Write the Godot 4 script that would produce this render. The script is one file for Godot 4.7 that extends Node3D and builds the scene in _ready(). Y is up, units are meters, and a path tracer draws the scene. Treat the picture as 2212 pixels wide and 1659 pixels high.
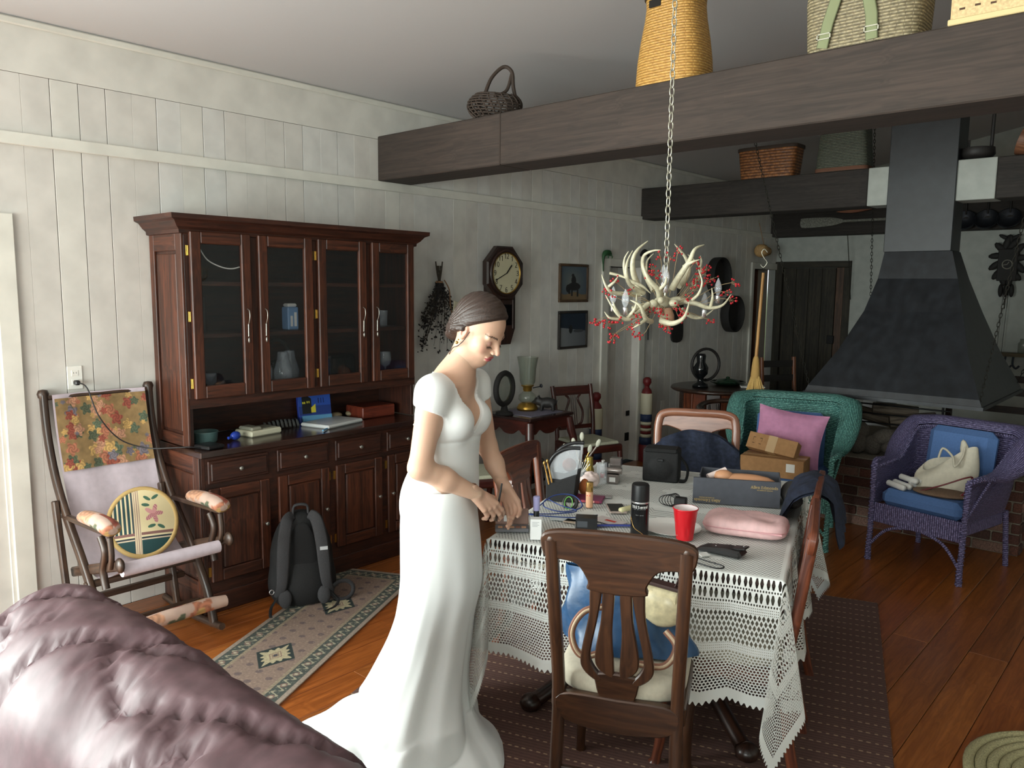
extends Node3D
# A rustic living room: a bride at a lace-covered table, a china hutch, antler chandelier, hooded fireplace.
# World: left wall is x = 0 and runs along -z; the back wall is z = -9.66; floor y = 0. Units are metres.

func _ready() -> void:
	var cam := Camera3D.new()
	cam.name = "camera"
	cam.fov = 52.32
	cam.near = 0.05
	cam.far = 60.0
	add_child(cam)
	var fw := Vector3(-0.66345, -0.12215, -0.73818)
	var rt := Vector3(0.74294, 0.00944, -0.66929)
	cam.transform = Transform3D(Basis(rt, rt.cross(fw), -fw).orthonormalized(), Vector3(4.208, 1.70, 0))
	cam.current = true

	var env := Environment.new()
	var sky := Sky.new()
	var sm := ProceduralSkyMaterial.new()          # bright overcast outside the windows
	sm.sky_top_color = Color(0.80, 0.88, 0.95)
	sm.sky_horizon_color = Color(0.92, 0.96, 0.98)
	sm.ground_bottom_color = Color(0.25, 0.30, 0.20)
	sm.ground_horizon_color = Color(0.55, 0.62, 0.50)
	sm.sun_angle_max = 0.0
	sm.energy_multiplier = 1.6
	sky.sky_material = sm
	env.background_mode = Environment.BG_SKY
	env.sky = sky
	env.tonemap_mode = Environment.TONE_MAPPER_LINEAR
	env.tonemap_exposure = 1.0
	env.sdfgi_enabled = true
	env.ssao_enabled = true
	env.ssil_enabled = true
	var we := WorldEnvironment.new()
	we.name = "surroundings"
	we.environment = env
	add_child(we)

	# daylight coming in through the panes of each window (x0, x1, y0, y1 in the wall behind the camera)
	for w in WINDOWS:
		var al := AreaLight3D.new()
		al.name = "window_daylight"
		al.area_size = Vector2(w[1] - w[0] - 0.1, w[3] - w[2] - 0.1)
		al.light_color = Color(0.96, 1.0, 0.985)
		al.light_energy = w[4]
		al.area_range = 20.0
		al.area_attenuation = 2.0
		al.shadow_enabled = true
		add_child(al, true)
		al.position = Vector3((w[0] + w[1]) / 2, (w[2] + w[3]) / 2, FRONT - 0.02)

	var sl := AreaLight3D.new()
	sl.name = "left_window_daylight"
	sl.area_size = Vector2(LEFT_WINDOW[0] - LEFT_WINDOW[1] - 0.1, LEFT_WINDOW[3] - LEFT_WINDOW[2] - 0.1)
	sl.light_color = Color(0.96, 1.0, 0.985)
	sl.light_energy = LEFT_WINDOW[4]
	sl.area_range = 20.0
	sl.area_attenuation = 2.0
	sl.shadow_enabled = true
	add_child(sl, true)
	sl.position = Vector3(-0.03, (LEFT_WINDOW[2] + LEFT_WINDOW[3]) / 2, (LEFT_WINDOW[0] + LEFT_WINDOW[1]) / 2)
	sl.rotation_degrees.y = -90

	build_room()
	build_things()

const FRONT := 2.6
const WINDOWS := [[0.35, 1.75, 0.55, 2.25, 9.0], [1.95, 3.35, 0.55, 2.25, 11.0], [3.75, 5.15, 0.9, 2.2, 5.5]]
const LEFT_WINDOW := [2.3, 0.3, 0.25, 2.25, 43.0]

# ---------------------------------------------------------------- the room
func build_room() -> void:
	var rng := RandomNumberGenerator.new()
	rng.seed = 11
	var white := blotch("white_paint", C8(221, 219, 214), C8(213, 211, 206), 0.62, 0.012, 5, 0.04, 1.3)
	var white_b := blotch("white_paint_warm", C8(223, 220, 212), C8(215, 212, 204), 0.6, 0.015, 9, 0.04, 1.1)
	var white_c := blotch("white_paint_cool", C8(218, 214, 207), C8(210, 206, 200), 0.64, 0.014, 15, 0.04, 1.2)
	var trim_paint := blotch("trim_paint", C8(228, 226, 216), C8(220, 217, 208), 0.5, 0.01, 21, 0.02, 1.0)
	var gap := mt("gap_shadow_board", C8(58, 50, 44), 0.9)
	var ceil_m := mt("ceiling_paint", C8(200, 198, 198), 0.85)
	var grey := blotch("panel_paint", C8(176, 180, 174), C8(168, 173, 167), 0.8, 0.02, 33, 0.04, 0.9)

	# left wall: backing with openings, then planks, frieze board and rail
	var openings := [[LEFT_WINDOW[0], LEFT_WINDOW[1], LEFT_WINDOW[3]], [-0.25, -1.10, 1.96], [-5.985, -6.52, 1.905], [-9.0, -9.66, 1.955]]
	var wl := mb()
	var zs := [FRONT, LEFT_WINDOW[0], LEFT_WINDOW[1], -0.25, -1.10, -5.985, -6.52, -9.0, -9.66]
	for k in 8:
		var lo := 0.0
		for o in openings:
			if absf(o[0] - zs[k]) < 0.01:
				lo = o[2]
		wl.bx(Vector3(-0.16, lo, zs[k + 1]), Vector3(-0.022, 2.95, zs[k]))
	var wall := struct("wall_left", wl, gap)
	var kinds := [white, white_b, white_c]
	var z := -1.261 + 0.1257 * 30
	while z > -9.66:
		var z1 := maxf(z - 0.1257, -9.66)
		var g := 0.0006 + (0.0028 if rng.randf() < 0.4 else 0.0)
		var lo := 0.0
		for o in openings:
			if z - 0.03 < o[0] and z1 + 0.03 > o[1]:
				lo = o[2]
		struct("plank", mb().bx(Vector3(-0.022, lo, z1 + g), Vector3(-0.0015 * rng.randf(), 2.660, z), 0.001), kinds[rng.randi() % 3], wall)
		z = z1
	# tall window in the left wall, nearer than the doorway and out of frame
	wl = mb().bx(Vector3(-0.16, 0, LEFT_WINDOW[1]), Vector3(-0.002, LEFT_WINDOW[2], LEFT_WINDOW[0]))
	struct("sill_panel", wl, white_b, wall)
	var lw := mb()
	for q in [[LEFT_WINDOW[1], LEFT_WINDOW[1] + 0.05], [LEFT_WINDOW[0] - 0.05, LEFT_WINDOW[0]], [(LEFT_WINDOW[0] + LEFT_WINDOW[1]) / 2 - 0.02, (LEFT_WINDOW[0] + LEFT_WINDOW[1]) / 2 + 0.02]]:
		lw.bx(Vector3(-0.10, LEFT_WINDOW[2], q[0]), Vector3(-0.04, LEFT_WINDOW[3], q[1]))
	lw.bx(Vector3(-0.10, LEFT_WINDOW[2], LEFT_WINDOW[1]), Vector3(-0.04, LEFT_WINDOW[2] + 0.05, LEFT_WINDOW[0])).bx(Vector3(-0.10, LEFT_WINDOW[3] - 0.05, LEFT_WINDOW[1]), Vector3(-0.04, LEFT_WINDOW[3], LEFT_WINDOW[0]))
	var w4 := struct("window_4", lw, trim_paint)
	var pane_m := mt("window_glass", Color(0.9, 0.95, 0.95, 0.06), 0.02)
	pane_m.transparency = BaseMaterial3D.TRANSPARENCY_ALPHA
	struct("pane", mb().bx(Vector3(-0.075, LEFT_WINDOW[2], LEFT_WINDOW[1]), Vector3(-0.07, LEFT_WINDOW[3], LEFT_WINDOW[0])), pane_m, w4)
	struct("frieze_board", mb().bx(Vector3(-0.022, 2.662, -9.66), Vector3(0.001, 2.93, FRONT)), white_b, wall)
	struct("rail", mb().bx(Vector3(-0.002, 2.335, -9.66), Vector3(0.018, 2.392, FRONT), 0.003), trim_paint, wall)
	struct("cornice_moulding", mb().bx(Vector3(0.0, 2.872, -9.66), Vector3(0.016, 2.905, FRONT), 0.006), trim_paint, wall)

	# ceiling slopes up away from the left wall
	var cm := mb()
	var sl := atan(0.19)
	cm.box(Vector3(3.2, 2.90 + 0.19 * 3.2 + 0.06, -3.5), Vector3(7.4, 0.1, 13.0), 0.0, rot(Vector3(0, 0, 1), rad_to_deg(sl)))
	struct("ceiling", cm, ceil_m)

	# floor boards
	var oak := []
	for k in 4:
		oak.append(wood("floor_wood_%d" % k, [C8(118, 64, 26), C8(128, 70, 28), C8(110, 60, 26), C8(120, 62, 24)][k], [C8(166, 98, 46), C8(176, 106, 50), C8(158, 92, 44), C8(166, 94, 42)][k], 0.34, 40 + k, 0.7, 0.25))
	var fl := struct("floor", mb().bx(Vector3(-0.16, -0.15, -9.8), Vector3(6.7, -0.024, FRONT + 0.1)), mt("subfloor", C8(28, 18, 12), 0.9))
	var x := 0.0
	var bi := 0
	while x < 6.6:
		var wd := 0.165
		var z0 := FRONT
		while z0 > -9.66:
			var ln := 3.0 + rng.randf() * 2.4
			var z2 := maxf(z0 - ln, -9.66)
			if z2 < -8.6:
				z2 = -9.66
			struct("floorboard", mb().bx(Vector3(x + 0.0012, -0.024, z2 + 0.001), Vector3(minf(x + wd - 0.0012, 6.6), -0.0006 * rng.randf(), z0 - 0.001), 0.0018), oak[rng.randi() % 4], fl)
			z0 = z2
		x += wd
		bi += 1

	# back wall with a broad plank door, jamb and lintel
	var wb := mb()
	wb.bx(Vector3(0.93, 0, -9.8), Vector3(6.7, 4.4, -9.66)).bx(Vector3(-0.16, 2.055, -9.8), Vector3(0.93, 4.4, -9.66))
	wb.bx(Vector3(-0.16, -0.01, -9.84), Vector3(0.95, 2.1, -9.80))
	struct("wall_back", wb, grey)
	var dk := wood("dark_plank", C8(30, 27, 20), C8(58, 52, 40), 0.7, 51, 1.0)
	var jb := struct("door_3", mb().bx(Vector3(0.0, 0, -9.70), Vector3(0.093, 2.055, -9.635), 0.004).bx(Vector3(0.093, 1.98, -9.70), Vector3(0.93, 2.055, -9.635), 0.004).bx(Vector3(0.85, 0, -9.70), Vector3(0.93, 1.98, -9.635), 0.004), dk)
	for k in 4:
		struct("door_board", mb().bx(Vector3(0.095 + 0.162 * k, 0.01, -9.72), Vector3(0.095 + 0.162 * (k + 1) - 0.003, 1.975, -9.68), 0.003), dk, jb)
	struct("door_stile", mb().bx(Vector3(0.745, 0, -9.72), Vector3(0.848, 1.98, -9.69), 0.003), wood("jamb_wood", C8(58, 40, 30), C8(96, 70, 52), 0.6, 52), jb)
	struct("door_latch", mb().bx(Vector3(0.68, 1.06, -9.68), Vector3(0.76, 1.16, -9.655), 0.004), mt("iron", C8(24, 24, 25), 0.5, 0.6), jb)

	# the other walls, out of frame: right wall, and the window wall behind the camera
	struct("wall_right", mb().bx(Vector3(6.6, 0, -9.8), Vector3(6.75, 4.5, FRONT + 0.1)), grey)
	var wf := mb()
	var xs := [-0.16]
	for w in WINDOWS:
		xs.append(w[0]); xs.append(w[1])
	xs.append(6.7)
	for k in range(0, xs.size(), 2):
		wf.bx(Vector3(xs[k], 0, FRONT), Vector3(xs[k + 1], 4.4, FRONT + 0.12))
	for w in WINDOWS:
		wf.bx(Vector3(w[0], 0, FRONT), Vector3(w[1], w[2], FRONT + 0.12)).bx(Vector3(w[0], w[3], FRONT), Vector3(w[1], 4.4, FRONT + 0.12))
	struct("wall_front", wf, white)
	var glass := mt("window_glass", Color(0.9, 0.95, 0.95, 0.06), 0.02)
	glass.transparency = BaseMaterial3D.TRANSPARENCY_ALPHA
	for k in WINDOWS.size():
		var w: Array = WINDOWS[k]
		var fr := mb()
		var t := 0.05
		fr.bx(Vector3(w[0], w[2], FRONT), Vector3(w[0] + t, w[3], FRONT + 0.08)).bx(Vector3(w[1] - t, w[2], FRONT), Vector3(w[1], w[3], FRONT + 0.08))
		fr.bx(Vector3(w[0], w[2], FRONT), Vector3(w[1], w[2] + t, FRONT + 0.08)).bx(Vector3(w[0], w[3] - t, FRONT), Vector3(w[1], w[3], FRONT + 0.08))
		fr.bx(Vector3((w[0] + w[1]) / 2 - 0.02, w[2], FRONT + 0.03), Vector3((w[0] + w[1]) / 2 + 0.02, w[3], FRONT + 0.07))
		var wi := struct("window_%d" % (k + 1), fr, trim_paint)
		struct("pane", mb().bx(Vector3(w[0] + t, w[2] + t, FRONT + 0.045), Vector3(w[1] - t, w[3] - t, FRONT + 0.05)), glass, wi)

	# door 1: the doorway at the far left with its white casing, a dim passage behind
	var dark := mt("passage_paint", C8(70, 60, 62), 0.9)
	var pass1 := mb()
	pass1.bx(Vector3(-1.7, 0, -1.35), Vector3(-1.65, 2.4, 0.0)).bx(Vector3(-1.7, 0, -1.40), Vector3(-0.16, 2.4, -1.35)).bx(Vector3(-1.7, 0, -0.05), Vector3(-0.16, 2.4, 0.0)).bx(Vector3(-1.7, 2.4, -1.4), Vector3(-0.16, 2.45, 0.0)).bx(Vector3(-1.7, -0.06, -1.4), Vector3(-0.16, 0.0, 0.0))
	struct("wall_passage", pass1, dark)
	var d1 := struct("door_1", mb().bx(Vector3(0.0, 0, -1.192), Vector3(0.022, 2.02, -1.105), 0.004).bx(Vector3(0.0, 1.95, -1.105), Vector3(0.022, 2.02, -0.2), 0.004), trim_paint)
	struct("jamb", mb().bx(Vector3(-0.075, 0, -1.115), Vector3(0.006, 1.95, -1.088), 0.003), white_b, d1)

	# door 2: white boarded door set back in its casing
	var d2 := struct("door_2", mb().bx(Vector3(0, 0, -5.985), Vector3(0.022, 1.975, -5.885), 0.003).bx(Vector3(0, 0, -6.615), Vector3(0.022, 1.975, -6.518), 0.003).bx(Vector3(0, 1.905, -6.518), Vector3(0.022, 1.975, -5.985), 0.003), trim_paint)
	struct("jamb", mb().bx(Vector3(-0.16, 0, -6.532), Vector3(0.004, 1.905, -6.518)).bx(Vector3(-0.16, 0, -5.985), Vector3(0.004, 1.905, -5.971)), white_c, d2)
	for k in 4:
		struct("door_board", mb().bx(Vector3(-0.10, 0.012, -6.515 + 0.133 * k), Vector3(-0.07, 1.9, -6.515 + 0.133 * k + 0.129), 0.002), [white_c, white, white_c, white_b][k], d2)
	struct("hinge", mb().bx(Vector3(-0.07, 0.2, -6.5), Vector3(-0.06, 0.28, -6.44)).bx(Vector3(-0.07, 0.45, -6.5), Vector3(-0.06, 0.5, -6.45)), mt("iron"), d2)
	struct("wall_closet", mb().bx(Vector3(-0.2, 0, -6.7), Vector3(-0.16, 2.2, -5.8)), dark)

	# door 4: opening next to the corner, a pink room and the edge of its open door beyond
	var d4 := struct("door_4", mb().bx(Vector3(0, 0, -9.0), Vector3(0.022, 2.03, -8.94), 0.003).bx(Vector3(0, 1.955, -9.66), Vector3(0.022, 2.03, -9.0), 0.003), trim_paint)
	struct("door_edge", mb().bx(Vector3(-0.16, 0, -9.36), Vector3(-0.1, 1.95, -9.30)), wood("brown_edge", C8(84, 46, 24), C8(128, 76, 40), 0.5, 55), d4)
	struct("door_leaf", mb().bx(Vector3(-0.16, 0, -9.66), Vector3(-0.12, 1.95, -9.36)), mt("cream_paint", C8(196, 184, 170), 0.6), d4)
	struct("wall_pink_room", mb().bx(Vector3(-0.7, 0, -9.7), Vector3(-0.66, 2.2, -8.6)).bx(Vector3(-0.7, -0.05, -9.7), Vector3(-0.16, 0, -8.6)).bx(Vector3(-0.7, 2.2, -9.7), Vector3(-0.16, 2.25, -8.6)).bx(Vector3(-0.7, 0, -8.62), Vector3(-0.16, 2.2, -8.58)).bx(Vector3(-0.7, 0, -9.78), Vector3(-0.16, 2.25, -9.70)), mt("pink_paint", C8(214, 178, 168), 0.8))

	# roof beams
	var bm := wood("beam_wood", C8(46, 38, 33), C8(66, 54, 47), 0.8, 61, 0.8)
	bm.uv1_scale = Vector3(4.0, 0.8, 1)
	var bd := wood("beam_wood_dark", C8(34, 30, 27), C8(52, 46, 42), 0.8, 62, 1.0)
	var beam := struct("trim_1", mb().bx(Vector3(0.0, 2.392, -3.61), Vector3(1.1, 2.678, -3.335), 0.006).bx(Vector3(1.102, 2.392, -3.61), Vector3(6.6, 2.678, -3.335), 0.006), bm)
	beam.name = "trim_1"
	struct("trim_2", mb().bx(Vector3(0.0, 2.362, -6.74), Vector3(2.08, 2.652, -6.51), 0.006).bx(Vector3(2.955, 2.362, -6.74), Vector3(6.6, 2.652, -6.51), 0.006), bd)
	struct("trim_3", mb().bx(Vector3(2.082, 2.362, -6.735), Vector3(2.27, 2.652, -6.505), 0.004).bx(Vector3(2.66, 2.362, -6.735), Vector3(2.953, 2.652, -6.505), 0.004), grey)
	struct("trim_4", mb().bx(Vector3(-0.02, 2.352, -9.66), Vector3(6.6, 2.64, -9.45), 0.006), bd)

# ---------------------------------------------------------------- hutch
func hutch() -> void:
	var w1 := wood("hutch_wood", C8(50, 25, 15), C8(92, 48, 29), 0.5, 71, 1.0, 0.08)
	var w2 := wood("hutch_wood_dark", C8(40, 20, 13), C8(74, 38, 24), 0.5, 72, 0.9, 0.08)
	var brass := mt("brass", C8(190, 150, 70), 0.3, 0.9)
	var t := thing("china_hutch", "tall dark-stained wooden china hutch with four glass doors above drawers, against the white plank wall", "hutch")
	var z0 := -1.83
	var z1 := -3.33
	# carcass of upper case: sides, back, top, bottom, middle posts
	var up := mb()
	up.bx(Vector3(0.005, 0.87, z0 - 0.022), Vector3(0.35, 1.97, z0), 0.002).bx(Vector3(0.005, 0.87, z1), Vector3(0.35, 1.97, z1 + 0.022), 0.002)
	up.bx(Vector3(0.005, 0.87, z1 + 0.022), Vector3(0.02, 1.97, z0 - 0.022))
	up.bx(Vector3(0.02, 1.955, z1 + 0.022), Vector3(0.35, 1.975, z0 - 0.022)).bx(Vector3(0.02, 1.09, z1 + 0.022), Vector3(0.35, 1.112, z0 - 0.022))
	part(t, "upper_case", up, w2)
	var ff := mb()
	for zz in [[z0 - 0.03, z0], [-2.232, -2.176], [-2.605, -2.556], [-2.985, -2.93], [z1, z1 + 0.03]]:
		ff.bx(Vector3(0.342, 1.07, zz[0]), Vector3(0.362, 1.985, zz[1]), 0.001)
	ff.bx(Vector3(0.342, 1.945, z1), Vector3(0.363, 2.0, z0)).bx(Vector3(0.342, 1.07, z1), Vector3(0.363, 1.125, z0))
	part(t, "face_frame", ff, w2)
	# framed side panel seen from the front left
	var sp := mb()
	sp.bx(Vector3(0.005, 0.87, z0), Vector3(0.055, 1.97, z0 + 0.014), 0.003).bx(Vector3(0.30, 0.87, z0), Vector3(0.362, 1.97, z0 + 0.014), 0.003)
	sp.bx(Vector3(0.055, 1.87, z0), Vector3(0.30, 1.97, z0 + 0.014), 0.003).bx(Vector3(0.055, 0.87, z0), Vector3(0.30, 0.93, z0 + 0.014), 0.003)
	sp.bx(Vector3(0.07, 0.945, z0), Vector3(0.285, 1.855, z0 + 0.008), 0.006)
	part(t, "side_panel", sp, w1)
	# crown moulding: profile run round front and both ends
	var cr := mb()
	var pr := [[0.0, 1.952], [0.012, 1.955], [0.014, 1.972], [0.03, 1.985], [0.05, 2.012], [0.072, 2.022], [0.074, 2.045], [0.0, 2.045]]
	var P := PackedVector3Array()
	for p in pr:
		var o: float = p[0]
		for q in [Vector3(0.003, 0, z0 + 0.014 + o), Vector3(0.362 + o, 0, z0 + 0.014 + o), Vector3(0.362 + o, 0, z1 - o), Vector3(0.003, 0, z1 - o)]:
			P.append(Vector3(q.x, p[1], q.z))
	for s in 3:
		for i in pr.size() - 1:
			var a := P[i * 4 + s]
			var b := P[i * 4 + s + 1]
			var c := P[(i + 1) * 4 + s + 1]
			var d := P[(i + 1) * 4 + s]
			var nn := (b - a).cross(c - a).normalized()
			if nn.dot(Vector3(1, 0.2, 0) if s == 1 else Vector3(0, 0.2, 1 if s == 0 else -1)) < 0:
				nn = -nn
			var l := a.distance_to(b)
			cr.poly4(a, b, c, d, nn, Vector2(0.1 * i, 0), Vector2(0.1 * i, l), Vector2(0.1 * i + 0.03, l), Vector2(0.1 * i + 0.03, 0))
	cr.bx(Vector3(0.003, 2.036, z1 - 0.07), Vector3(0.43, 2.045, z0 + 0.08))
	part(t, "crown_moulding", cr, w2)
	for y in [1.695, 1.425]:
		part(t, "shelf", mb().bx(Vector3(0.02, y, z1 + 0.022), Vector3(0.325, y + 0.022, z0 - 0.022), 0.002), w1)
	# glass doors
	var glass := mt("cabinet_glass", Color(0.10, 0.11, 0.13, 0.12), 0.02)
	glass.transparency = BaseMaterial3D.TRANSPARENCY_ALPHA
	var dz := [[-1.853, -2.182], [-2.226, -2.563], [-2.599, -2.938], [-2.98, -3.312]]
	for k in 4:
		var a: float = dz[k][0]
		var b: float = dz[k][1]
		var fx := 0.363
		var f := mb()
		var s := 0.055
		f.bx(Vector3(fx, 1.118, a - s), Vector3(fx + 0.024, 1.966, a), 0.005).bx(Vector3(fx, 1.118, b), Vector3(fx + 0.024, 1.966, b + s), 0.005)
		f.bx(Vector3(fx, 1.905, b + s), Vector3(fx + 0.0235, 1.966, a - s), 0.005).bx(Vector3(fx, 1.118, b + s), Vector3(fx + 0.0235, 1.185, a - s), 0.005)
		var d := part(t, "glass_door", f, w1)
		part(d, "pane", mb().bx(Vector3(fx + 0.006, 1.18, b + s - 0.006), Vector3(fx + 0.009, 1.91, a - s + 0.006)), glass)
		var hz := b + 0.03 if k % 2 == 0 else a - 0.03
		var h := mb()
		h.tube(spline([Vector3(fx + 0.024, 1.575, hz), Vector3(fx + 0.042, 1.565, hz), Vector3(fx + 0.046, 1.535, hz), Vector3(fx + 0.036, 1.505, hz), Vector3(fx + 0.024, 1.49, hz)], 4), 0.0028, 6)
		h.rod(Vector3(fx + 0.03, 1.495, hz), Vector3(fx + 0.028, 1.43, hz), 0.004)
		h.ell(Vector3(fx + 0.03, 1.41, hz), Vector3(0.006, 0.016, 0.006), 6, 8)
		part(d, "pull", h, mt("pewter", C8(170, 168, 160), 0.35, 0.9))
		var gz := a + 0.004 if k % 2 == 0 else b - 0.004
		for y in [1.87, 1.54, 1.2]:
			var hh := mb().bx(Vector3(fx - 0.001, y - 0.026, gz - 0.009), Vector3(fx + 0.004, y + 0.026, gz + 0.009), 0.001)
			hh.rod(Vector3(fx + 0.004, y - 0.024, gz), Vector3(fx + 0.004, y + 0.024, gz), 0.004, -1, 6)
			part(d, "hinge", hh, brass)
	# base: counter, case, plinth
	part(t, "counter", mb().bx(Vector3(0.004, 0.832, z1 - 0.015), Vector3(0.495, 0.866, z0 + 0.02), 0.005), wood("counter_wood", C8(34, 19, 14), C8(58, 33, 24), 0.22, 73, 0.8, 0.6))
	var bc := mb()
	bc.bx(Vector3(0.005, 0.06, z0 - 0.02), Vector3(0.452, 0.832, z0), 0.002).bx(Vector3(0.005, 0.06, z1), Vector3(0.452, 0.832, z1 + 0.02), 0.002)
	bc.bx(Vector3(0.43, 0.10, z1 + 0.02), Vector3(0.452, 0.832, z0 - 0.02)).bx(Vector3(0.005, 0.1, z1 + 0.02), Vector3(0.02, 0.832, z0 - 0.02))
	part(t, "base_case", bc, w2)
	var bs := mb()
	bs.bx(Vector3(0.005, 0.09, z0), Vector3(0.06, 0.832, z0 + 0.012), 0.003).bx(Vector3(0.395, 0.09, z0), Vector3(0.452, 0.832, z0 + 0.012), 0.003).bx(Vector3(0.06, 0.75, z0), Vector3(0.395, 0.832, z0 + 0.012), 0.003).bx(Vector3(0.06, 0.09, z0), Vector3(0.395, 0.17, z0 + 0.012), 0.003)
	bs.bx(Vector3(0.075, 0.185, z0), Vector3(0.38, 0.735, z0 + 0.008), 0.006)
	part(t, "base_side_panel", bs, w1)
	part(t, "plinth", mb().bx(Vector3(0.005, 0.0, z1 - 0.01), Vector3(0.462, 0.105, z0 + 0.015), 0.004), w2)
	var bz := [[-1.862, -2.205], [-2.258, -2.59], [-2.637, -2.975], [-3.018, -3.318]]
	for k in 4:
		var a: float = bz[k][0]
		var b: float = bz[k][1]
		var fx := 0.452
		var dr := mb().bx(Vector3(fx, 0.688, b), Vector3(fx + 0.012, 0.81, a), 0.004).bx(Vector3(fx + 0.01, 0.702, b + 0.014), Vector3(fx + 0.020, 0.796, a - 0.014), 0.007)
		var dd := part(t, "drawer", dr, w2)
		part(dd, "knob", mb().at(Vector3(fx + 0.02, 0.75, (a + b) / 2), rot(Vector3(0, 0, 1), -90)).lathe([[0.006, 0], [0.005, 0.01], [0.012, 0.014], [0.011, 0.02], [0, 0.023]], 12), mt("pewter"))
		var f := mb()
		var s := 0.058
		f.bx(Vector3(fx, 0.168, a - s), Vector3(fx + 0.02, 0.662, a), 0.005).bx(Vector3(fx, 0.168, b), Vector3(fx + 0.02, 0.662, b + s), 0.005)
		f.bx(Vector3(fx, 0.602, b + s), Vector3(fx + 0.0195, 0.662, a - s), 0.005).bx(Vector3(fx, 0.168, b + s), Vector3(fx + 0.0195, 0.23, a - s), 0.005)
		var d := part(t, "cupboard_door", f, w1)
		part(d, "raised_panel", mb().bx(Vector3(fx, 0.225, b + s - 0.004), Vector3(fx + 0.006, 0.607, a - s + 0.004)).box(Vector3(fx + 0.008, 0.416, (a + b) / 2), Vector3(0.02, 0.372, a - b - 2 * s - 0.016), 0.0085), w1)
		var hz := a + 0.006 if k != 1 else b - 0.006
		part(d, "hinge", mb().bx(Vector3(fx, 0.58, hz - 0.006), Vector3(fx + 0.006, 0.63, hz + 0.006)), brass)
		part(d, "hinge", mb().bx(Vector3(fx, 0.2, hz - 0.006), Vector3(fx + 0.006, 0.25, hz + 0.006)), brass)
		part(d, "door_knob", mb().at(Vector3(fx + 0.02, 0.42, b + 0.03 if k != 3 else a - 0.03), rot(Vector3(0, 0, 1), -90)).lathe([[0.006, 0], [0.005, 0.01], [0.011, 0.014], [0.01, 0.02], [0, 0.022]], 10), mt("pewter"))

# ---------------------------------------------------------------- table, cloth, chairs
const TP := Vector3(2.516, 0.0085, -2.895)   # centre of the table on the floor
const TA := 19.0                        # its turn

func tw(x: float, y: float, z: float) -> Vector3:
	return TP + rot(Vector3.UP, TA) * Vector3(x, y, z)

func lace() -> StandardMaterial3D:
	# one quarter of the cloth, mirrored both ways: (0,0) is the middle of the table
	var w := 1200
	var h := 1440
	var sx := 0.98 / w
	var sz := 1.16 / h
	var d := PackedByteArray()
	d.resize(w * h * 4)
	d.fill(255)
	for y in h:
		var t := y * sz
		var ez := t - 0.70
		for x in w:
			var s := x * sx
			var ex := s - 0.52
			var m := maxf(ex, ez)
			var a := t if ex > ez else s
			var hole := false
			if m < -0.012:
				# flower roundels in a small mesh
				var cx := fmod(s + 0.13, 0.26) - 0.13
				var cz := fmod(t + 0.13, 0.26) - 0.13
				var rr := sqrt(cx * cx + cz * cz)
				var an := atan2(cz, cx)
				var pet := 0.052 + 0.026 * absf(cos(an * 3.0))
				if rr > pet or (rr < 0.012) or m > -0.10:
					var u := fposmod(s + t * 0.5, 0.0125) / 0.0125 - 0.5
					var vv := fposmod(t, 0.0105) / 0.0105 - 0.5
					hole = u * u / 0.085 + vv * vv / 0.05 < 1.0
			elif m < 0.008:
				pass
			elif m < 0.108:
				var row := fposmod(m - 0.008, 0.05) / 0.05
				var k := fposmod(a, 0.036) / 0.036 - 0.5
				if row < 0.72:
					var vv := (row - 0.36) / 0.34
					var q := absf(absf(k) - 0.22) / 0.17
					hole = q * q + vv * vv < 1.0 and absf(q) + absf(vv) * 0.6 < 1.0
				else:
					var u := fposmod(a, 0.009) / 0.009 - 0.5
					var vv := (row - 0.86) / 0.08
					hole = u * u / 0.08 + vv * vv < 1.0
			elif m < 0.135:
				var u := fposmod(a, 0.006) / 0.006 - 0.5
				var vv := fposmod(m, 0.009) / 0.009 - 0.5
				hole = u * u / 0.04 + vv * vv / 0.05 < 1.0
			elif m < 0.245:
				var r := int((m - 0.135) / 0.0183)
				var vv := fposmod(m - 0.135, 0.0183) / 0.0183 - 0.5
				var u := fposmod(a + (0.007 if r % 2 else 0.0), 0.014) / 0.014 - 0.5
				hole = absf(u) / 0.40 + absf(vv) / 0.62 < 1.0
			elif m < 0.275:
				var u := fposmod(a, 0.006) / 0.006 - 0.5
				var vv := fposmod(m, 0.009) / 0.009 - 0.5
				hole = u * u / 0.03 + vv * vv / 0.04 < 1.0
			elif m < 0.412:
				var r := int((m - 0.275) / 0.0098)
				var vv := fposmod(m - 0.275, 0.0098) / 0.0098 - 0.5
				var u := fposmod(a + (0.0056 if r % 2 else 0.0), 0.0112) / 0.0112 - 0.5
				hole = u * u / 0.125 + vv * vv / 0.14 < 1.0
			elif m > 0.438:
				var u := fposmod(a, 0.02) / 0.02 - 0.5
				hole = m > 0.452 + 0.006 * cos(u * TAU)
			if hole:
				d[(y * w + x) * 4 + 3] = 0
	var im := Image.create_from_data(w, h, false, Image.FORMAT_RGBA8, d)
	var m := mt("lace", C8(236, 238, 234), 0.8)
	m.albedo_texture = ImageTexture.create_from_image(im)
	m.transparency = BaseMaterial3D.TRANSPARENCY_ALPHA_SCISSOR
	m.alpha_scissor_threshold = 0.5
	m.cull_mode = BaseMaterial3D.CULL_DISABLED
	m.backlight_enabled = true
	m.backlight = Color(0.5, 0.5, 0.5)
	return m

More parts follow.
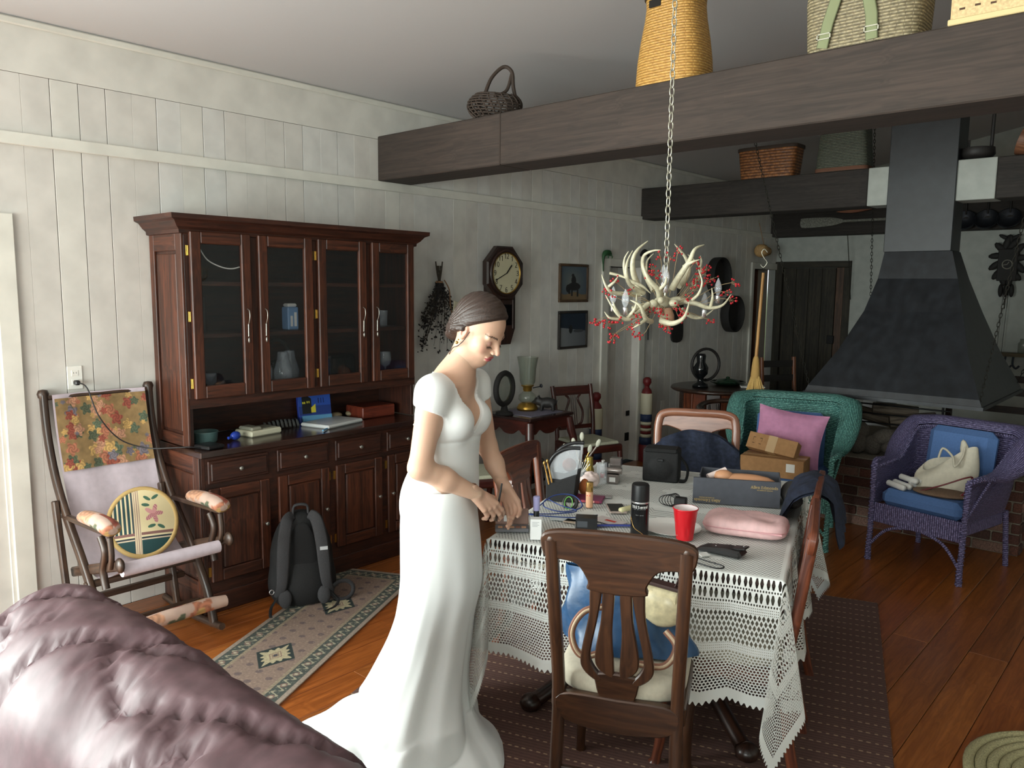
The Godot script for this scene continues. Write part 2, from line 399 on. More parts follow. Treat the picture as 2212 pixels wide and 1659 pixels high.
func table() -> void:
	var tw1 := wood("table_wood", C8(30, 18, 14), C8(60, 36, 26), 0.35, 81, 0.9, 0.3)
	var t := thing("dining_table", "dark pedestal dining table hidden under the white lace tablecloth", "table", TP, TA)
	part(t, "tabletop", mb().bx(Vector3(-0.52, 0.725, -0.70), Vector3(0.52, 0.755, 0.70), 0.006), tw1)
	part(t, "apron", mb().bx(Vector3(-0.44, 0.65, -0.6), Vector3(0.44, 0.725, 0.6), 0.004), tw1)
	part(t, "pedestal", mb().lathe([[0.16, 0.06], [0.17, 0.12], [0.10, 0.17], [0.085, 0.3], [0.12, 0.42], [0.13, 0.5], [0.08, 0.58], [0.2, 0.65]], 20), tw1)
	for s in [[1, 1], [1, -1], [-1, 1], [-1, -1]]:
		var dr := Vector3(0.42 * s[0], 0, 0.52 * s[1])
		var f := mb().tube(spline([dr * 0.2 + Vector3(0, 0.2, 0), dr * 0.45 + Vector3(0, 0.19, 0), dr * 0.75 + Vector3(0, 0.10, 0), dr * 0.95 + Vector3(0, 0.045, 0), dr + Vector3(0, 0.04, 0)], 5), [0.045, 0.045, 0.042, 0.04, 0.04, 0.038, 0.036, 0.034, 0.033, 0.032, 0.03, 0.03, 0.03, 0.03, 0.03, 0.03, 0.031, 0.032, 0.033, 0.034, 0.02], 10)
		f.ell(dr * 1.0 + Vector3(0, 0.036, 0), Vector3(0.045, 0.036, 0.045), 7, 12)
		part(t, "foot", f, tw1)
	# the cloth
	var hx := 0.52
	var hz := 0.70
	var L := 0.46
	var ss := []
	var ts := []
	for k in 45:
		ss.append(-hx - L + L * k / 44.0)
	for k in range(1, 13):
		ss.append(-hx + 2 * hx * k / 13.0)
	for k in 45:
		ss.append(hx + L * k / 44.0)
	for k in 45:
		ts.append(-hz - L + L * k / 44.0)
	for k in range(1, 17):
		ts.append(-hz + 2 * hz * k / 17.0)
	for k in 45:
		ts.append(hz + L * k / 44.0)
	var P := PackedVector3Array()
	var U := PackedVector2Array()
	for s in ss:
		for q in ts:
			var dx := maxf(absf(s) - hx, 0.0)
			var dz := maxf(absf(q) - hz, 0.0)
			var gx := signf(s)
			var gz := signf(q)
			var p := Vector3(clampf(s, -hx, hx), 0.761, clampf(q, -hz, hz))
			if dx > 0.0 and dz > 0.0:
				var ro := sqrt(dx * dx + dz * dz)
				var ph := atan2(dz, dx)
				var drop := ro
				var o := ro * 0.20 * sin(2.0 * ph) + 0.012
				var la := ro * 0.20 * sin(4.0 * ph) + ro * 0.05 * sin(6.0 * ph + 0.6)
				var near := gz > 0
				var ax := 0.75
				var az := 0.75
				if near and gx < 0:      # the near left corner hangs towards the end of the table, clear of the gown
					o = ro * 0.17 * sin(2.0 * ph) + 0.012
					ax = 0.15
					az = 1.1
				elif near:
					o = ro * 0.07 * sin(2.0 * ph) + 0.012
					ax = 0.2
				p += Vector3(gx * (o * ax + 0.012 * cos(ph) + la * 0.7), 0, gz * (o * az + 0.012 * sin(ph) - la * 0.7))
				p.y -= sqrt(maxf(drop * drop - o * o * 0.8, 0.0)) - 0.008 * exp(-ro * 60.0)
			elif dx > 0.0 or dz > 0.0:
				var e := dx + dz
				var a: float = q if dx > 0.0 else s
				var ends: float = (hz if dx > 0.0 else hx)
				var fade := smoothstep(0.0, 0.25, ends - absf(a))
				var o := 0.012 * minf(1.0, e / 0.015) + e * 0.06 * fade + fade * e * 0.10 * sin(a * 21.0 + gx + 2.0 * gz) + fade * e * 0.04 * sin(a * 47.0)
				if dx > 0.0:
					p.x += gx * o
				else:
					p.z += gz * o
				p.y -= maxf(0.0, e - 0.006)
			P.append(p)
			U.append(Vector2(absf(s) / 0.98, absf(q) / 1.16))
	var b := mb()
	b.grid(P, ss.size(), ts.size())
	for i in ss.size():
		for j in ts.size():
			b.uv[i * ts.size() + j] = U[i * ts.size() + j]
	solo("lace_tablecloth", b, lace(), "white openwork lace tablecloth draped over the dining table with hanging corners", "tablecloth", TP, TA)

# dining chair: broad crest, lyre splat cut by three slots, upholstered seat; front towards -z
func tchair(label: String, wm: Material, sm: Material, group := "") -> Node3D:
	var t := thing("dining_chair", label, "chair", Vector3.ZERO, 0, group)
	var back := func(y: float) -> float: return 0.205 + maxf(0.0, y - 0.44) * 0.13
	for s in [-1.0, 1.0]:
		var path := spline([Vector3(s * 0.205, 0.0, 0.265), Vector3(s * 0.2, 0.2, 0.222), Vector3(s * 0.198, 0.44, 0.205), Vector3(s * 0.207, 0.66, back.call(0.66)), Vector3(s * 0.216, 0.90, back.call(0.90))], 4)
		var lg := mb().bar(path, 0.042, 0.036, Vector3(0, 0, 1))
		lg.ell(path[path.size() - 1], Vector3(0.02, 0.024, 0.018), 7, 10)
		part(t, "leg", lg, wm)
		part(t, "leg", mb().tube(spline([Vector3(s * 0.205, 0.42, -0.2), Vector3(s * 0.212, 0.32, -0.215), Vector3(s * 0.205, 0.15, -0.2), Vector3(s * 0.21, 0.03, -0.215), Vector3(s * 0.21, 0.0, -0.222)], 4), [0.028, 0.03, 0.031, 0.031, 0.03, 0.028, 0.026, 0.024, 0.022, 0.02, 0.018, 0.017, 0.017, 0.018, 0.021, 0.024, 0.022], 8), wm)
	var fr := mb()
	fr.bx(Vector3(-0.21, 0.375, -0.225), Vector3(0.21, 0.43, -0.2), 0.005).bx(Vector3(-0.225, 0.375, -0.21), Vector3(-0.2, 0.43, 0.2), 0.005).bx(Vector3(0.2, 0.375, -0.21), Vector3(0.225, 0.43, 0.2), 0.005)
	part(t, "seat_frame", fr, wm)
	part(t, "back_rail", mb().at(Vector3(0, 0, 0.194)).prism(spline2([[-0.19, 0.43], [0, 0.435], [0.19, 0.43], [0.19, 0.36], [0.08, 0.335], [-0.08, 0.335], [-0.19, 0.36]], 4), 0.0, 0.03, 0.004), wm)
	part(t, "stretcher", mb().rod(Vector3(-0.205, 0.2, 0.222), Vector3(0.205, 0.2, 0.222), 0.011), wm)
	var cu := mb()
	var P := PackedVector3Array()
	for i in 13:
		var th := -PI / 2 + PI * i / 12.0
		for j in 32:
			var a := TAU * j / 32.0
			var c := cos(th)
			var k := pow(pow(absf(cos(a)), 4.0) + pow(absf(sin(a)), 4.0), -0.25)
			var e := pow(absf(c), 0.35)
			P.append(Vector3(cos(a) * k * 0.22 * e, 0.455 + 0.045 * signf(sin(th)) * pow(absf(sin(th)), 0.6), -0.015 + sin(a) * k * 0.215 * e))
	cu.grid(P, 13, 32, false, true)
	part(t, "seat", cu, sm)
	# back: crest and splat lie in a leaning plane
	var lean := Transform3D(rot(Vector3.RIGHT, 7.4), Vector3(0, 0.44, 0.195))
	var cr := mb()
	cr.xf = lean
	cr.prism(spline2([[-0.247, 0.44], [-0.236, 0.485], [-0.12, 0.500], [0.12, 0.500], [0.236, 0.485], [0.247, 0.44], [0.225, 0.405], [0.19, 0.41], [0.13, 0.40], [0.095, 0.355], [0.085, 0.325], [-0.085, 0.325], [-0.095, 0.355], [-0.13, 0.40], [-0.19, 0.41], [-0.225, 0.405]], 4), -0.002, 0.024, 0.005)
	part(t, "crest_rail", cr, wm)
	var sp := mb()
	sp.xf = lean
	for s in [-1.0, 1.0]:
		sp.prism(spline2([[s * 0.050, 0.335], [s * 0.086, 0.335], [s * 0.092, 0.25], [s * 0.120, 0.12], [s * 0.112, 0.075], [s * 0.07, 0.045], [s * 0.05, 0.055], [s * 0.078, 0.09], [s * 0.088, 0.13], [s * 0.064, 0.24]], 4), 0.0, 0.02, 0.004)
		sp.prism(spline2([[s * 0.010, 0.335], [s * 0.044, 0.335], [s * 0.052, 0.24], [s * 0.072, 0.13], [s * 0.062, 0.085], [s * 0.014, 0.06], [s * 0.010, 0.10], [s * 0.016, 0.2]], 4), 0.0005, 0.0195, 0.004)
	sp.prism(spline2([[-0.064, 0.07], [0.064, 0.07], [0.07, 0.03], [0.058, -0.02], [0.085, -0.055], [-0.085, -0.055], [-0.058, -0.02], [-0.07, 0.03]], 4), 0.0008, 0.0192, 0.004)
	sp.bx(Vector3(-0.08, 0.318, 0.001), Vector3(0.08, 0.345, 0.019), 0.003)
	part(t, "splat", sp, wm)
	return t

func chairs() -> void:
	var w1 := wood("chair_wood", C8(46, 27, 17), C8(78, 48, 29), 0.38, 91, 0.8, 0.25)
	var w2 := wood("chair_wood_red", C8(70, 32, 20), C8(128, 70, 46), 0.36, 92, 0.9, 0.3)
	var cream := blotch("cream_upholstery", C8(206, 198, 178), C8(190, 182, 162), 0.85, 0.05, 93, 0.04, 3.0)
	var c := tchair("dark oak lyre-back dining chair nearest the camera, blue tote on its cream seat", w1, cream)
	c.position = tw(0.065, 0, 0.90)
	c.rotation_degrees.y = TA + 6
	c.scale = Vector3(0.91, 1.065, 1.0)
	var c2 := tchair("reddish dining chair pushed in at the right edge of the table, nearer of the two", w2, cream)
	c2.position = tw(0.335, 0, 0.455)
	c2.rotation_degrees.y = TA + 91
	dup(c2, "dining_chair", "reddish dining chair at the right edge of the table beside the grey shoe box", tw(0.335, 0, -0.05), TA + 89)
	dup(c2, "dining_chair", "reddish dining chair pushed in at the left edge of the table beside the bride", tw(-0.50, 0, -0.12), TA - 94)
	# far end chair: rounded frame, vase splat
	var w3 := wood("far_chair_wood", C8(110, 66, 48), C8(158, 108, 84), 0.28, 94, 0.7, 0.5)
	var f := thing("dining_chair", "polished brown chair with vase-shaped splat at the far end of the table", "chair", tw(-0.06, 0, -0.93), TA + 186)
	var fr := mb()
	var fp := spline([Vector3(-0.2, 0.0, 0.25), Vector3(-0.2, 0.44, 0.2), Vector3(-0.215, 0.75, 0.235), Vector3(-0.215, 0.93, 0.258), Vector3(-0.17, 0.985, 0.265), Vector3(0, 0.99, 0.268), Vector3(0.17, 0.985, 0.265), Vector3(0.215, 0.93, 0.258), Vector3(0.215, 0.75, 0.235), Vector3(0.2, 0.44, 0.2), Vector3(0.2, 0.0, 0.25)], 5)
	fr.tube(fp, 0.024, 10, true, false, 0.7, Vector3(0, 0.1, 1))
	part(f, "back_frame", fr, w3)
	var lean := Transform3D(rot(Vector3.RIGHT, 7.4), Vector3(0, 0.44, 0.19))
	var cb := mb()
	cb.xf = lean
	cb.prism(spline2([[-0.2, 0.55], [0.2, 0.55], [0.205, 0.47], [0.17, 0.475], [0.09, 0.45], [0.085, 0.42], [-0.085, 0.42], [-0.09, 0.45], [-0.17, 0.475], [-0.205, 0.47]], 4), 0.005, 0.03, 0.005)
	part(f, "crest_rail", cb, w3)
	var sp := mb()
	sp.xf = lean
	sp.prism(spline2([[-0.085, 0.43], [0.085, 0.43], [0.105, 0.37], [0.10, 0.28], [0.075, 0.12], [0.07, 0.0], [-0.07, 0.0], [-0.075, 0.12], [-0.10, 0.28], [-0.105, 0.37]], 4), 0.008, 0.024, 0.004)
	part(f, "splat", sp, w3)
	for s in [-1.0, 1.0]:
		var gr := mb()
		gr.xf = lean
		gr.tube(spline([Vector3(s * 0.05, 0.37, 0.004), Vector3(s * 0.075, 0.345, 0.004), Vector3(s * 0.07, 0.28, 0.004), Vector3(s * 0.045, 0.1, 0.004)], 5), 0.006, 6)
		part(f, "splat_inlay", gr, mt("dark_inlay", C8(34, 20, 14), 0.5))
	part(f, "seat", mb().bx(Vector3(-0.215, 0.40, -0.22), Vector3(0.215, 0.47, 0.2), 0.02), cream)
	for s in [-1.0, 1.0]:
		part(f, "leg", mb().rod(Vector3(s * 0.19, 0.4, -0.19), Vector3(s * 0.2, 0.0, -0.2), 0.022, 0.015), w3)
	# navy jacket hung over it, on the side away from the camera
	var jk := mb()
	var P := PackedVector3Array()
	for i in 14:
		var v := i / 13.0
		for j in 25:
			var u := j / 24.0 * 2.0 - 1.0
			var y := 0.90 - v * 0.55 - 0.10 * pow(absf(u), 2.2)
			P.append(Vector3(u * (0.24 + 0.06 * v), y, 0.02 * sin(u * 9.0 + v * 3.0) + 0.02 * cos(u * 2.0) * v))
	jk.grid(P, 14, 25)
	for i in P.size():
		P[i] = P[i] + Vector3(0, -0.006, -0.03)
	jk.grid(P, 14, 25, false, false, true)
	solo("jacket", jk, blotch("navy_cloth", C8(34, 40, 58), C8(44, 52, 74), 0.9, 0.04, 95, 0.1, 4.0), "dark navy jacket hanging on the back of the far end chair", "jacket", tw(-0.06, 0, -0.93) + rot(Vector3.UP, TA + 186) * Vector3(0, 0, 0.215), TA + 186)
	var jk2 := mb()
	P = PackedVector3Array()
	for side in 2:
		for i in 21:
			var v := i / 10.0 - 1.0
			for j in 17:
				var u := j / 16.0 * 2.0 - 1.0
				var dp := signf(v) * (0.035 + 0.085 * sqrt(absf(v))) * minf(1.0, absf(v) * 8.0)
				P.append(Vector3(u * (0.19 + 0.03 * absf(v)), 0.945 - 0.012 * side - absf(v) * 0.20 - 0.03 * u * u, -0.02 + dp + 0.012 * sin(u * 11.0 + v * 4.0)))
		jk2.grid(P, 21, 17, false, false, side == 1)
		P.clear()
	solo("jacket", jk2, M["navy_cloth"], "navy jacket draped over the back of the reddish chair beside the grey shoe box", "jacket", tw(0.60, 0, -0.10), TA + 89)

# ---------------------------------------------------------------- antler chandelier
func chandelier() -> void:
	var rng := RandomNumberGenerator.new()
	rng.seed = 77
	var o := thing("antler_chandelier", "pale deer-antler chandelier with candle bulbs and red berry sprigs above the table", "chandelier", Vector3(2.49, 1.665, -2.86), 42.0)
	var bone := blotch("antler", C8(206, 200, 172), C8(176, 164, 130), 0.45, 0.03, 101, 0.03, 6.0)
	var k := 0.00035
	var A := [
		[[760, 900, 0], [640, 700, 4], [610, 520, 6], [660, 390, 6], [790, 280, 3], 56],
		[[740, 880, -4], [600, 740, -8], [560, 600, -12], [560, 480, -12], [600, 390, -10], 40],
		[[750, 890, 5], [570, 790, 12], [515, 650, 15], [530, 520, 14], [590, 400, 12], 40],
		[[900, 860, -6], [830, 700, -12], [790, 540, -16], [810, 430, -16], [900, 380, -12], [980, 375, -8], 46],
		[[830, 640, -13], [850, 500, -18], [920, 410, -16], 26],
		[[930, 960, 8], [890, 850, 14], [770, 730, 18], [705, 600, 18], [705, 545, 17], 52],
		[[890, 850, 14], [955, 780, 18], [970, 695, 18], 36],
		[[1090, 830, 4], [1140, 700, 10], [1240, 520, 14], [1300, 380, 14], [1420, 325, 10], 60],
		[[1185, 580, 12], [1260, 530, 16], [1345, 500, 17], 34],
		[[1200, 800, -6], [1290, 720, -10], [1340, 600, -12], [1290, 450, -12], [1150, 300, -10], 60],
		[[1390, 780, -8], [1480, 680, -14], [1490, 560, -16], [1330, 420, -14], 46],
		[[1485, 575, -15], [1510, 500, -17], [1490, 430, -16], 28],
		[[1300, 960, 12], [1350, 880, 18], [1370, 750, 20], [1330, 610, 18], 27],
		[[700, 905, 6], [400, 890, 14], [290, 830, 18], [230, 680, 16], 42],
		[[300, 825, 17], [370, 760, 20], [410, 700, 20], 28],
		[[790, 1010, 12], [560, 1180, 20], [400, 1120, 24], [270, 910, 20], 46],
		[[520, 1180, 20], [600, 1050, 26], [615, 900, 24], 32],
		[[430, 1140, 23], [370, 1050, 26], [345, 980, 26], 26],
		[[440, 1185, 22], [320, 1170, 24], [255, 1100, 24], 28],
		[[830, 1215, 12], [730, 1170, 22], [650, 1030, 28], [540, 965, 26], 48],
		[[730, 1190, 22], [650, 1240, 26], [570, 1285, 26], 30],
		[[930, 1200, 16], [1040, 1225, 24], [1150, 1150, 28], [1210, 980, 26], 52],
		[[1130, 960, 4], [1350, 1000, 8], [1500, 1050, 10], [1650, 1020, 12], [1760, 890, 10], 46],
		[[1520, 1050, 10], [1525, 930, 14], [1515, 820, 13], 30],
		[[1240, 1080, -4], [1370, 1160, -6], [1500, 1170, -6], [1620, 1080, -4], 46],
		[[385, 650, -14], [560, 700, -12], [720, 800, -8], 26],
		[[560, 740, 4], [720, 800, 6], [830, 890, 6], 34],
		[[620, 1080, 10], [760, 1030, 8], [930, 960, 4], 62],
		[[1000, 950, 2], [1150, 1000, 0], [1290, 1000, -2], 64],
		[[880, 1020, 8], [930, 1110, 12], [1010, 1180, 12], 60],
		[[960, 920, -4], [1060, 860, -8], [1180, 830, -10], 56]]
	for a in A:
		var wd: float = a[a.size() - 1] * k * 0.68
		var pts := []
		for i in a.size() - 1:
			pts.append(Vector3((a[i][0] - 1023) * k, (940 - a[i][1]) * k, a[i][2] * 0.0062))
		var path := spline(pts, 7)
		var rad := []
		for i in path.size():
			var q := float(i) / (path.size() - 1)
			rad.append(maxf(wd * (1.0 - 0.88 * pow(q, 1.7)), 0.0011))
		part(o, "antler", mb().tube(path, rad, 10), bone)
	# skull-like hub, sockets, bulbs
	part(o, "hub", mb().ell(Vector3(-0.02, -0.025, 0.02), Vector3(0.036, 0.03, 0.036), 10, 16).ell(Vector3(-0.06, -0.025, 0.07), Vector3(0.019, 0.019, 0.018), 8, 12).ell(Vector3(-0.035, -0.01, 0.09), Vector3(0.014, 0.014, 0.012), 8, 12).ell(Vector3(0.02, -0.02, 0.08), Vector3(0.02, 0.016, 0.016), 8, 12).ell(Vector3(0.05, -0.01, 0.03), Vector3(0.04, 0.017, 0.02), 8, 12), bone)
	part(o, "hub_base", mb().at(Vector3(0, -0.1, 0.05)).lathe([[0.0, -0.02], [0.018, -0.018], [0.032, 0.0], [0.03, 0.03], [0.018, 0.06]], 14), blotch("hub_wood", C8(190, 150, 120), C8(160, 120, 90), 0.5, 0.03, 103, 0.0, 5.0))
	var glass := mt("bulb_glass", Color(0.95, 0.97, 1.0, 0.22), 0.02)
	glass.transparency = BaseMaterial3D.TRANSPARENCY_ALPHA
	var silver := mt("silver_socket", C8(210, 210, 212), 0.25, 0.9)
	for q in [[495, 1060, 22], [410, 1030, -2], [975, 800, 14], [1630, 920, 4], [1520, 1090, -6], [1040, 760, -14]]:
		var p := Vector3((q[0] - 1023) * k, (940 - q[1]) * k, q[2] * 0.0062)
		var s := part(o, "socket", mb().at(p + Vector3(0, -0.028, 0)).lathe([[0.0, 0], [0.011, 0.001], [0.0115, 0.03], [0.009, 0.034], [0.0, 0.034]], 12), silver)
		part(s, "bulb", mb().at(p + Vector3(0, 0.006, 0)).lathe([[0.006, 0], [0.012, 0.012], [0.0155, 0.026], [0.013, 0.042], [0.006, 0.06], [0.0015, 0.07], [0.0, 0.071]], 14), glass)
	# berry sprigs: thin curving twigs, berries joined as stuff
	var twig := mt("twig", C8(150, 128, 96), 0.8)
	var red := mt("red_berry", C8(176, 26, 38), 0.35)
	var be := mb()
	for q in [[150, 1235, 20], [215, 1215, 20], [300, 1245, 22], [360, 1210, 22], [430, 1180, 24], [380, 1360, 22], [350, 1415, 20], [590, 1240, 24], [620, 1165, 24], [285, 860, 16], [330, 905, 18], [370, 740, 18], [780, 670, 6], [880, 600, 0], [920, 670, 2], [960, 440, -4], [1070, 450, 0], [1150, 380, 4], [1280, 770, 8], [1270, 920, 12], [940, 1130, 20], [1090, 1040, 16], [1200, 1100, 16], [1170, 1180, 14], [960, 1290, 16], [1030, 1310, 12], [1420, 700, -2], [1540, 590, -6], [1530, 750, 0], [1600, 700, -2], [1810, 750, 6], [1770, 960, 10], [1560, 1190, 2], [690, 1390, 10], [580, 1320, 16], [1390, 500, -4], [1700, 860, 8], [1460, 570, -8], [1330, 820, 10], [1450, 780, 0], [900, 1070, 18], [800, 1060, 14], [560, 870, 12], [1500, 640, 0]]:
		var tip := Vector3((q[0] - 1023) * k, (940 - q[1]) * k, q[2] * 0.0062)
		var st := Vector3(tip.x * 0.35, -0.03 + tip.y * 0.2, tip.z * 0.5)
		var tw2 := mb().tube(spline([st, st.lerp(tip, 0.4) + Vector3(0, 0.015 * rng.randf_range(-1, 1), 0.01), st.lerp(tip, 0.75) + Vector3(0.01 * rng.randf_range(-1, 1), 0.012 * rng.randf_range(-1, 1), 0), tip], 4), 0.0013, 5)
		for b in 7:
			var d := Vector3(rng.randf_range(-1, 1), rng.randf_range(-0.9, 0.9), rng.randf_range(-1, 1)) * 0.019
			tw2.rod(tip - (tip - st).normalized() * 0.012, tip + d, 0.0006, -1, 4)
			be.ell(tip + d, Vector3.ONE * rng.randf_range(0.0040, 0.0054), 5, 7)
		part(o, "twig", tw2, twig)
	var bp := part(o, "berries", be, red)
	bp.set_meta("kind", "stuff")
	# chain of links up to the roof
	var steel := mt("chain_steel", C8(196, 194, 178), 0.32, 0.7)
	var y := 0.09
	var top := 2.90 + 0.19 * 2.49 - 1.665
	var i := 0
	while y < top - 0.02:
		var lk := mb().link(Vector3.ZERO, Vector3.UP, Vector3.RIGHT, 0.0205, 0.0105, 0.0025, 16, 6)
		var m := part(o, "chain_link", lk, steel)
		m.position = Vector3(0, y, 0)
		m.rotation_degrees = Vector3(0, 25 if i % 2 == 0 else 115, 0)
		y += 0.0335
		i += 1
	part(o, "stem", mb().rod(Vector3(0, 0, 0), Vector3(0, 0.075, 0), 0.006), steel)
	part(o, "ceiling_hook", mb().rod(Vector3(0, top - 0.03, 0), Vector3(0, top + 0.01, 0), 0.012), steel)

# ---------------------------------------------------------------- the woman in white
const FB := Vector3(0.906, 0, 0.423)      # where her chest faces, in her own frame (x right in view, z nearer)
const LB := Vector3(-0.423, 0, 0.906)     # her right-hand side
const HF := Vector3(0.717, -0.530, 0.452) # where her face points
const HU := Vector3(0.448, 0.848, 0.283)
const H0 := Vector3(0.085, 1.550, -0.005)

static func smin(a: float, b: float, k: float) -> float:
	var h := maxf(k - absf(a - b), 0.0) / k
	return minf(a, b) - h * h * k * 0.25

static func cap(p: Vector3, a: Vector3, b: Vector3, ra: float, rb: float) -> float:
	var ab := b - a
	var t := clampf((p - a).dot(ab) / ab.length_squared(), 0.0, 1.0)
	return p.distance_to(a + ab * t) - lerpf(ra, rb, t)

static func elf(p: Vector3, c: Vector3, rf: float, ry: float, rl: float) -> float:
	var q := p - c
	var v := Vector3(q.dot(FB) / rf, q.y / ry, q.dot(LB) / rl)
	var k := v.length()
	return (k - 1.0) * minf(rf, minf(ry, rl)) * (1.0 if k > 1.0 else 1.0)

static func eb(v: Vector3, r: Vector3) -> float:
	var k0 := Vector3(v.x / r.x, v.y / r.y, v.z / r.z).length()
	var k1 := Vector3(v.x / (r.x * r.x), v.y / (r.y * r.y), v.z / (r.z * r.z)).length()
	return k0 * (k0 - 1.0) / maxf(k1, 1e-6)

const SR := Vector3(-0.072, 1.335, 0.128)
const ER := Vector3(-0.110, 1.085, 0.185)
const WR := Vector3(0.078, 0.972, 0.095)
const SL := Vector3(0.062, 1.335, -0.148)
const EL := Vector3(0.105, 1.085, -0.200)
const WL := Vector3(0.172, 0.945, -0.120)

func torso(p: Vector3) -> float:
	var c := Vector3(-0.032, 1.225, -0.008)
	var d := elf(p, c, 0.098, 0.17, 0.148)
	d = smin(d, elf(p, Vector3(-0.022, 1.07, -0.015), 0.083, 0.16, 0.118), 0.06)
	d = smin(d, elf(p, Vector3(-0.066, 0.915, -0.02), 0.122, 0.17, 0.172), 0.07)
	d = smin(d, p.distance_to(c + FB * 0.072 + LB * 0.068 + Vector3(0, 0.0, 0)) - 0.060, 0.035)
	d = smin(d, p.distance_to(c + FB * 0.072 - LB * 0.068 + Vector3(0, 0.0, 0)) - 0.060, 0.035)
	d = smin(d, cap(p, SR, Vector3(-0.01, 1.365, -0.01), 0.044, 0.046), 0.05)
	d = smin(d, cap(p, SL, Vector3(-0.01, 1.365, -0.01), 0.042, 0.046), 0.05)
	return d

func arms(p: Vector3) -> float:
	var d := cap(p, SR, ER, 0.050, 0.039)
	d = smin(d, cap(p, ER, ER.lerp(WR, 0.45), 0.039, 0.037), 0.02)
	d = smin(d, cap(p, ER.lerp(WR, 0.45), WR, 0.037, 0.025), 0.02)
	var e := cap(p, SL, EL, 0.047, 0.037)
	e = smin(e, cap(p, EL, EL.lerp(WL, 0.45), 0.037, 0.035), 0.02)
	e = smin(e, cap(p, EL.lerp(WL, 0.45), WL, 0.035, 0.024), 0.02)
	return minf(d, e)

func neck(p: Vector3) -> float:
	return cap(p, Vector3(-0.012, 1.355, -0.012), H0 - HF * 0.012 - HU * 0.05, 0.058, 0.049)

func skin_field(p: Vector3) -> float:
	var d := smin(torso(p) + 0.006, neck(p), 0.05)
	d = smin(d, arms(p), 0.035)
	# collar bones
	d = smin(d, cap(p, Vector3(0.036, 1.345, 0.02), SR + FB * 0.035 + Vector3(0, 0.02, 0), 0.006, 0.006), 0.02)
	# legs under the gown down to the floor
	d = smin(d, cap(p, Vector3(-0.05, 0.9, 0.06), Vector3(-0.05, 0.06, 0.05), 0.08, 0.04), 0.05)
	d = smin(d, cap(p, Vector3(-0.05, 0.9, -0.1), Vector3(-0.05, 0.06, -0.08), 0.08, 0.04), 0.05)
	d = smin(d, cap(p, Vector3(-0.06, 0.04, 0.05), Vector3(0.1, 0.03, 0.1), 0.04, 0.028), 0.03)
	return smin(d, cap(p, Vector3(-0.06, 0.04, -0.08), Vector3(0.09, 0.03, -0.05), 0.04, 0.028), 0.03)

func hq(p: Vector3) -> Vector3:          # into head axes: x face-forward, y up, z her right
	var q := p - H0
	return Vector3(q.dot(HF), q.dot(HU), q.dot(HF.cross(HU)))

func head_field(p: Vector3) -> float:
	var q := hq(p)
	var m := Vector3(q.x, q.y, absf(q.z))
	var d := eb(q - Vector3(-0.006, 0.018, 0), Vector3(0.092, 0.092, 0.072))
	d = smin(d, eb(q - Vector3(0.034, -0.052, 0), Vector3(0.058, 0.066, 0.050)), 0.03)
	d = smin(d, q.distance_to(Vector3(0.066, -0.101, 0)) - 0.016, 0.024)
	d = smin(d, cap(m, Vector3(-0.005, -0.062, 0.045), Vector3(0.055, -0.098, 0.014), 0.016, 0.013), 0.022)
	d = smin(d, m.distance_to(Vector3(0.055, -0.032, 0.038)) - 0.026, 0.02)
	d = smin(d, cap(m, Vector3(0.083, 0.006, 0.006), Vector3(0.072, 0.010, 0.042), 0.008, 0.007), 0.014)
	var so := m.distance_to(Vector3(0.094, -0.014, 0.030)) - 0.013
	d = -smin(-d, so, 0.012)
	d = smin(d, m.distance_to(Vector3(0.0715, -0.015, 0.031)) - 0.0125, 0.004)
	d = smin(d, cap(q, Vector3(0.086, -0.004, 0), Vector3(0.1085, -0.036, 0), 0.0072, 0.0095), 0.011)
	d = smin(d, m.distance_to(Vector3(0.098, -0.041, 0.0105)) - 0.0072, 0.006)
	d = smin(d, eb(m - Vector3(0.0885, -0.0655, 0.006), Vector3(0.0085, 0.0052, 0.016)), 0.006)
	d = smin(d, eb(m - Vector3(0.0865, -0.0765, 0.0), Vector3(0.0095, 0.0062, 0.018)), 0.006)
	d = smin(d, eb(m - Vector3(-0.012, -0.020, 0.072), Vector3(0.016, 0.029, 0.009)), 0.006)
	d = maxf(d, -(eb(m - Vector3(-0.008, -0.018, 0.080), Vector3(0.008, 0.017, 0.005))))
	return smin(d, neck(p), 0.03)

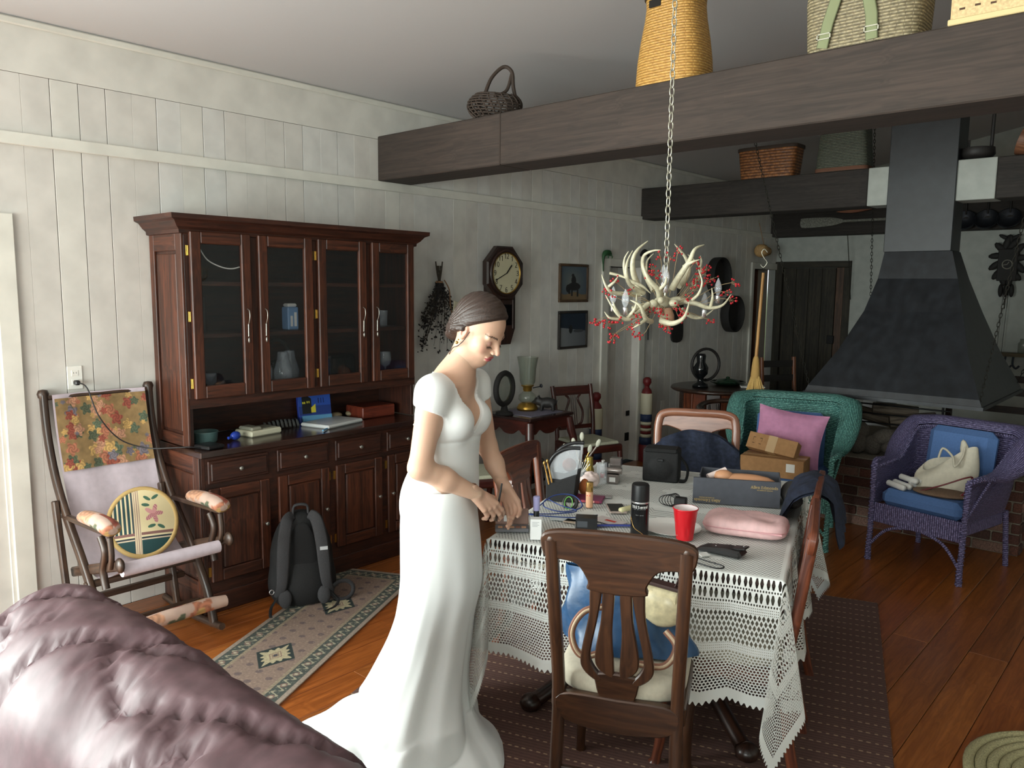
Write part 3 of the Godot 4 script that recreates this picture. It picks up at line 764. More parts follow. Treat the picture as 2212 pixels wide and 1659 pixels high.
func head_paint(p: Vector3) -> Color:
	var q := hq(p)
	var m := Vector3(q.x, q.y, absf(q.z))
	var skin := Color(0.63, 0.39, 0.275)
	var blush := clampf(1.0 - m.distance_to(Vector3(0.068, -0.036, 0.044)) / 0.03, 0.0, 1.0)
	skin = skin.lerp(Color(0.66, 0.28, 0.22), blush * 0.5)
	skin = skin.lerp(Color(0.66, 0.27, 0.22), clampf(1.0 - m.distance_to(Vector3(-0.012, -0.02, 0.078)) / 0.03, 0, 1) * 0.6)
	skin = skin.lerp(Color(0.66, 0.30, 0.26), clampf(1.0 - m.distance_to(Vector3(0.12, -0.038, 0)) / 0.018, 0, 1) * 0.5)
	var lid := m.distance_to(Vector3(0.0715, -0.015, 0.031))
	if lid < 0.0145 and q.x > 0.07:
		skin = Color(0.55, 0.30, 0.24)
		if q.y < -0.0215:
			skin = Color(0.06, 0.04, 0.035)
	if q.x > 0.078 and m.z < 0.021 and q.y < -0.0595 and q.y > -0.084 and eb(m - Vector3(0.088, -0.0708, 0), Vector3(0.02, 0.0125, 0.0215)) < 0.0:
		skin = Color(0.50, 0.12, 0.13)
		if absf(q.y + 0.0708) < 0.0013:
			skin = Color(0.2, 0.05, 0.05)
	var br := q.y - (0.010 + 0.006 * sin(clampf((m.z - 0.012) / 0.038, 0, 1) * 2.2))
	if q.x > 0.055 and m.z > 0.013 and m.z < 0.052 and absf(br) < 0.0034 - 0.0018 * (m.z - 0.013) / 0.039:
		skin = Color(0.12, 0.07, 0.05)
	return skin

func hair_field(p: Vector3) -> float:
	var q := hq(p)
	var wave := 0.0008 * sin(atan2(q.y + 0.055, q.x + 0.10) * 44.0 + 2.5 * sin(q.z * 45.0)) + 0.0005 * sin(atan2(q.y + 0.05, q.x + 0.10) * 97.0 + q.z * 30.0)
	var d := eb(q - Vector3(-0.014, 0.027, 0), Vector3(0.103, 0.098, 0.083)) + wave
	d = smin(d, eb(q - Vector3(-0.055, -0.03, 0), Vector3(0.062, 0.055, 0.07)) + wave, 0.03)
	var az := absf(q.z)
	var line := 0.727 * q.x - 0.684 * q.y + 0.004 + 0.10 * maxf(0.0, az - 0.045)
	line = maxf(line, -(q.y + 0.028 + maxf(0.0, -q.x - 0.02) * 1.0) * 0.9)
	d = -smin(-d, -line, 0.012)
	# bun, twisted
	var bq := q - Vector3(-0.082, -0.062, 0.006)
	var an := atan2(bq.y, bq.x)
	var bun := eb(bq, Vector3(0.034, 0.040, 0.046)) + 0.003 * sin(an * 3.0 + bq.length() * 230.0)
	d = smin(d, bun, 0.008)
	var swirl := cap(q, Vector3(-0.062, -0.028, 0.055), Vector3(-0.085, -0.035, 0.03), 0.014, 0.012)
	d = smin(d, swirl + wave, 0.008)
	return smin(d, cap(q, Vector3(-0.02, -0.012, 0.076), Vector3(-0.064, -0.038, 0.058), 0.011, 0.014) + wave, 0.012)

func dress_field(p: Vector3) -> float:
	var d := torso(p) - 0.004 + 0.0035 * exp(-pow((p.y - 1.163 + 0.05 * absf((p - Vector3(-0.03, 0, 0)).dot(LB))) * 130.0, 2.0))
	var ar := Vector3(ER - SR).normalized()
	var al := Vector3(EL - SL).normalized()
	var q := (p - SR).dot(ar) - 0.064 - 0.25 * (p - SR).dot(FB)
	d = smin(d, maxf(cap(p, SR, ER, 0.058, 0.052), q), 0.03)
	q = (p - SL).dot(al) - 0.06
	d = smin(d, maxf(cap(p, SL, EL, 0.053, 0.048), q), 0.03)
	# deep V in front, scoop behind
	var c := p - Vector3(-0.02, 1.178, -0.008)
	var fr := c.dot(FB)
	var la := absf(c.dot(LB) * 1.0)
	if fr > -0.02:
		d = maxf(d, (c.y * 0.46 - la) * 0.9)
	else:
		d = maxf(d, minf(c.y - 0.150 - la * 0.2, 0.105 - la))
	return maxf(d, 0.86 - p.y)

func hand(b: MB, wrist: Vector3, fwd: Vector3, palm: Vector3, thumb: Vector3, curl: Array, tcurl: float, size := 1.0) -> void:
	# fwd: wrist to knuckles; palm: out of the palm; thumb: towards the thumb side
	var caps := []
	var L := 0.082 * size
	var k := 1.0 * size
	for i in 4:
		var off := thumb * (0.027 - 0.0185 * i) * k
		caps.append([wrist + off * 0.55, wrist + fwd * (L - 0.006 * absf(i - 1.0)) + off, 0.0135 * k, 0.0105 * k])
	for i in 4:
		var off := thumb * (0.027 - 0.0185 * i) * k
		var p := wrist + fwd * (L - 0.006 * absf(i - 1.0)) + off
		var ln: float = [0.040, 0.044, 0.041, 0.032][i] * k
		var ang := 0.0
		for s in 3:
			ang += curl[i] * [0.8, 1.1, 0.7][s]
			var dir := (fwd * cos(ang) + palm * sin(ang) + thumb * 0.05 * (1.5 - i)).normalized()
			var q: Vector3 = p + dir * ln * [1.0, 0.66, 0.52][s]
			caps.append([p, q, [0.0094, 0.0085, 0.0077][s] * k, [0.0085, 0.0077, 0.0066][s] * k])
			p = q
	var tb := wrist + fwd * 0.022 * k + thumb * 0.022 * k + palm * 0.006
	var td := (fwd * 0.72 + thumb * 0.6 + palm * 0.35).normalized()
	var t1 := tb + td * 0.042 * k
	var t2d := (fwd * cos(tcurl) + palm * sin(tcurl) * 0.8 - thumb * 0.15).normalized()
	var t2 := t1 + t2d * 0.032 * k
	var t3 := t2 + (t2d + palm * 0.2 - thumb * 0.2).normalized() * 0.025 * k
	caps.append([tb, t1, 0.0135 * k, 0.0105 * k]); caps.append([t1, t2, 0.0102 * k, 0.009 * k]); caps.append([t2, t3, 0.009 * k, 0.0072 * k])
	var lo := wrist
	var hi := wrist
	for c in caps:
		lo = lo.min(c[0]).min(c[1])
		hi = hi.max(c[0]).max(c[1])
	var f := func(p: Vector3) -> float:
		var d := cap(p, wrist - fwd * 0.03, wrist, 0.0255, 0.0235)
		for i in caps.size():
			var c: Array = caps[i]
			d = smin(d, cap(p, c[0], c[1], c[2], c[3]), 0.010 if i < 4 or i == 16 else 0.0045)
		return d
	b.net(f, lo - Vector3.ONE * 0.03, hi + Vector3.ONE * 0.03, 0.003)

func person() -> void:
	var o := thing("person", "woman in long white cap-sleeved gown, brown hair in low bun, leaning over the table", "woman", Vector3(2.207, 0.008, -1.929), 42.0)
	var skin := mt("skin", Color.WHITE, 0.58)
	skin.vertex_color_use_as_albedo = true
	skin.subsurf_scatter_enabled = true
	skin.subsurf_scatter_strength = 0.12
	var b := mb().tint(Color(0.63, 0.39, 0.275))
	b.net(skin_field, Vector3(-0.28, 0.84, -0.30), Vector3(0.26, 1.46, 0.30), 0.0085)
	b.tint(Color(0.61, 0.365, 0.26))
	hand(b, WR, Vector3(0.66, -0.70, -0.30).normalized(), Vector3(-0.10, -0.45, -0.55).normalized(), Vector3(0.62, 0.30, -0.60).normalized(), [0.55, 0.62, 0.72, 0.8], 0.7)
	hand(b, WL, Vector3(0.42, -0.88, 0.05).normalized(), Vector3(-0.35, -0.15, 0.62).normalized(), Vector3(-0.70, -0.30, -0.40).normalized(), [0.32, 0.62, 0.8, 0.55], 0.5)
	b.tint(Color(0.63, 0.39, 0.275))
	b.net(head_field, H0 - Vector3(0.16, 0.205, 0.12), H0 + Vector3(0.14, 0.135, 0.12), 0.0029, head_paint)
	part(o, "body", b, skin)
	var hm := blotch("brown_hair", C8(44, 31, 25), C8(64, 47, 39), 0.5, 0.05, 111, 0.06, 9.0)
	var hr := mb()
	hr.net(hair_field, H0 - Vector3(0.19, 0.17, 0.13), H0 + Vector3(0.14, 0.145, 0.13), 0.0036)
	var rt := HF.cross(HU)
	var hp := func(x: float, y: float, z: float) -> Vector3: return H0 + HF * x + HU * y + rt * z
	hr.tube(spline([hp.call(0.012, -0.005, 0.077), hp.call(0.008, -0.045, 0.080), hp.call(-0.004, -0.075, 0.078), hp.call(-0.020, -0.095, 0.074), hp.call(-0.024, -0.125, 0.070)], 5), 0.0018, 5)
	part(o, "hair", hr, hm)
	part(o, "earring", mb().ell(hp.call(-0.012, -0.066, 0.080), Vector3.ONE * 0.0058, 8, 10).ell(hp.call(-0.012, -0.054, 0.079), Vector3.ONE * 0.003, 6, 8), mt("gold", C8(180, 150, 90), 0.25, 0.9))
	# eyelashes
	var la := mb()
	for i in 9:
		var t := i / 8.0
		var z := 0.019 + 0.024 * t
		la.rod(hp.call(0.0835 - 0.004 * absf(t - 0.4), -0.0225, z), hp.call(0.092 - 0.005 * t, -0.029, z + 0.003 * t), 0.0007, 0.0003, 4)
		la.rod(hp.call(0.0835 - 0.004 * absf(t - 0.4), -0.0225, -z), hp.call(0.092 - 0.005 * t, -0.029, -z - 0.003 * t), 0.0007, 0.0003, 4)
	part(o, "eyelashes", la, mt("lash", C8(24, 18, 16), 0.8))
	# gown: bodice from the body's own shape, skirt lofted down to the train
	var satin := mt("gown_satin", C8(234, 235, 234), 0.6)
	satin.rim_enabled = true
	satin.rim = 0.2
	var g := mb()
	g.net(dress_field, Vector3(-0.27, 0.85, -0.28), Vector3(0.20, 1.43, 0.27), 0.0075)
	# y, left, right, far, near (extents in her frame)
	var R := [[0.985, -0.166, 0.070, -0.165, 0.150], [0.93, -0.192, 0.071, -0.185, 0.165], [0.86, -0.204, 0.080, -0.19, 0.172], [0.74, -0.206, 0.092, -0.19, 0.176], [0.62, -0.208, 0.095, -0.19, 0.182], [0.50, -0.226, 0.070, -0.20, 0.185], [0.38, -0.262, 0.058, -0.22, 0.20], [0.27, -0.312, 0.050, -0.25, 0.24], [0.17, -0.366, 0.060, -0.29, 0.31], [0.09, -0.43, 0.10, -0.33, 0.42], [0.035, -0.52, 0.165, -0.37, 0.56], [0.010, -0.62, 0.19, -0.40, 0.70]]
	var P := PackedVector3Array()
	var rows := 60
	var nc := 120
	for i in rows:
		var t := float(i) / (rows - 1) * (R.size() - 1)
		var k := mini(int(t), R.size() - 2)
		var u := t - k
		var e := []
		for c in 5:
			e.append(cubic_interpolate(R[k][c], R[k + 1][c], R[maxi(k - 1, 0)][c], R[mini(k + 2, R.size() - 1)][c], u))
		var y: float = e[0]
		var cx: float = (e[1] + e[2]) * 0.5
		var cz: float = (e[3] + e[4]) * 0.5
		var amp := 0.085 * smoothstep(0.95, 0.2, y)
		for j in nc:
			var a := TAU * j / nc
			var rx: float = (e[2] - e[1]) * 0.5
			var rz: float = (e[4] - e[3]) * 0.5
			var f := 1.0 + amp * (0.55 * sin(a * 7.0 + 1.2 + (1.0 - y) * 1.5) + 0.45 * sin(a * 4.0 - 0.7 - y * 1.2) + 0.25 * sin(a * 13.0 + y * 3.0)) - amp * 0.3
			var tx := clampf((0.95 - y) * 0.25, 0.0, 0.2)
			var yy := y
			if y < 0.15:
				yy = y * (0.8 + 0.35 * sin(a * 5.0 + 0.5)) + 0.004
			P.append(Vector3(cx + cos(a) * rx * (f if absf(cos(a)) < 0.97 else lerpf(f, 1.0, 0.5)) - tx * 0.0, maxf(yy, 0.004), cz + sin(a) * rz * f))
	g.grid(P, rows, nc, false, true)
	part(o, "gown", g, satin)
	# seam under the bust, scalloped edge of the V, petals down the back
	var pe := mb()
	var rng := RandomNumberGenerator.new()
	rng.seed = 5
	for i in 70:
		var y := 1.385 - 0.24 * rng.randf()
		var s := rng.randf_range(-0.8, 0.8)
		var p := Vector3(-0.04, y, -0.01) - FB * 0.10 + LB * 0.09 * s
		for it in 6:
			var d := torso(p)
			p -= -FB * (d - 0.006) * 0.9
		if torso(p) < 0.03:
			pe.ell(p, Vector3(0.009, 0.007, 0.003), 5, 7, rot(Vector3(rng.randf(), rng.randf(), rng.randf()), rng.randf() * 180.0))
	var pt := part(o, "lace_petals", pe, satin)
	pt.set_meta("kind", "stuff")

func bride_things() -> void:
	# compact of eye shadows, lid raised, held on the table corner; brush in her right hand
	var c := thing("makeup_palette", "open brown makeup compact tipped up in the woman's left hand at the table corner", "palette", tw(-0.475, 0.766, 0.60), TA + 24)
	part(c, "tray", mb().bx(Vector3(-0.065, 0, -0.03), Vector3(0.065, 0.014, 0.03), 0.003), mt("compact_grey", C8(112, 112, 116), 0.5))
	for i in 5:
		part(c, "powder", mb().bx(Vector3(-0.054 + i * 0.0225, 0.013, -0.004), Vector3(-0.036 + i * 0.0225, 0.0155, 0.018), 0.001), mt("powder_%d" % (i % 2), [C8(206, 160, 128), C8(150, 104, 84)][i % 2], 0.8))
	part(c, "lid", mb().box(Vector3(0.0, 0.042, -0.042), Vector3(0.13, 0.062, 0.008), 0.003, rot(Vector3.RIGHT, -22)), mt("compact_brown", C8(150, 118, 106), 0.35))
	part(c, "sticker", mb().box(Vector3(-0.02, 0.036, -0.035), Vector3(0.024, 0.024, 0.002), 0.0008, rot(Vector3.RIGHT, -22)), mt("white_plastic", C8(232, 232, 230), 0.5))
	var b := thing("makeup_brush", "thin dark makeup brush held upright in the woman's right hand", "brush", Vector3(2.207, 0, -1.929), 42.0)
	part(b, "handle", mb().rod(Vector3(0.150, 0.905, 0.035), Vector3(0.166, 1.0, 0.02), 0.0042, 0.003), mt("black_plastic", C8(22, 22, 24), 0.4))
	part(b, "bristles", mb().rod(Vector3(0.150, 0.905, 0.035), Vector3(0.143, 0.868, 0.04), 0.005, 0.008), mt("bristle", C8(60, 46, 38), 0.9))

# ---------------------------------------------------------------- left side: rocker, rugs, sofa, backpack
func floral(key: String, base: Color, sd: int, w := 256, h := 192, blooms := 60) -> ImageTexture:
	var rng := RandomNumberGenerator.new()
	rng.seed = sd
	var pal := [C8(150, 78, 62), C8(176, 112, 84), C8(196, 158, 96), C8(92, 104, 82), C8(120, 112, 120), C8(84, 92, 70), C8(190, 140, 110)]
	var bl := []
	for i in blooms:
		bl.append([rng.randf(), rng.randf(), rng.randf_range(0.03, 0.11), pal[rng.randi() % pal.size()], rng.randf() * 6.0])
	var f := FastNoiseLite.new()
	f.seed = sd
	f.frequency = 0.03
	var asp := float(w) / h
	return art(w, h, func(u: float, v: float) -> Color:
		var k := base
		for q in bl:
			var dx: float = (u - q[0]) * asp
			var dy: float = v - q[1]
			var r: float = sqrt(dx * dx + dy * dy) / q[2]
			if r < 1.3:
				var an: float = atan2(dy, dx) + q[4]
				var e := 0.8 + 0.2 * cos(an * 5.0)
				if r < e:
					k = q[3] * (0.82 + 0.3 * absf(sin(r * 7.0 + an * 1.5)))
		return k * (0.92 + 0.16 * f.get_noise_2d(u * w, v * h)))

func cloth_pic(key: String, t: Texture2D, rough := 0.85) -> StandardMaterial3D:
	var m := mt(key, Color.WHITE, rough)
	m.albedo_texture = t
	return m

# sheet through rows of points, texture once over it
func sheet(b: MB, rows: Array, us := 1.0, vs := 1.0) -> MB:
	var P := PackedVector3Array()
	for r in rows:
		for p in r:
			P.append(p)
	var nv: int = rows[0].size()
	var s := b.v.size()
	b.grid(P, rows.size(), nv)
	for i in rows.size():
		for j in nv:
			b.uv[s + i * nv + j] = Vector2(float(j) / (nv - 1) * us, float(i) / (rows.size() - 1) * vs)
	return b

func rocker() -> void:
	var wd := wood("rocker_wood", C8(40, 27, 20), C8(82, 58, 42), 0.45, 121, 0.9, 0.2)
	var fl := cloth_pic("rocker_floral", floral("rf", C8(152, 124, 82), 7, 256, 192, 90))
	var fp := cloth_pic("pad_floral", floral("pf", C8(196, 166, 150), 13, 128, 128, 30))
	var lil := blotch("lilac_canvas", C8(206, 192, 200), C8(192, 178, 188), 0.85, 0.03, 122, 0.03, 3.0)
	var t := thing("folding_rocker", "folding wooden rocking chair with lilac canvas sling and floral headrest beside the doorway", "chair")
	for z in [-1.265, -1.765]:
		var pts := [Vector3(0.03, 1.17, z), Vector3(0.055, 0.98, z), Vector3(0.13, 0.78, z), Vector3(0.26, 0.60, z), Vector3(0.44, 0.41, z), Vector3(0.60, 0.20, z), Vector3(0.66, 0.03, z)]
		var p := spline(pts, 4)
		var b := mb().bar(p, 0.048, 0.03, Vector3(0, 0, 1))
		part(t, "back_stile", b, wd)
		part(t, "finial", mb().at(Vector3(0.03, 1.17, z)).lathe([[0.022, -0.02], [0.027, 0.0], [0.02, 0.018], [0, 0.022]], 10), wd)
		part(t, "rear_leg", mb().beam(Vector3(0.20, 0.68, z + 0.03), Vector3(0.34, 0.0, z + 0.03), 0.04, 0.026, 0.005, Vector3(0, 0, 1)), wd)
		part(t, "seat_rail", mb().beam(Vector3(0.24, 0.33, z - 0.02), Vector3(0.80, 0.50, z - 0.02), 0.046, 0.028, 0.006, Vector3(0, 0, 1)).ell(Vector3(0.80, 0.50, z - 0.02), Vector3(0.034, 0.034, 0.018), 8, 12), wd)
		part(t, "arm_post", mb().tube(spline([Vector3(0.66, 0.60, z), Vector3(0.70, 0.54, z), Vector3(0.665, 0.45, z), Vector3(0.69, 0.37, z)], 5), 0.017, 8), wd)
		part(t, "arm_strut", mb().tube(spline([Vector3(0.76, 0.62, z), Vector3(0.77, 0.54, z), Vector3(0.75, 0.48, z)], 4), 0.013, 8), wd)
		part(t, "arm", mb().beam(Vector3(0.22, 0.605, z), Vector3(0.78, 0.635, z), 0.03, 0.024, 0.006, Vector3(0, 1, 0)), wd)
		part(t, "rocker_foot", mb().tube(spline([Vector3(0.12, 0.03, z), Vector3(0.4, 0.018, z), Vector3(0.74, 0.05, z)], 5), 0.018, 8), wd)
		var pad := part(t, "arm_pad", mb().tube(spline([Vector3(0.46, 0.655, z), Vector3(0.6, 0.667, z), Vector3(0.74, 0.668, z), Vector3(0.80, 0.655, z)], 4), [0.02, 0.036, 0.04, 0.041, 0.042, 0.043, 0.043, 0.044, 0.044, 0.043, 0.042, 0.038, 0.02], 12, true, false, 0.75), fp)
		pad.set_meta("label", "padded floral armrest cover")
	for q in [[0.66, 0.16], [0.30, 0.20], [0.50, 0.34], [0.46, 0.10]]:
		part(t, "crossbar", mb().beam(Vector3(q[0], q[1], -1.79), Vector3(q[0], q[1], -1.24), 0.03, 0.03, 0.005), wd)
	part(t, "footrest_roll", mb().tube(pv([Vector3(0.715, 0.165, -1.31), Vector3(0.715, 0.17, -1.5), Vector3(0.715, 0.172, -1.7), Vector3(0.715, 0.165, -1.80)]), [0.03, 0.034, 0.034, 0.028], 12), fp)
	part(t, "top_bar", mb().rod(Vector3(0.04, 1.15, -1.78), Vector3(0.04, 1.15, -1.25), 0.012), wd)
	# sling: back, sagging seat, over the front roller
	var prof := spline([Vector3(0.055, 1.165, 0), Vector3(0.085, 0.99, 0), Vector3(0.14, 0.80, 0), Vector3(0.22, 0.60, 0), Vector3(0.34, 0.42, 0), Vector3(0.48, 0.365, 0), Vector3(0.63, 0.40, 0), Vector3(0.76, 0.455, 0)], 6)
	var rows := []
	for p in prof:
		var r := []
		for j in 13:
			var u := j / 12.0
			r.append(p + Vector3(-0.012 * sin(u * PI) + 0.004 * sin(u * 14.0 + p.y * 6.0), 0, lerpf(-1.295, -1.735, u)))
		rows.append(r)
	part(t, "sling", sheet(mb(), rows), lil)
	part(t, "front_roll", mb().tube(pv([Vector3(0.775, 0.468, -1.30), Vector3(0.775, 0.468, -1.52), Vector3(0.775, 0.468, -1.745)]), [0.030, 0.031, 0.029], 14), lil)
	var rr := []
	for i in 12:
		var p: Vector3 = prof[1 + i]
		var r := []
		for j in 13:
			var u := j / 12.0
			r.append(p + Vector3(0.012 - 0.012 * sin(u * PI) + 0.004 * sin(u * 14.0 + p.y * 6.0), 0, lerpf(-1.30, -1.73, u)))
		rr.append(r)
	part(t, "headrest", sheet(mb(), rr), fl, "floral tapestry headrest panel")

	# round hooped needlework leaning on the sling
	var pt := art(256, 256, func(u: float, v: float) -> Color:
		var x := u - 0.5
		var y := v - 0.5
		var k := C8(206, 190, 148)
		var g := C8(22, 58, 58)
		if v > 0.66:
			k = g
			if v < 0.70: k = C8(120, 84, 78)
			elif v < 0.725: k = C8(204, 188, 150)
			elif v < 0.75: k = C8(30, 40, 46)
			elif v < 0.77: k = C8(196, 176, 150)
		if u < 0.36 and v < 0.66:
			k = g
			if fmod(u * 16.0, 1.0) < 0.35: k = C8(206, 190, 150)
			elif fmod(u * 16.0, 1.0) < 0.5: k = C8(90, 76, 84)
		if u > 0.36 and u < 0.46:
			k = C8(150, 120, 110) if fmod(u * 34.0, 1.0) < 0.45 else C8(204, 190, 152)
		var fx := u - 0.66
		var fy := v - 0.40
		var r := sqrt(fx * fx + fy * fy)
		var a := atan2(fy, fx)
		if r < 0.10 + 0.045 * cos(a * 5.0):
			k = C8(196, 140, 138) if fmod(a * 1.6 + r * 30.0, 1.0) < 0.6 else C8(150, 92, 98)
		for q in [[0.58, 0.16, 0.6], [0.70, 0.15, -0.5], [0.55, 0.26, 0.2], [0.62, 0.58, -0.2], [0.76, 0.60, 0.5]]:
			var lx: float = u - q[0]
			var ly: float = v - q[1]
			var c := cos(q[2])
			var s := sin(q[2])
			var px := (lx * c + ly * s) / 0.06
			var py := (-lx * s + ly * c) / 0.024
			if px * px + py * py < 1.0:
				k = C8(58, 92, 74)
		return k)
	var hp := thing("embroidered_cushion", "round needlework cushion with magnolia flower and green stripes, leaning in the folding rocker", "cushion", Vector3(0.385, 0.545, -1.56), 0)
	hp.basis = rot(Vector3(0, 1, 0), 90 - 18) * rot(Vector3(1, 0, 0), -24)
	var disc := mb()
	var P := PackedVector3Array()
	for i in 9:
		for j in 40:
			var r := i / 8.0
			var a := TAU * j / 40
			P.append(Vector3(cos(a) * r * 0.150, sin(a) * r * 0.165, 0.022 * (1.0 - r * r)))
	disc.grid(P, 9, 40, false, true)
	for i in disc.v.size():
		disc.uv[i] = Vector2(disc.v[i].x / 0.302 + 0.5, 0.5 - disc.v[i].y / 0.332)
	part(hp, "embroidery", disc, cloth_pic("embroidery", pt))
	part(hp, "rim", mb().ring(Vector3(0, 0, -0.008), 0.165, 0.013, Vector3(0, 0, 1), 40, 8, 1.0, 0.150), mt("tan_piping", C8(176, 146, 90), 0.7))
	var bk := mb()
	for i in P.size():
		P[i].z = -P[i].z - 0.012
	bk.grid(P, 9, 40, false, true, true)
	part(hp, "backing", bk, mt("tan_piping"))

	# wall outlet with plug and cord to the hutch
	var ol := thing("wall_outlet", "white duplex outlet plate on the plank wall above the folding rocker", "outlet", Vector3(0.0, 1.235, -1.42))
	part(ol, "cover_plate", mb().bx(Vector3(0.0, -0.058, -0.036), Vector3(0.006, 0.058, 0.036), 0.003), mt("outlet_white", C8(238, 236, 228), 0.4))
	for s in [-1, 1]:
		var rc := part(ol, "receptacle", mb().bx(Vector3(0.005, s * 0.023 - 0.014, -0.016), Vector3(0.008, s * 0.023 + 0.014, 0.016), 0.0014), mt("outlet_white"))
		for z in [-0.006, 0.006]:
			part(rc, "slot", mb().bx(Vector3(0.0078, s * 0.023 - 0.003, z - 0.001), Vector3(0.0083, s * 0.023 + 0.006, z + 0.001)), mt("black_plastic", C8(22, 22, 24), 0.4))
	var cd := thing("power_cord", "black cord plugged into the wall outlet, sagging across the rocker to the hutch counter", "cord")
	part(cd, "plug", mb().bx(Vector3(0.009, 1.200, -1.432), Vector3(0.045, 1.224, -1.408), 0.006), M["black_plastic"])
	part(cd, "wire", mb().tube(spline([Vector3(0.045, 1.212, -1.42), Vector3(0.10, 1.19, -1.44), Vector3(0.15, 1.05, -1.47), Vector3(0.18, 0.93, -1.55), Vector3(0.24, 0.88, -1.65), Vector3(0.33, 0.88, -1.73), Vector3(0.40, 0.885, -1.80), Vector3(0.415, 0.872, -1.855)], 6), 0.0034, 6), M["black_plastic"])

func rugs() -> void:
	# patterned runner
	var rng := RandomNumberGenerator.new()
	rng.seed = 9
	var f := FastNoiseLite.new()
	f.seed = 4
	f.frequency = 0.09
	var pic2 := art(200, 1120, func(u: float, v: float) -> Color:
		# u across 0.5 m, v along 2.8 m
		var x := u * 0.5
		var z := v * 2.8
		var e := minf(minf(x, 0.5 - x), z)
		var n := f.get_noise_2d(x * 700.0, z * 700.0)
		var k := C8(150, 126, 112)
		if e < 0.022:
			k = C8(168, 150, 134)
		elif e < 0.028:
			k = C8(80, 84, 76)
		elif e < 0.095:
			k = C8(74, 80, 74)
			var al := z if minf(x, 0.5 - x) < z else x
			var q := fmod(al, 0.10) / 0.10 - 0.5
			var w := (e - 0.0615) / 0.033
			var fl := sin(q * 12.0) * 0.55
			if absf(w - fl) < 0.22: k = C8(176, 168, 142)
			if q * q * 8.0 + w * w < 0.22: k = C8(140, 112, 100)
			if q * q * 8.0 + w * w < 0.06: k = C8(196, 186, 160)
			if n > 0.42: k = C8(150, 148, 126)
		elif e < 0.112:
			k = C8(186, 172, 140) if fmod((x + z) * 110.0, 1.0) < 0.5 else C8(130, 110, 96)
		else:
			var cx := fmod(x * 13.0, 1.0) - 0.5
			var cz := fmod(z * 11.0 + 0.5 * floorf(x * 13.0), 1.0) - 0.5
			if cx * cx + cz * cz * 2.0 < 0.05: k = C8(116, 98, 94)
			if n > 0.5: k = C8(168, 150, 126)
			for c in [0.515, 1.12, 1.73, 2.34]:
				var ax := absf(x - 0.255) / 0.10
				var az := absf(z - c) / 0.135
				var dd := ax + az
				if dd < 1.0:
					k = C8(38, 50, 48)
					var an := atan2(az, ax)
					if dd < 0.74 + 0.1 * cos(an * 12.0): k = C8(196, 182, 146)
					if dd < 0.42 and fmod(dd * 7.0, 1.0) < 0.4: k = C8(150, 118, 104)
					if dd < 0.12: k = C8(70, 66, 74)
		return k * (0.84 + 0.12 * n))
	var ru := mb()
	var d := Vector3(0.451, 0, 0.893)
	var w := Vector3(0.893, 0, -0.451)
	var A := Vector3(0.387, 0, -2.709)
	plate(ru, A + Vector3(0, 0.009, 0) + d * 2.8, w * 0.5, -d * 2.8)
	for i in 4:
		ru.uv[i].y = 1.0 - ru.uv[i].y if false else ru.uv[i].y
	var rm := cloth_pic("runner_pattern", pic2, 0.95)
	var r := thing("runner_rug", "patterned runner rug with medallions and green floral border beside the hutch", "rug")
	part(r, "pile", ru, rm)
	var ed := mb()
	ed.at(A + d * 1.4 + w * 0.25, Basis(w, Vector3.UP, w.cross(Vector3.UP)))
	ed.box(Vector3(0, 0.0045, 0), Vector3(0.5, 0.0088, 2.8), 0.003)
	part(r, "edge", ed, mt("runner_edge", C8(160, 140, 124), 0.95))
	# brown ribbed rug with dashed rows under the table
	var bp := art(512, 128, func(u: float, v: float) -> Color:
		var k := C8(104, 74, 66) * (0.94 + 0.1 * f.get_noise_2d(u * 900.0, v * 300.0))
		var rib := fmod(v * 12.0, 1.0)
		k = k * (0.93 + 0.09 * sin(rib * TAU))
		if absf(fmod(v * 3.0, 1.0) - 0.5) < 0.05 and fmod(u * 70.0, 1.0) < 0.5:
			k = C8(168, 140, 112)
		return k)
	var bm := cloth_pic("brown_rug", bp, 0.95)
	bm.uv1_scale = Vector3(1.0, 1.0 / 0.21, 1)
	var br := mb()
	br.box(Vector3(0, 0.004, 0), Vector3(2.06, 0.008, 3.3), 0.003)
	for i in br.v.size():
		br.uv[i] = Vector2(br.v[i].x / 2.0, br.v[i].z)
	solo("brown_rug", br, bm, "brown ribbed rug with rows of pale dashes under the dining table", "rug", tw(-0.12, 0.0005, 0.40), TA)
	# a corner of a braided straw mat, low right
	var st := thing("straw_mat", "round braided straw mat at the lower right corner", "mat", Vector3(4.02, 0, -3.13))
	for i in 9:
		part(st, "braid", mb().ring(Vector3(0, 0.022, 0), 0.05 + 0.037 * i, 0.02, Vector3.UP, 40, 6), blotch("straw", C8(196, 186, 140), C8(140, 132, 92), 0.8, 0.06, 131, 0.2, 9.0))

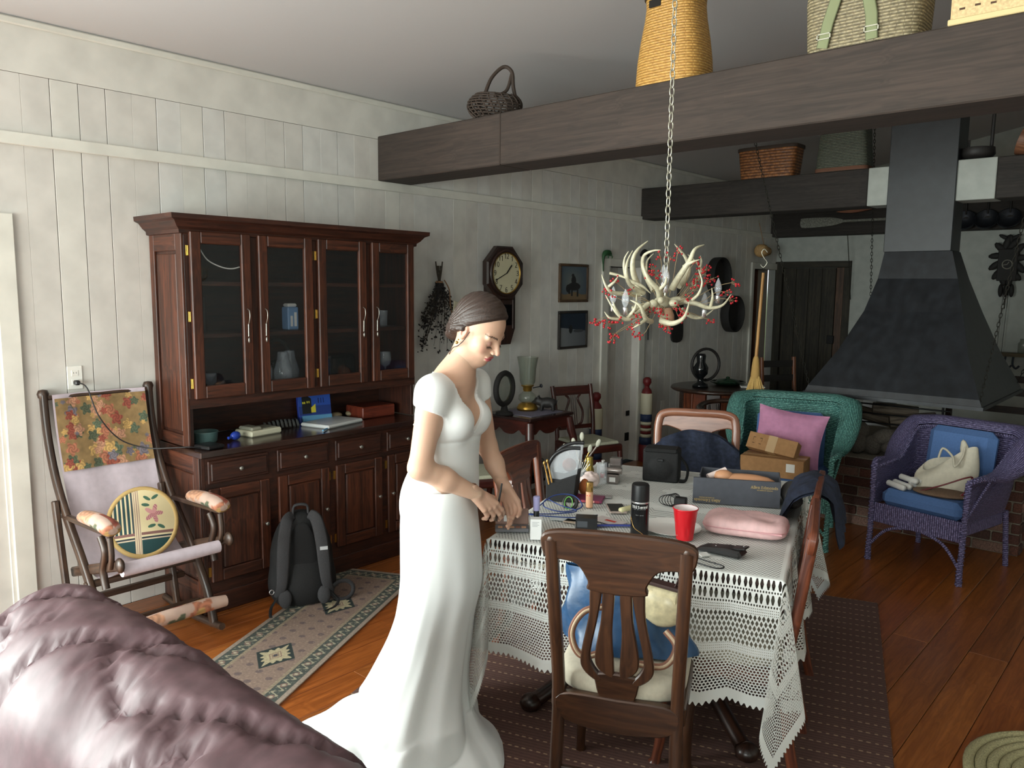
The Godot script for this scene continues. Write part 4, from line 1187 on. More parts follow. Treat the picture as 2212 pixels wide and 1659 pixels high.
func sofa() -> void:
	var lea := blotch("plum_leather", C8(70, 48, 52), C8(84, 60, 64), 0.56, 0.02, 141, 0.05, 2.0)
	lea.metallic_specular = 0.4
	var t := thing("leather_sofa", "plump plum-brown leather sofa in the left foreground, seen over its back cushions", "sofa")
	var f := FastNoiseLite.new()
	f.seed = 12
	f.frequency = 1.0
	# puffed back: u along x, v from floor behind over the ridge and down the front
	var prof := spline([Vector3(0, 0.05, -0.86), Vector3(0, 0.45, -0.90), Vector3(0, 0.72, -0.885), Vector3(0, 0.835, -0.82), Vector3(0, 0.862, -0.73), Vector3(0, 0.83, -0.60), Vector3(0, 0.74, -0.51), Vector3(0, 0.62, -0.47), Vector3(0, 0.50, -0.42), Vector3(0, 0.42, -0.40)], 6)
	for sec in [[1.735, 3.32]]:
		var P := PackedVector3Array()
		var nu := 150
		for p in prof:
			for j in nu:
				var u := float(j) / (nu - 1)
				var x := lerpf(sec[0], sec[1], u)
				var e := pow(maxf(0.0, 1.0 - pow(absf(u * 2 - 1), 9.0)), 0.5)
				var cen := Vector3(x, 0.45, -0.62)
				var q := Vector3(x, p.y, p.z)
				q = cen + (q - cen) * (0.80 + 0.20 * e)
				var pleat := sin(u * 9.0 + p.y * 4.0 + f.get_noise_2d(x * 1.2, p.y * 2.0) * 5.0)
				var wr := f.get_noise_2d(x * 2.0 + p.z * 1.4, p.y * 1.2 + p.z * 4.0 - x * 1.2)
				var wr2 := absf(f.get_noise_2d(x * 0.8 - p.z * 1.2 + 9.0, p.y * 0.6 + p.z * 2.6 + x * 1.6))
				var nrm := (q - cen).normalized()
				q += nrm * (0.010 * wr - 0.034 * pow(1.0 - minf(wr2 * 2.0, 1.0), 4.0) - 0.05 * exp(-pow((x - 2.52 + 0.25 * (p.z + 0.6)) * 9.0, 2.0)) * smoothstep(-0.74, -0.5, p.z) * smoothstep(-0.88, -0.6, p.z) + 0.003 * pleat)
				P.append(q)
		part(t, "back_cushion", mb().grid(P, prof.size(), nu, false, false, true), lea)
	# outer arm, seat, base
	part(t, "seat_cushion", mb().box(Vector3(2.5, 0.38, -0.06), Vector3(1.3, 0.18, 0.72), 0.06), lea)
	part(t, "base", mb().box(Vector3(2.52, 0.15, -0.28), Vector3(1.5, 0.3, 1.1), 0.03), lea)
	for x in [1.80, 3.25]:
		part(t, "arm", mb().tube(pv([Vector3(x, 0.46, -0.6), Vector3(x, 0.5, -0.3), Vector3(x, 0.5, 0.05), Vector3(x, 0.46, 0.28)]), [0.08, 0.12, 0.12, 0.08], 16), lea)

func backpack() -> void:
	var bk := blotch("black_nylon", C8(13, 13, 14), C8(20, 20, 21), 0.8, 0.06, 151, 0.05, 6.0)
	var gr := blotch("grey_webbing", C8(44, 43, 45), C8(56, 55, 57), 0.85, 0.05, 152, 0.05, 8.0)
	var t := thing("backpack", "black backpack with grey padded straps standing on the floor against the hutch", "backpack", Vector3(0.70, 0.0, -2.25), 62.0)
	t.basis = rot(Vector3.UP, 62) * rot(Vector3.RIGHT, -9)
	var body := func(p: Vector3) -> float:
		var d := eb(p - Vector3(0, 0.24, -0.04), Vector3(0.165, 0.27, 0.10))
		d = smin(d, eb(p - Vector3(0, 0.11, -0.04), Vector3(0.175, 0.14, 0.115)), 0.06)
		d = smin(d, eb(p - Vector3(0, 0.2, -0.13), Vector3(0.12, 0.16, 0.06)), 0.05)
		return maxf(d, -p.y + 0.006)
	part(t, "body", mb().net(body, Vector3(-0.21, 0.0, -0.22), Vector3(0.21, 0.54, 0.10), 0.012), bk)
	for s in [-1.0, 1.0]:
		var pts := spline([Vector3(s * 0.045, 0.485, 0.01), Vector3(s * 0.075, 0.46, 0.055), Vector3(s * 0.095, 0.36, 0.085), Vector3(s * 0.105, 0.24, 0.092), Vector3(s * 0.115, 0.13, 0.085), Vector3(s * 0.14, 0.07, 0.06)], 5)
		part(t, "shoulder_strap", mb().tube(pts, lerps([0.026, 0.032, 0.034, 0.033, 0.028, 0.018], pts.size()), 8, true, false, 0.3, Vector3(0, 0.1, 1)), gr)
		part(t, "webbing", mb().tube(spline([Vector3(s * 0.13, 0.08, 0.065), Vector3(s * 0.17, 0.03, 0.09), Vector3(s * 0.16 - 0.02, 0.012, 0.17), Vector3(s * 0.13 - 0.05, 0.012, 0.23)], 5), 0.009, 6, true, false, 0.25, Vector3(0, 1, 0.1)), bk)
		part(t, "hip_pad", mb().ell(Vector3(s * 0.10, 0.06, 0.075), Vector3(0.035, 0.05, 0.014), 8, 12), gr)
	part(t, "side_loop", mb().ring(Vector3(0.205, 0.06, 0.02), 0.05, 0.012, Vector3(0.2, 0, 1), 20, 6, 0.5, 0.06), gr)
	part(t, "haul_loop", mb().tube(spline([Vector3(-0.04, 0.49, 0.0), Vector3(-0.03, 0.535, 0.01), Vector3(0.03, 0.535, 0.01), Vector3(0.04, 0.49, 0.0)], 6), 0.014, 8, true, false, 0.5), gr)
	part(t, "label_patch", mb().bx(Vector3(0.085, 0.30, 0.098), Vector3(0.125, 0.318, 0.101)), mt("silver_patch", C8(176, 178, 180), 0.5))
	part(t, "buckle", mb().ring(Vector3(-0.165, 0.10, 0.06), 0.012, 0.003, Vector3(0.3, 0, 1), 12, 5), mt("silver_socket", C8(210, 210, 212), 0.25, 0.9))
	part(t, "back_panel", mb().ell(Vector3(0, 0.25, 0.045), Vector3(0.08, 0.2, 0.02), 8, 14), mt("black_mesh", C8(14, 14, 15), 0.9))

# ---------------------------------------------------------------- hearth, hood, wicker chairs
func hearth() -> void:
	var rng := RandomNumberGenerator.new()
	rng.seed = 21
	# brick plinth: every visible brick a part, mortar core behind
	var h := struct("hearth", mb().bx(Vector3(1.62, 0.0, -7.45), Vector3(3.375, 0.50, -5.845)), blotch("mortar", C8(150, 140, 124), C8(126, 116, 104), 0.95, 0.05, 161, 0.2, 4.0))
	var br := []
	for k in 4:
		br.append(blotch("brick_%d" % k, [C8(96, 58, 46), C8(84, 50, 42), C8(118, 82, 70), C8(70, 46, 40)][k], [C8(120, 76, 62), C8(104, 66, 56), C8(146, 112, 98), C8(92, 64, 56)][k], 0.9, 0.05, 170 + k, 0.2, 6.0))
	for row in 7:
		var y := 0.006 + row * 0.071
		var x := 1.62 - (0.105 if row % 2 else 0.0)
		while x < 3.37:
			var x0 := maxf(x, 1.622)
			var x1 := minf(x + 0.203, 3.379)
			if x1 - x0 > 0.03:
				struct("brick", mb().bx(Vector3(x0, y, -5.90), Vector3(x1, y + 0.060, -5.833 + rng.randf() * 0.006), 0.004), br[rng.randi() % 4], h)
			x += 0.214
		for k in 3:
			struct("brick", mb().bx(Vector3(3.33, y, -5.95 - k * 0.214 - (0.107 if row % 2 else 0.0)), Vector3(3.387 + rng.randf() * 0.004, y + 0.060, -5.905 + 0.05 - k * 0.214 - (0.107 if row % 2 else 0.0)), 0.004), br[rng.randi() % 4], h)
	# fieldstones round the fire pit on top
	for i in 16:
		var p := Vector3(1.75 + 0.105 * i + rng.randf() * 0.03, 0.55 + rng.randf() * 0.03, -5.98 - rng.randf() * 0.08)
		struct("stone", mb().ell(p, Vector3(0.075 + rng.randf() * 0.03, 0.045 + rng.randf() * 0.02, 0.07), 7, 9, rot(Vector3(rng.randf(), 1, rng.randf()), rng.randf() * 180)), blotch("fieldstone", C8(120, 112, 102), C8(88, 82, 76), 0.95, 0.05, 175, 0.4, 5.0), h)
	for i in 9:
		var p := Vector3(1.78 + 0.17 * i, 0.62 + rng.randf() * 0.04, -6.05)
		struct("stone", mb().ell(p, Vector3(0.09, 0.05, 0.07), 7, 9, rot(Vector3(rng.randf(), 1, rng.randf()), rng.randf() * 180)), M["fieldstone"], h)
	# hood of black sheet metal on a square flue
	var blk := blotch("hood_steel", C8(30, 32, 36), C8(40, 43, 48), 0.45, 0.02, 181, 0.03, 1.2)
	var t := thing("fireplace_hood", "large black sheet-metal fireplace hood on a square flue above the brick hearth", "fireplace hood")
	var lv := [[0.935, 1.905, 3.095, -5.91, -7.32], [0.985, 1.925, 3.075, -5.925, -7.30], [1.25, 2.07, 2.955, -6.10, -7.12], [1.55, 2.18, 2.855, -6.30, -6.92], [1.797, 2.222, 2.775, -6.44, -6.79], [2.0, 2.243, 2.713, -6.49, -6.735]]
	var P := PackedVector3Array()
	var hb := mb()
	for i in lv.size() - 1:
		var a: Array = lv[i]
		var b: Array = lv[i + 1]
		var q := [Vector3(a[1], a[0], a[3]), Vector3(a[2], a[0], a[3]), Vector3(a[2], a[0], a[4]), Vector3(a[1], a[0], a[4])]
		var r := [Vector3(b[1], b[0], b[3]), Vector3(b[2], b[0], b[3]), Vector3(b[2], b[0], b[4]), Vector3(b[1], b[0], b[4])]
		for s in 4:
			var s2 := (s + 1) % 4
			var nn: Vector3 = (q[s2] - q[s]).cross(r[s] - q[s]).normalized()
			hb.poly4(q[s], q[s2], r[s2], r[s], nn, Vector2(0, 0), Vector2(1, 0), Vector2(1, 1), Vector2(0, 1))
			var inn := nn * -0.012
			hb.poly4(q[s] + inn, q[s2] + inn, r[s2] + inn, r[s] + inn, -nn, Vector2(0, 0), Vector2(1, 0), Vector2(1, 1), Vector2(0, 1))
	part(t, "hood", hb, blk)
	part(t, "rim", mb().bx(Vector3(1.90, 0.915, -5.925), Vector3(3.10, 0.94, -5.90)).bx(Vector3(3.085, 0.915, -7.33), Vector3(3.105, 0.94, -5.90)).bx(Vector3(1.895, 0.915, -7.33), Vector3(1.915, 0.94, -5.90)), blk)
	part(t, "flue", mb().bx(Vector3(2.235, 2.0, -6.745), Vector3(2.705, 3.36, -6.485), 0.004), blotch("flue_steel", C8(27, 30, 33), C8(35, 38, 42), 0.45, 0.02, 182, 0.03, 1.2))
	# chains that carry the hood, each from a hook in the roof
	var cs := mt("chain_iron", C8(52, 50, 44), 0.6, 0.7)
	var ends := [[Vector3(1.93, 0.95, -5.95), Vector3(1.45, 2.66, -5.6)], [Vector3(1.95, 0.95, -7.25), Vector3(1.75, 3.2, -7.6)], [Vector3(3.07, 0.95, -5.95), Vector3(3.50, 2.75, -5.5)], [Vector3(3.06, 0.95, -7.25), Vector3(3.9, 3.2, -7.6)]]
	for k in 4:
		var a: Vector3 = ends[k][0]
		var b: Vector3 = ends[k][1]
		b.y = 2.90 + 0.19 * b.x
		var ch := thing("hood_chain", ["long iron chain from the roof to the hood's left front corner, broom hung on it", "iron chain to the rear left corner of the hood, crossing the plank door", "iron chain to the hood's right front corner", "iron chain to the hood's rear right corner"][k], "chain", Vector3.ZERO, 0, "chains holding the fireplace hood")
		var n := int(a.distance_to(b) / 0.03)
		var cm := mb()
		var dir := (b - a).normalized()
		for i in n:
			cm.xf = Transform3D()
			var p := a.lerp(b, (i + 0.5) / n)
			var side := dir.cross(Vector3(0.3, 0.2, 1)).normalized()
			if i % 2:
				side = side.rotated(dir, PI / 2)
			cm.link(p, dir, side, 0.020, 0.008, 0.0024, 8, 4)
		# links this thin are too small to pick apart
		var cp := part(ch, "links", cm, cs)
		cp.set_meta("kind", "stuff")
	# broom hung from an S-hook on the left front chain
	var bro := thing("broom", "corn broom with pale straw hanging from an S-hook in front of the plank door", "broom", Vector3(1.62, 0, -5.66))
	part(bro, "handle", mb().rod(Vector3(0.0, 1.18, 0.0), Vector3(0.02, 1.83, -0.01), 0.013, 0.011, 10), wood("broom_handle", C8(150, 104, 56), C8(196, 150, 92), 0.5, 191))
	part(bro, "binding", mb().lathe([[0.03, 1.03], [0.034, 1.06], [0.03, 1.12], [0.022, 1.18], [0.014, 1.2]], 14), blotch("broom_binding", C8(206, 164, 96), C8(170, 130, 70), 0.8, 0.1, 192, 0.2, 16.0))
	var sb := mb()
	for i in 60:
		var a := TAU * rng.randf()
		var rr := sqrt(rng.randf())
		sb.rod(Vector3(cos(a) * rr * 0.03, 1.05, sin(a) * rr * 0.02), Vector3(cos(a) * rr * 0.125 - 0.01, 0.72 + rng.randf() * 0.03, sin(a) * rr * 0.045), 0.006, 0.005, 5)
	var sp := part(bro, "straw", sb, blotch("broom_straw", C8(212, 174, 104), C8(182, 140, 76), 0.85, 0.08, 193, 0.0, 8.0))
	sp.set_meta("kind", "stuff")
	part(bro, "hook", mb().tube(spline([Vector3(0.045, 1.98, -0.01), Vector3(0.02, 2.005, -0.01), Vector3(0.0, 1.98, -0.01), Vector3(0.02, 1.94, -0.01), Vector3(0.045, 1.905, -0.01), Vector3(0.02, 1.87, -0.01), Vector3(-0.005, 1.89, -0.01)], 5), 0.004, 6), mt("chain_steel", C8(176, 172, 150), 0.35, 0.85))
	part(bro, "hanging_loop", mb().ring(Vector3(0.02, 1.85, -0.01), 0.014, 0.002, Vector3(0, 0, 1), 12, 5), mt("chain_iron"))
	part(bro, "whisk_cord", mb().rod(Vector3(0.03, 1.05, 0), Vector3(0.17, 0.72, 0.0), 0.004, -1, 5), M["broom_straw"])
	# things on and behind the hearth
	var iron := mt("iron")
	var pot := thing("fire_pot", "small dark pot on a three-legged iron stand under the hood's left edge", "pot", Vector3(2.02, 0.66, -6.25))
	part(pot, "bowl", mb().at(Vector3(0, 0.17, 0)).lathe([[0.0, 0.0], [0.06, 0.004], [0.075, 0.05], [0.08, 0.085], [0.076, 0.085], [0.06, 0.01]], 18), mt("dark_tin", C8(44, 46, 52), 0.5, 0.6))
	for k in 4:
		part(pot, "stand_leg", mb().rod(Vector3(cos(k * 1.57) * 0.045, 0.17, sin(k * 1.57) * 0.045), Vector3(cos(k * 1.57) * 0.07, 0.0, sin(k * 1.57) * 0.07), 0.005, -1, 6), iron)
	var gr := thing("iron_grate", "low iron grate of bars on the hearth stones under the hood", "grate", Vector3(2.55, 0.66, -6.2))
	for k in 3:
		part(gr, "bar", mb().rod(Vector3(-0.55, 0.05 + 0.07 * k, 0.0), Vector3(0.3, 0.05 + 0.07 * k, 0.0), 0.006, -1, 6), iron)
	for x in [-0.5, 0.25]:
		part(gr, "upright", mb().rod(Vector3(x, -0.04, 0), Vector3(x, 0.24, 0), 0.008, -1, 6), iron)
	for k in 3:
		solo("firewood_log", mb().at(Vector3(2.28 + 0.13 * k, 0.72 + 0.06 * (k % 2), -6.45), rot(Vector3(0.1, 0.3, 1), 80 + 12 * k)).lathe([[0.0, -0.16], [0.05, -0.16], [0.055, 0.0], [0.05, 0.16], [0.0, 0.16]], 12), wood("bark", C8(84, 72, 62), C8(140, 126, 110), 0.9, 195, 1.2), ["pale split log lying left in the fire pit", "pale log in the middle of the fire pit", "pale log lying right in the fire pit"][k], "log", Vector3.ZERO, 0, "logs under the hood")
	solo("ash_bucket", mb().at(Vector3(2.20, 0.62, -6.95)).lathe([[0.0, 0.0], [0.07, 0.0], [0.085, 0.26], [0.088, 0.27], [0.08, 0.27], [0.066, 0.01]], 18), mt("white_enamel", C8(216, 218, 220), 0.4), "white enamel bucket behind the fire pit, seen under the hood", "bucket")
	solo("enamel_panel", mb().bx(Vector3(1.93, 0.52, -7.24), Vector3(2.16, 0.92, -7.20), 0.006), M["white_enamel"], "white enamel panel behind the dark pot under the hood", "panel")
	var sh := thing("dark_bench", "dark wooden bench beyond the hearth, seen under the hood's right half", "bench", Vector3(2.95, 0, -8.0))
	part(sh, "seat", mb().bx(Vector3(-0.6, 0.42, -0.2), Vector3(0.6, 0.46, 0.2), 0.005), wood("dark_bench", C8(34, 22, 18), C8(60, 40, 32), 0.5, 196))
	for x in [-0.55, 0.55]:
		part(sh, "post", mb().bx(Vector3(x - 0.025, 0, -0.2), Vector3(x + 0.025, 0.95, -0.15), 0.004), M["dark_bench"])
		part(sh, "leg", mb().bx(Vector3(x - 0.025, 0, 0.15), Vector3(x + 0.025, 0.42, 0.2), 0.004), M["dark_bench"])
	for y in [0.62, 0.78, 0.9]:
		part(sh, "slat", mb().bx(Vector3(-0.55, y, -0.19), Vector3(0.55, y + 0.06, -0.165), 0.004), M["dark_bench"])
	var tr := thing("beaded_tray", "black tray edged with bright metal beads on the hearth behind the purple wicker chair", "tray", Vector3(3.12, 0.55, -6.15))
	part(tr, "tray", mb().bx(Vector3(-0.25, 0.0, -0.14), Vector3(0.25, 0.03, 0.14), 0.008), mt("black_lacquer", C8(14, 14, 16), 0.15))
	for k in 9:
		part(tr, "bead", mb().ell(Vector3(-0.22 + 0.055 * k, 0.036, 0.12), Vector3.ONE * 0.010, 6, 8), mt("silver_socket"))

# woven wicker: fine relief of over-and-under strands
func wicker_mat(key: String, a: Color, b: Color) -> StandardMaterial3D:
	if M.has(key):
		return M[key]
	var w := 128
	var d := PackedByteArray()
	var h := PackedByteArray()
	d.resize(w * w * 3)
	h.resize(w * w)
	var nb := noise_bytes(w, w, 0.06, 201)
	for y in w:
		for x in w:
			var r := y / 8
			var st := (x / 16 + r) % 2
			var u := absf((x % 16) / 15.0 * 2.0 - 1.0)
			var v := absf((y % 8) / 7.0 * 2.0 - 1.0)
			var ht := (1.0 - v * v) * ((1.0 - 0.6 * u * u) if st == 0 else 0.45 + 0.35 * u)
			var t := clampf(0.25 + 0.75 * ht + (nb[y * w + x] / 255.0 - 0.5) * 0.5, 0, 1)
			var i := y * w + x
			h[i] = int(ht * 255)
			d[i * 3] = int(lerpf(a.r, b.r, t) * 255)
			d[i * 3 + 1] = int(lerpf(a.g, b.g, t) * 255)
			d[i * 3 + 2] = int(lerpf(a.b, b.b, t) * 255)
	var m := mt(key, Color.WHITE, 0.45)
	m.albedo_texture = pic(w, w, d)
	m.heightmap_enabled = true
	m.heightmap_texture = pic(w, w, h, false)
	m.heightmap_scale = 0.5
	m.uv1_scale = Vector3(5, 5, 1)
	return m

func braid(b: MB, path: PackedVector3Array, r: float) -> MB:
	for s in 3:
		var q := PackedVector3Array()
		var run := 0.0
		for i in path.size():
			if i:
				run += path[i].distance_to(path[i - 1])
			var d := (path[mini(i + 1, path.size() - 1)] - path[maxi(i - 1, 0)]).normalized()
			var x := d.cross(Vector3(0.2, 1, 0.1)).normalized()
			var y := x.cross(d)
			var a := run * 95.0 + s * TAU / 3.0
			q.append(path[i] + (x * cos(a) + y * sin(a)) * r * 0.55)
		b.tube(q, r * 0.62, 6)
	return b

# chair with a wide rolled back that sweeps down into the arms; front +z
func wicker_chair(called: String, label: String, wm: Material, blue: Material, pos: Vector3, deg: float, roll: float, wid: float, hgt: float) -> Node3D:
	var t := thing(called, label, "armchair", pos, deg)
	# plan outline of the back and arms as a U, top height along it
	var n := 61
	var top := []
	var low := []
	var out := []
	for i in n:
		var u := float(i) / (n - 1) * 2.0 - 1.0
		var au := absf(u)
		var x := 0.0
		var z := 0.0
		if au < 0.5:
			x = u / 0.5 * wid
			z = -0.28
			var c := clampf((au - 0.38) / 0.12, 0, 1)
			z += 0.05 * c * c
		else:
			var q := (au - 0.5) / 0.5
			x = signf(u) * (wid + 0.01 * q)
			z = -0.23 + q * 0.50
		var h := hgt
		if au > 0.46:
			var q := (au - 0.46) / 0.54
			h = lerpf(hgt, 0.62, smoothstep(0.0, 0.55, q))
			h = lerpf(h, 0.60, smoothstep(0.55, 1.0, q))
		var side := Vector3(x, 0, z + 0.02).normalized()
		if au < 0.5:
			side = Vector3(x * 0.5, 0, -0.6).normalized()
		top.append(Vector3(x, h, z) + side * 0.05 * smoothstep(0.8, 0.4, au))
		low.append(Vector3(x, 0.36, z))
		out.append(side)
	var rows := []
	var lvl := 14
	for k in lvl:
		var v := float(k) / (lvl - 1)
		var r := []
		for i in n:
			r.append((low[i] as Vector3).lerp(top[i], v) + (out[i] as Vector3) * 0.02 * sin(v * PI))
		rows.append(r)
	var P := PackedVector3Array()
	for r in rows:
		for p in r:
			P.append(p)
	part(t, "back", mb().grid(P, lvl, n, false, false, true), wm)
	# rolled outer band
	var P2 := PackedVector3Array()
	for k in 9:
		var a := PI * 0.08 + PI * 1.25 * k / 8.0
		for i in n:
			var au := absf(float(i) / (n - 1) * 2.0 - 1.0)
			var rr := roll * (1.0 if au < 0.55 else lerpf(1.0, 0.25, smoothstep(0.55, 0.9, au)))
			P2.append((top[i] as Vector3) + (out[i] as Vector3) * (rr - rr * cos(a)) + Vector3(0, rr * sin(a) * 0.8, 0))
	part(t, "rolled_rim", mb().grid(P2, 9, n, false, false, true), wm)
	part(t, "inner_braid", braid(mb(), PackedVector3Array(top), 0.013), wm)
	# seat, apron, cushions
	part(t, "seat_frame", mb().bx(Vector3(-wid + 0.01, 0.27, -0.25), Vector3(wid - 0.01, 0.36, 0.285), 0.012), wm)
	var cu := mb()
	cu.box(Vector3(0, 0.415, 0.02), Vector3(wid * 2 - 0.05, 0.11, 0.52), 0.035)
	part(t, "seat_cushion", cu, blue, "blue seat cushion")
	part(t, "back_cushion", mb().box(Vector3(0, 0.63, -0.20), Vector3(wid * 2 - 0.13, 0.42, 0.10), 0.04, rot(Vector3.RIGHT, -10)), blue, "blue back cushion")
	for s in [-1.0, 1.0]:
		var x: float = s * (wid + 0.01)
		part(t, "front_post", braid(mb(), spline([Vector3(x * 1.0, 0.0, 0.31), Vector3(x, 0.3, 0.30), Vector3(x * 1.02, 0.61, 0.29)], 14), 0.019), wm)
		part(t, "arm_brace", braid(mb(), spline([Vector3(x * 1.02, 0.61, 0.29), Vector3(x * 1.12, 0.63, 0.22), Vector3(x * 1.18, 0.62, 0.1)], 10), 0.017), wm)
		part(t, "brace", mb().rod(Vector3(x, 0.38, 0.3), Vector3(x * 1.16, 0.61, 0.12), 0.009), wm)
		part(t, "rear_leg", mb().rod(Vector3(x * 0.95, 0.36, -0.26), Vector3(x * 0.98, 0.0, -0.30), 0.017), wm)
		part(t, "leg_bow", mb().tube(spline([Vector3(x * 0.98, 0.10, 0.31), Vector3(x * 0.6, 0.22, 0.30), Vector3(0, 0.265, 0.285)], 8), 0.010, 6), wm)
	part(t, "apron", mb().bx(Vector3(-wid, 0.25, 0.285), Vector3(wid, 0.375, 0.298), 0.005), wm)
	return t

func wicker_group() -> void:
	var blue := blotch("blue_cushion", C8(78, 110, 162), C8(86, 120, 174), 0.9, 0.05, 211, 0.06, 4.0)
	var teal := wicker_mat("teal_wicker", C8(24, 62, 60), C8(130, 190, 178))
	var purp := wicker_mat("purple_wicker", C8(44, 38, 66), C8(150, 142, 186))
	wicker_chair("wicker_armchair", "teal wicker armchair with a broad rolled back, pink pillow and boxes on it", teal, blue, Vector3(2.05, 0, -5.27), 16.0, 0.075, 0.30, 0.90)
	wicker_chair("wicker_armchair", "purple wicker armchair with blue cushions, in front of the brick hearth", purp, blue, Vector3(3.02, 0, -5.36), -13.0, 0.085, 0.27, 0.81)
	# pillow and boxes on the teal chair
	var P := PackedVector3Array()
	for i in 17:
		for j in 17:
			var u := i / 8.0 - 1.0
			var v := j / 8.0 - 1.0
			var pu := 1.0 - 0.10 * (1.0 - v * v)
			var pv2 := 1.0 - 0.10 * (1.0 - u * u)
			P.append(Vector3(u * 0.235 * pu, v * 0.20 * pv2, 0.075 * sqrt(maxf(0.0, (1.0 - u * u) * (1.0 - v * v))) + 0.003 * sin(u * 9 + v * 7)))
	var pb := mb().grid(P, 17, 17, false, false, false)
	for i in P.size():
		P[i].z = -P[i].z
	pb.grid(P, 17, 17, false, false, true)
	var pil := solo("pillow", pb, blotch("pink_cotton", C8(196, 130, 168), C8(206, 142, 178), 0.85, 0.03, 212, 0.08, 3.0), "square pink pillow leaning against the back of the teal wicker chair", "pillow")
	pil.transform = Transform3D(rot(Vector3.UP, 16) * rot(Vector3.RIGHT, -14) * rot(Vector3(0, 0, 1), -7), Vector3(2.07, 0.685, -5.25))
	var card := blotch("cardboard", C8(172, 128, 84), C8(160, 116, 76), 0.85, 0.03, 213, 0.02, 3.0)
	var b1 := thing("cardboard_box", "lower cardboard box with a white label on the teal wicker chair", "box", Vector3(2.08, 0.472, -5.02), 10.0)
	part(b1, "carton", mb().bx(Vector3(-0.205, 0, -0.10), Vector3(0.205, 0.125, 0.10), 0.002), card)
	part(b1, "label", mb().bx(Vector3(0.095, 0.045, 0.099), Vector3(0.15, 0.10, 0.1012)), mt("paper", C8(236, 234, 228), 0.8))
	part(b1, "tape", mb().bx(Vector3(-0.205, 0.1245, -0.02), Vector3(0.205, 0.126, 0.03)), mt("tape", C8(190, 156, 112), 0.4))
	var b2 := thing("cardboard_box", "smaller cardboard box lying tilted on top of the labelled one", "box", Vector3(2.06, 0.66, -5.03), 6.0)
	b2.basis = rot(Vector3.UP, 6) * rot(Vector3.RIGHT, -24) * rot(Vector3(0, 0, 1), -7)
	part(b2, "carton", mb().bx(Vector3(-0.165, -0.055, -0.045), Vector3(0.165, 0.055, 0.045), 0.002), card)
	part(b2, "tape", mb().bx(Vector3(-0.03, -0.056, -0.046), Vector3(0.03, 0.056, 0.0462)), mt("tape"))
	var mk := mb()
	for q in [[-0.13, 0.02, -0.115, 0.022], [-0.13, 0.0, -0.128, 0.022], [-0.13, -0.02, -0.115, -0.018], [-0.07, 0.02, -0.085, 0.022], [-0.07, 0.0, -0.068, 0.022], [-0.07, -0.02, -0.085, -0.018]]:
		mk.bx(Vector3(minf(q[0], q[2]), minf(q[1], q[3]), 0.0448), Vector3(maxf(q[0], q[2]), maxf(q[1], q[3]) + 0.002, 0.0456))
	part(b2, "printed_marks", mk, mt("dark_print", C8(80, 56, 38), 0.8)).set_meta("kind", "stuff")
	# cream handbag, its red strap, papers on the purple chair
	var bag := thing("handbag", "slouchy cream handbag with dark red strap on the purple wicker chair", "handbag", Vector3(3.03, 0.472, -5.33), 6.0)
	var cream := blotch("cream_leather", C8(214, 206, 186), C8(200, 192, 172), 0.6, 0.03, 214, 0.08, 4.0)
	var P3 := PackedVector3Array()
	for i in 15:
		var v := i / 14.0
		for j in 36:
			var a := TAU * j / 36
			var wx := 0.165 - 0.02 * v + 0.02 * sin(v * 3.0)
			var wz := 0.075 * (1.0 - 0.72 * v) + 0.01
			var yy := v * (0.20 + 0.075 * cos(a) * v + 0.03 * sin(a * 2.0) * v)
			P3.append(Vector3(cos(a) * wx + 0.02 * v, yy, sin(a) * wz - 0.06 * v + 0.006 * sin(a * 5.0 + v * 6.0)))
	part(bag, "pouch", mb().grid(P3, 15, 36, false, true), cream)
	part(bag, "handle", mb().tube(spline([Vector3(-0.04, 0.2, -0.03), Vector3(-0.02, 0.26, -0.04), Vector3(0.04, 0.22, 0.0), Vector3(0.06, 0.17, 0.05), Vector3(0.09, 0.22, 0.0), Vector3(0.1, 0.3, -0.05)], 6), 0.007, 6), cream)
	part(bag, "flap", mb().ell(Vector3(0.11, 0.2, -0.05), Vector3(0.03, 0.13, 0.02), 8, 10, rot(Vector3(0, 0, 1), 12)), cream)
	part(bag, "strap", mb().tube(spline([Vector3(-0.10, 0.02, 0.18), Vector3(0.02, 0.075, 0.18), Vector3(0.13, 0.13, 0.16), Vector3(0.165, 0.13, 0.14), Vector3(0.14, 0.05, 0.17), Vector3(0.09, 0.016, 0.19), Vector3(-0.04, 0.012, 0.19)], 7), 0.008, 8, true, false, 0.6), mt("oxblood", C8(110, 34, 40), 0.3))
	var scarf := solo("folded_shawl", mb().ell(Vector3.ZERO, Vector3(0.17, 0.022, 0.10), 8, 18), blotch("shawl", C8(150, 120, 96), C8(110, 84, 74), 0.9, 0.12, 215, 0.2, 12.0), "brown patterned shawl folded under the cream handbag", "shawl", Vector3(3.06, 0.487, -5.20), 4.0)
	for k in 3:
		solo("paper_roll", mb().at(Vector3(2.80 + 0.022 * k, 0.490 + (0.03 if k == 2 else 0.0), -5.19 - 0.05 * k), rot(Vector3.UP, -38) * rot(Vector3(0, 0, 1), 90)).lathe([[0.0, -0.075], [0.019, -0.075], [0.019, 0.075], [0.0, 0.075]], 12), M["paper"], ["white paper roll nearest the front left post of the purple chair", "white paper roll lying behind the front one on the purple chair", "white paper roll resting on top of the other two"][k], "roll", Vector3.ZERO, 0, "white rolls on the purple wicker chair")
	solo("white_carton", mb().box(Vector3(0, 0.035, 0), Vector3(0.07, 0.05, 0.05), 0.004, rot(Vector3(1, 0.3, 0), 14)), M["paper"], "small white carton beside the paper rolls on the purple chair", "box", Vector3(2.88, 0.472, -5.29), 20.0)

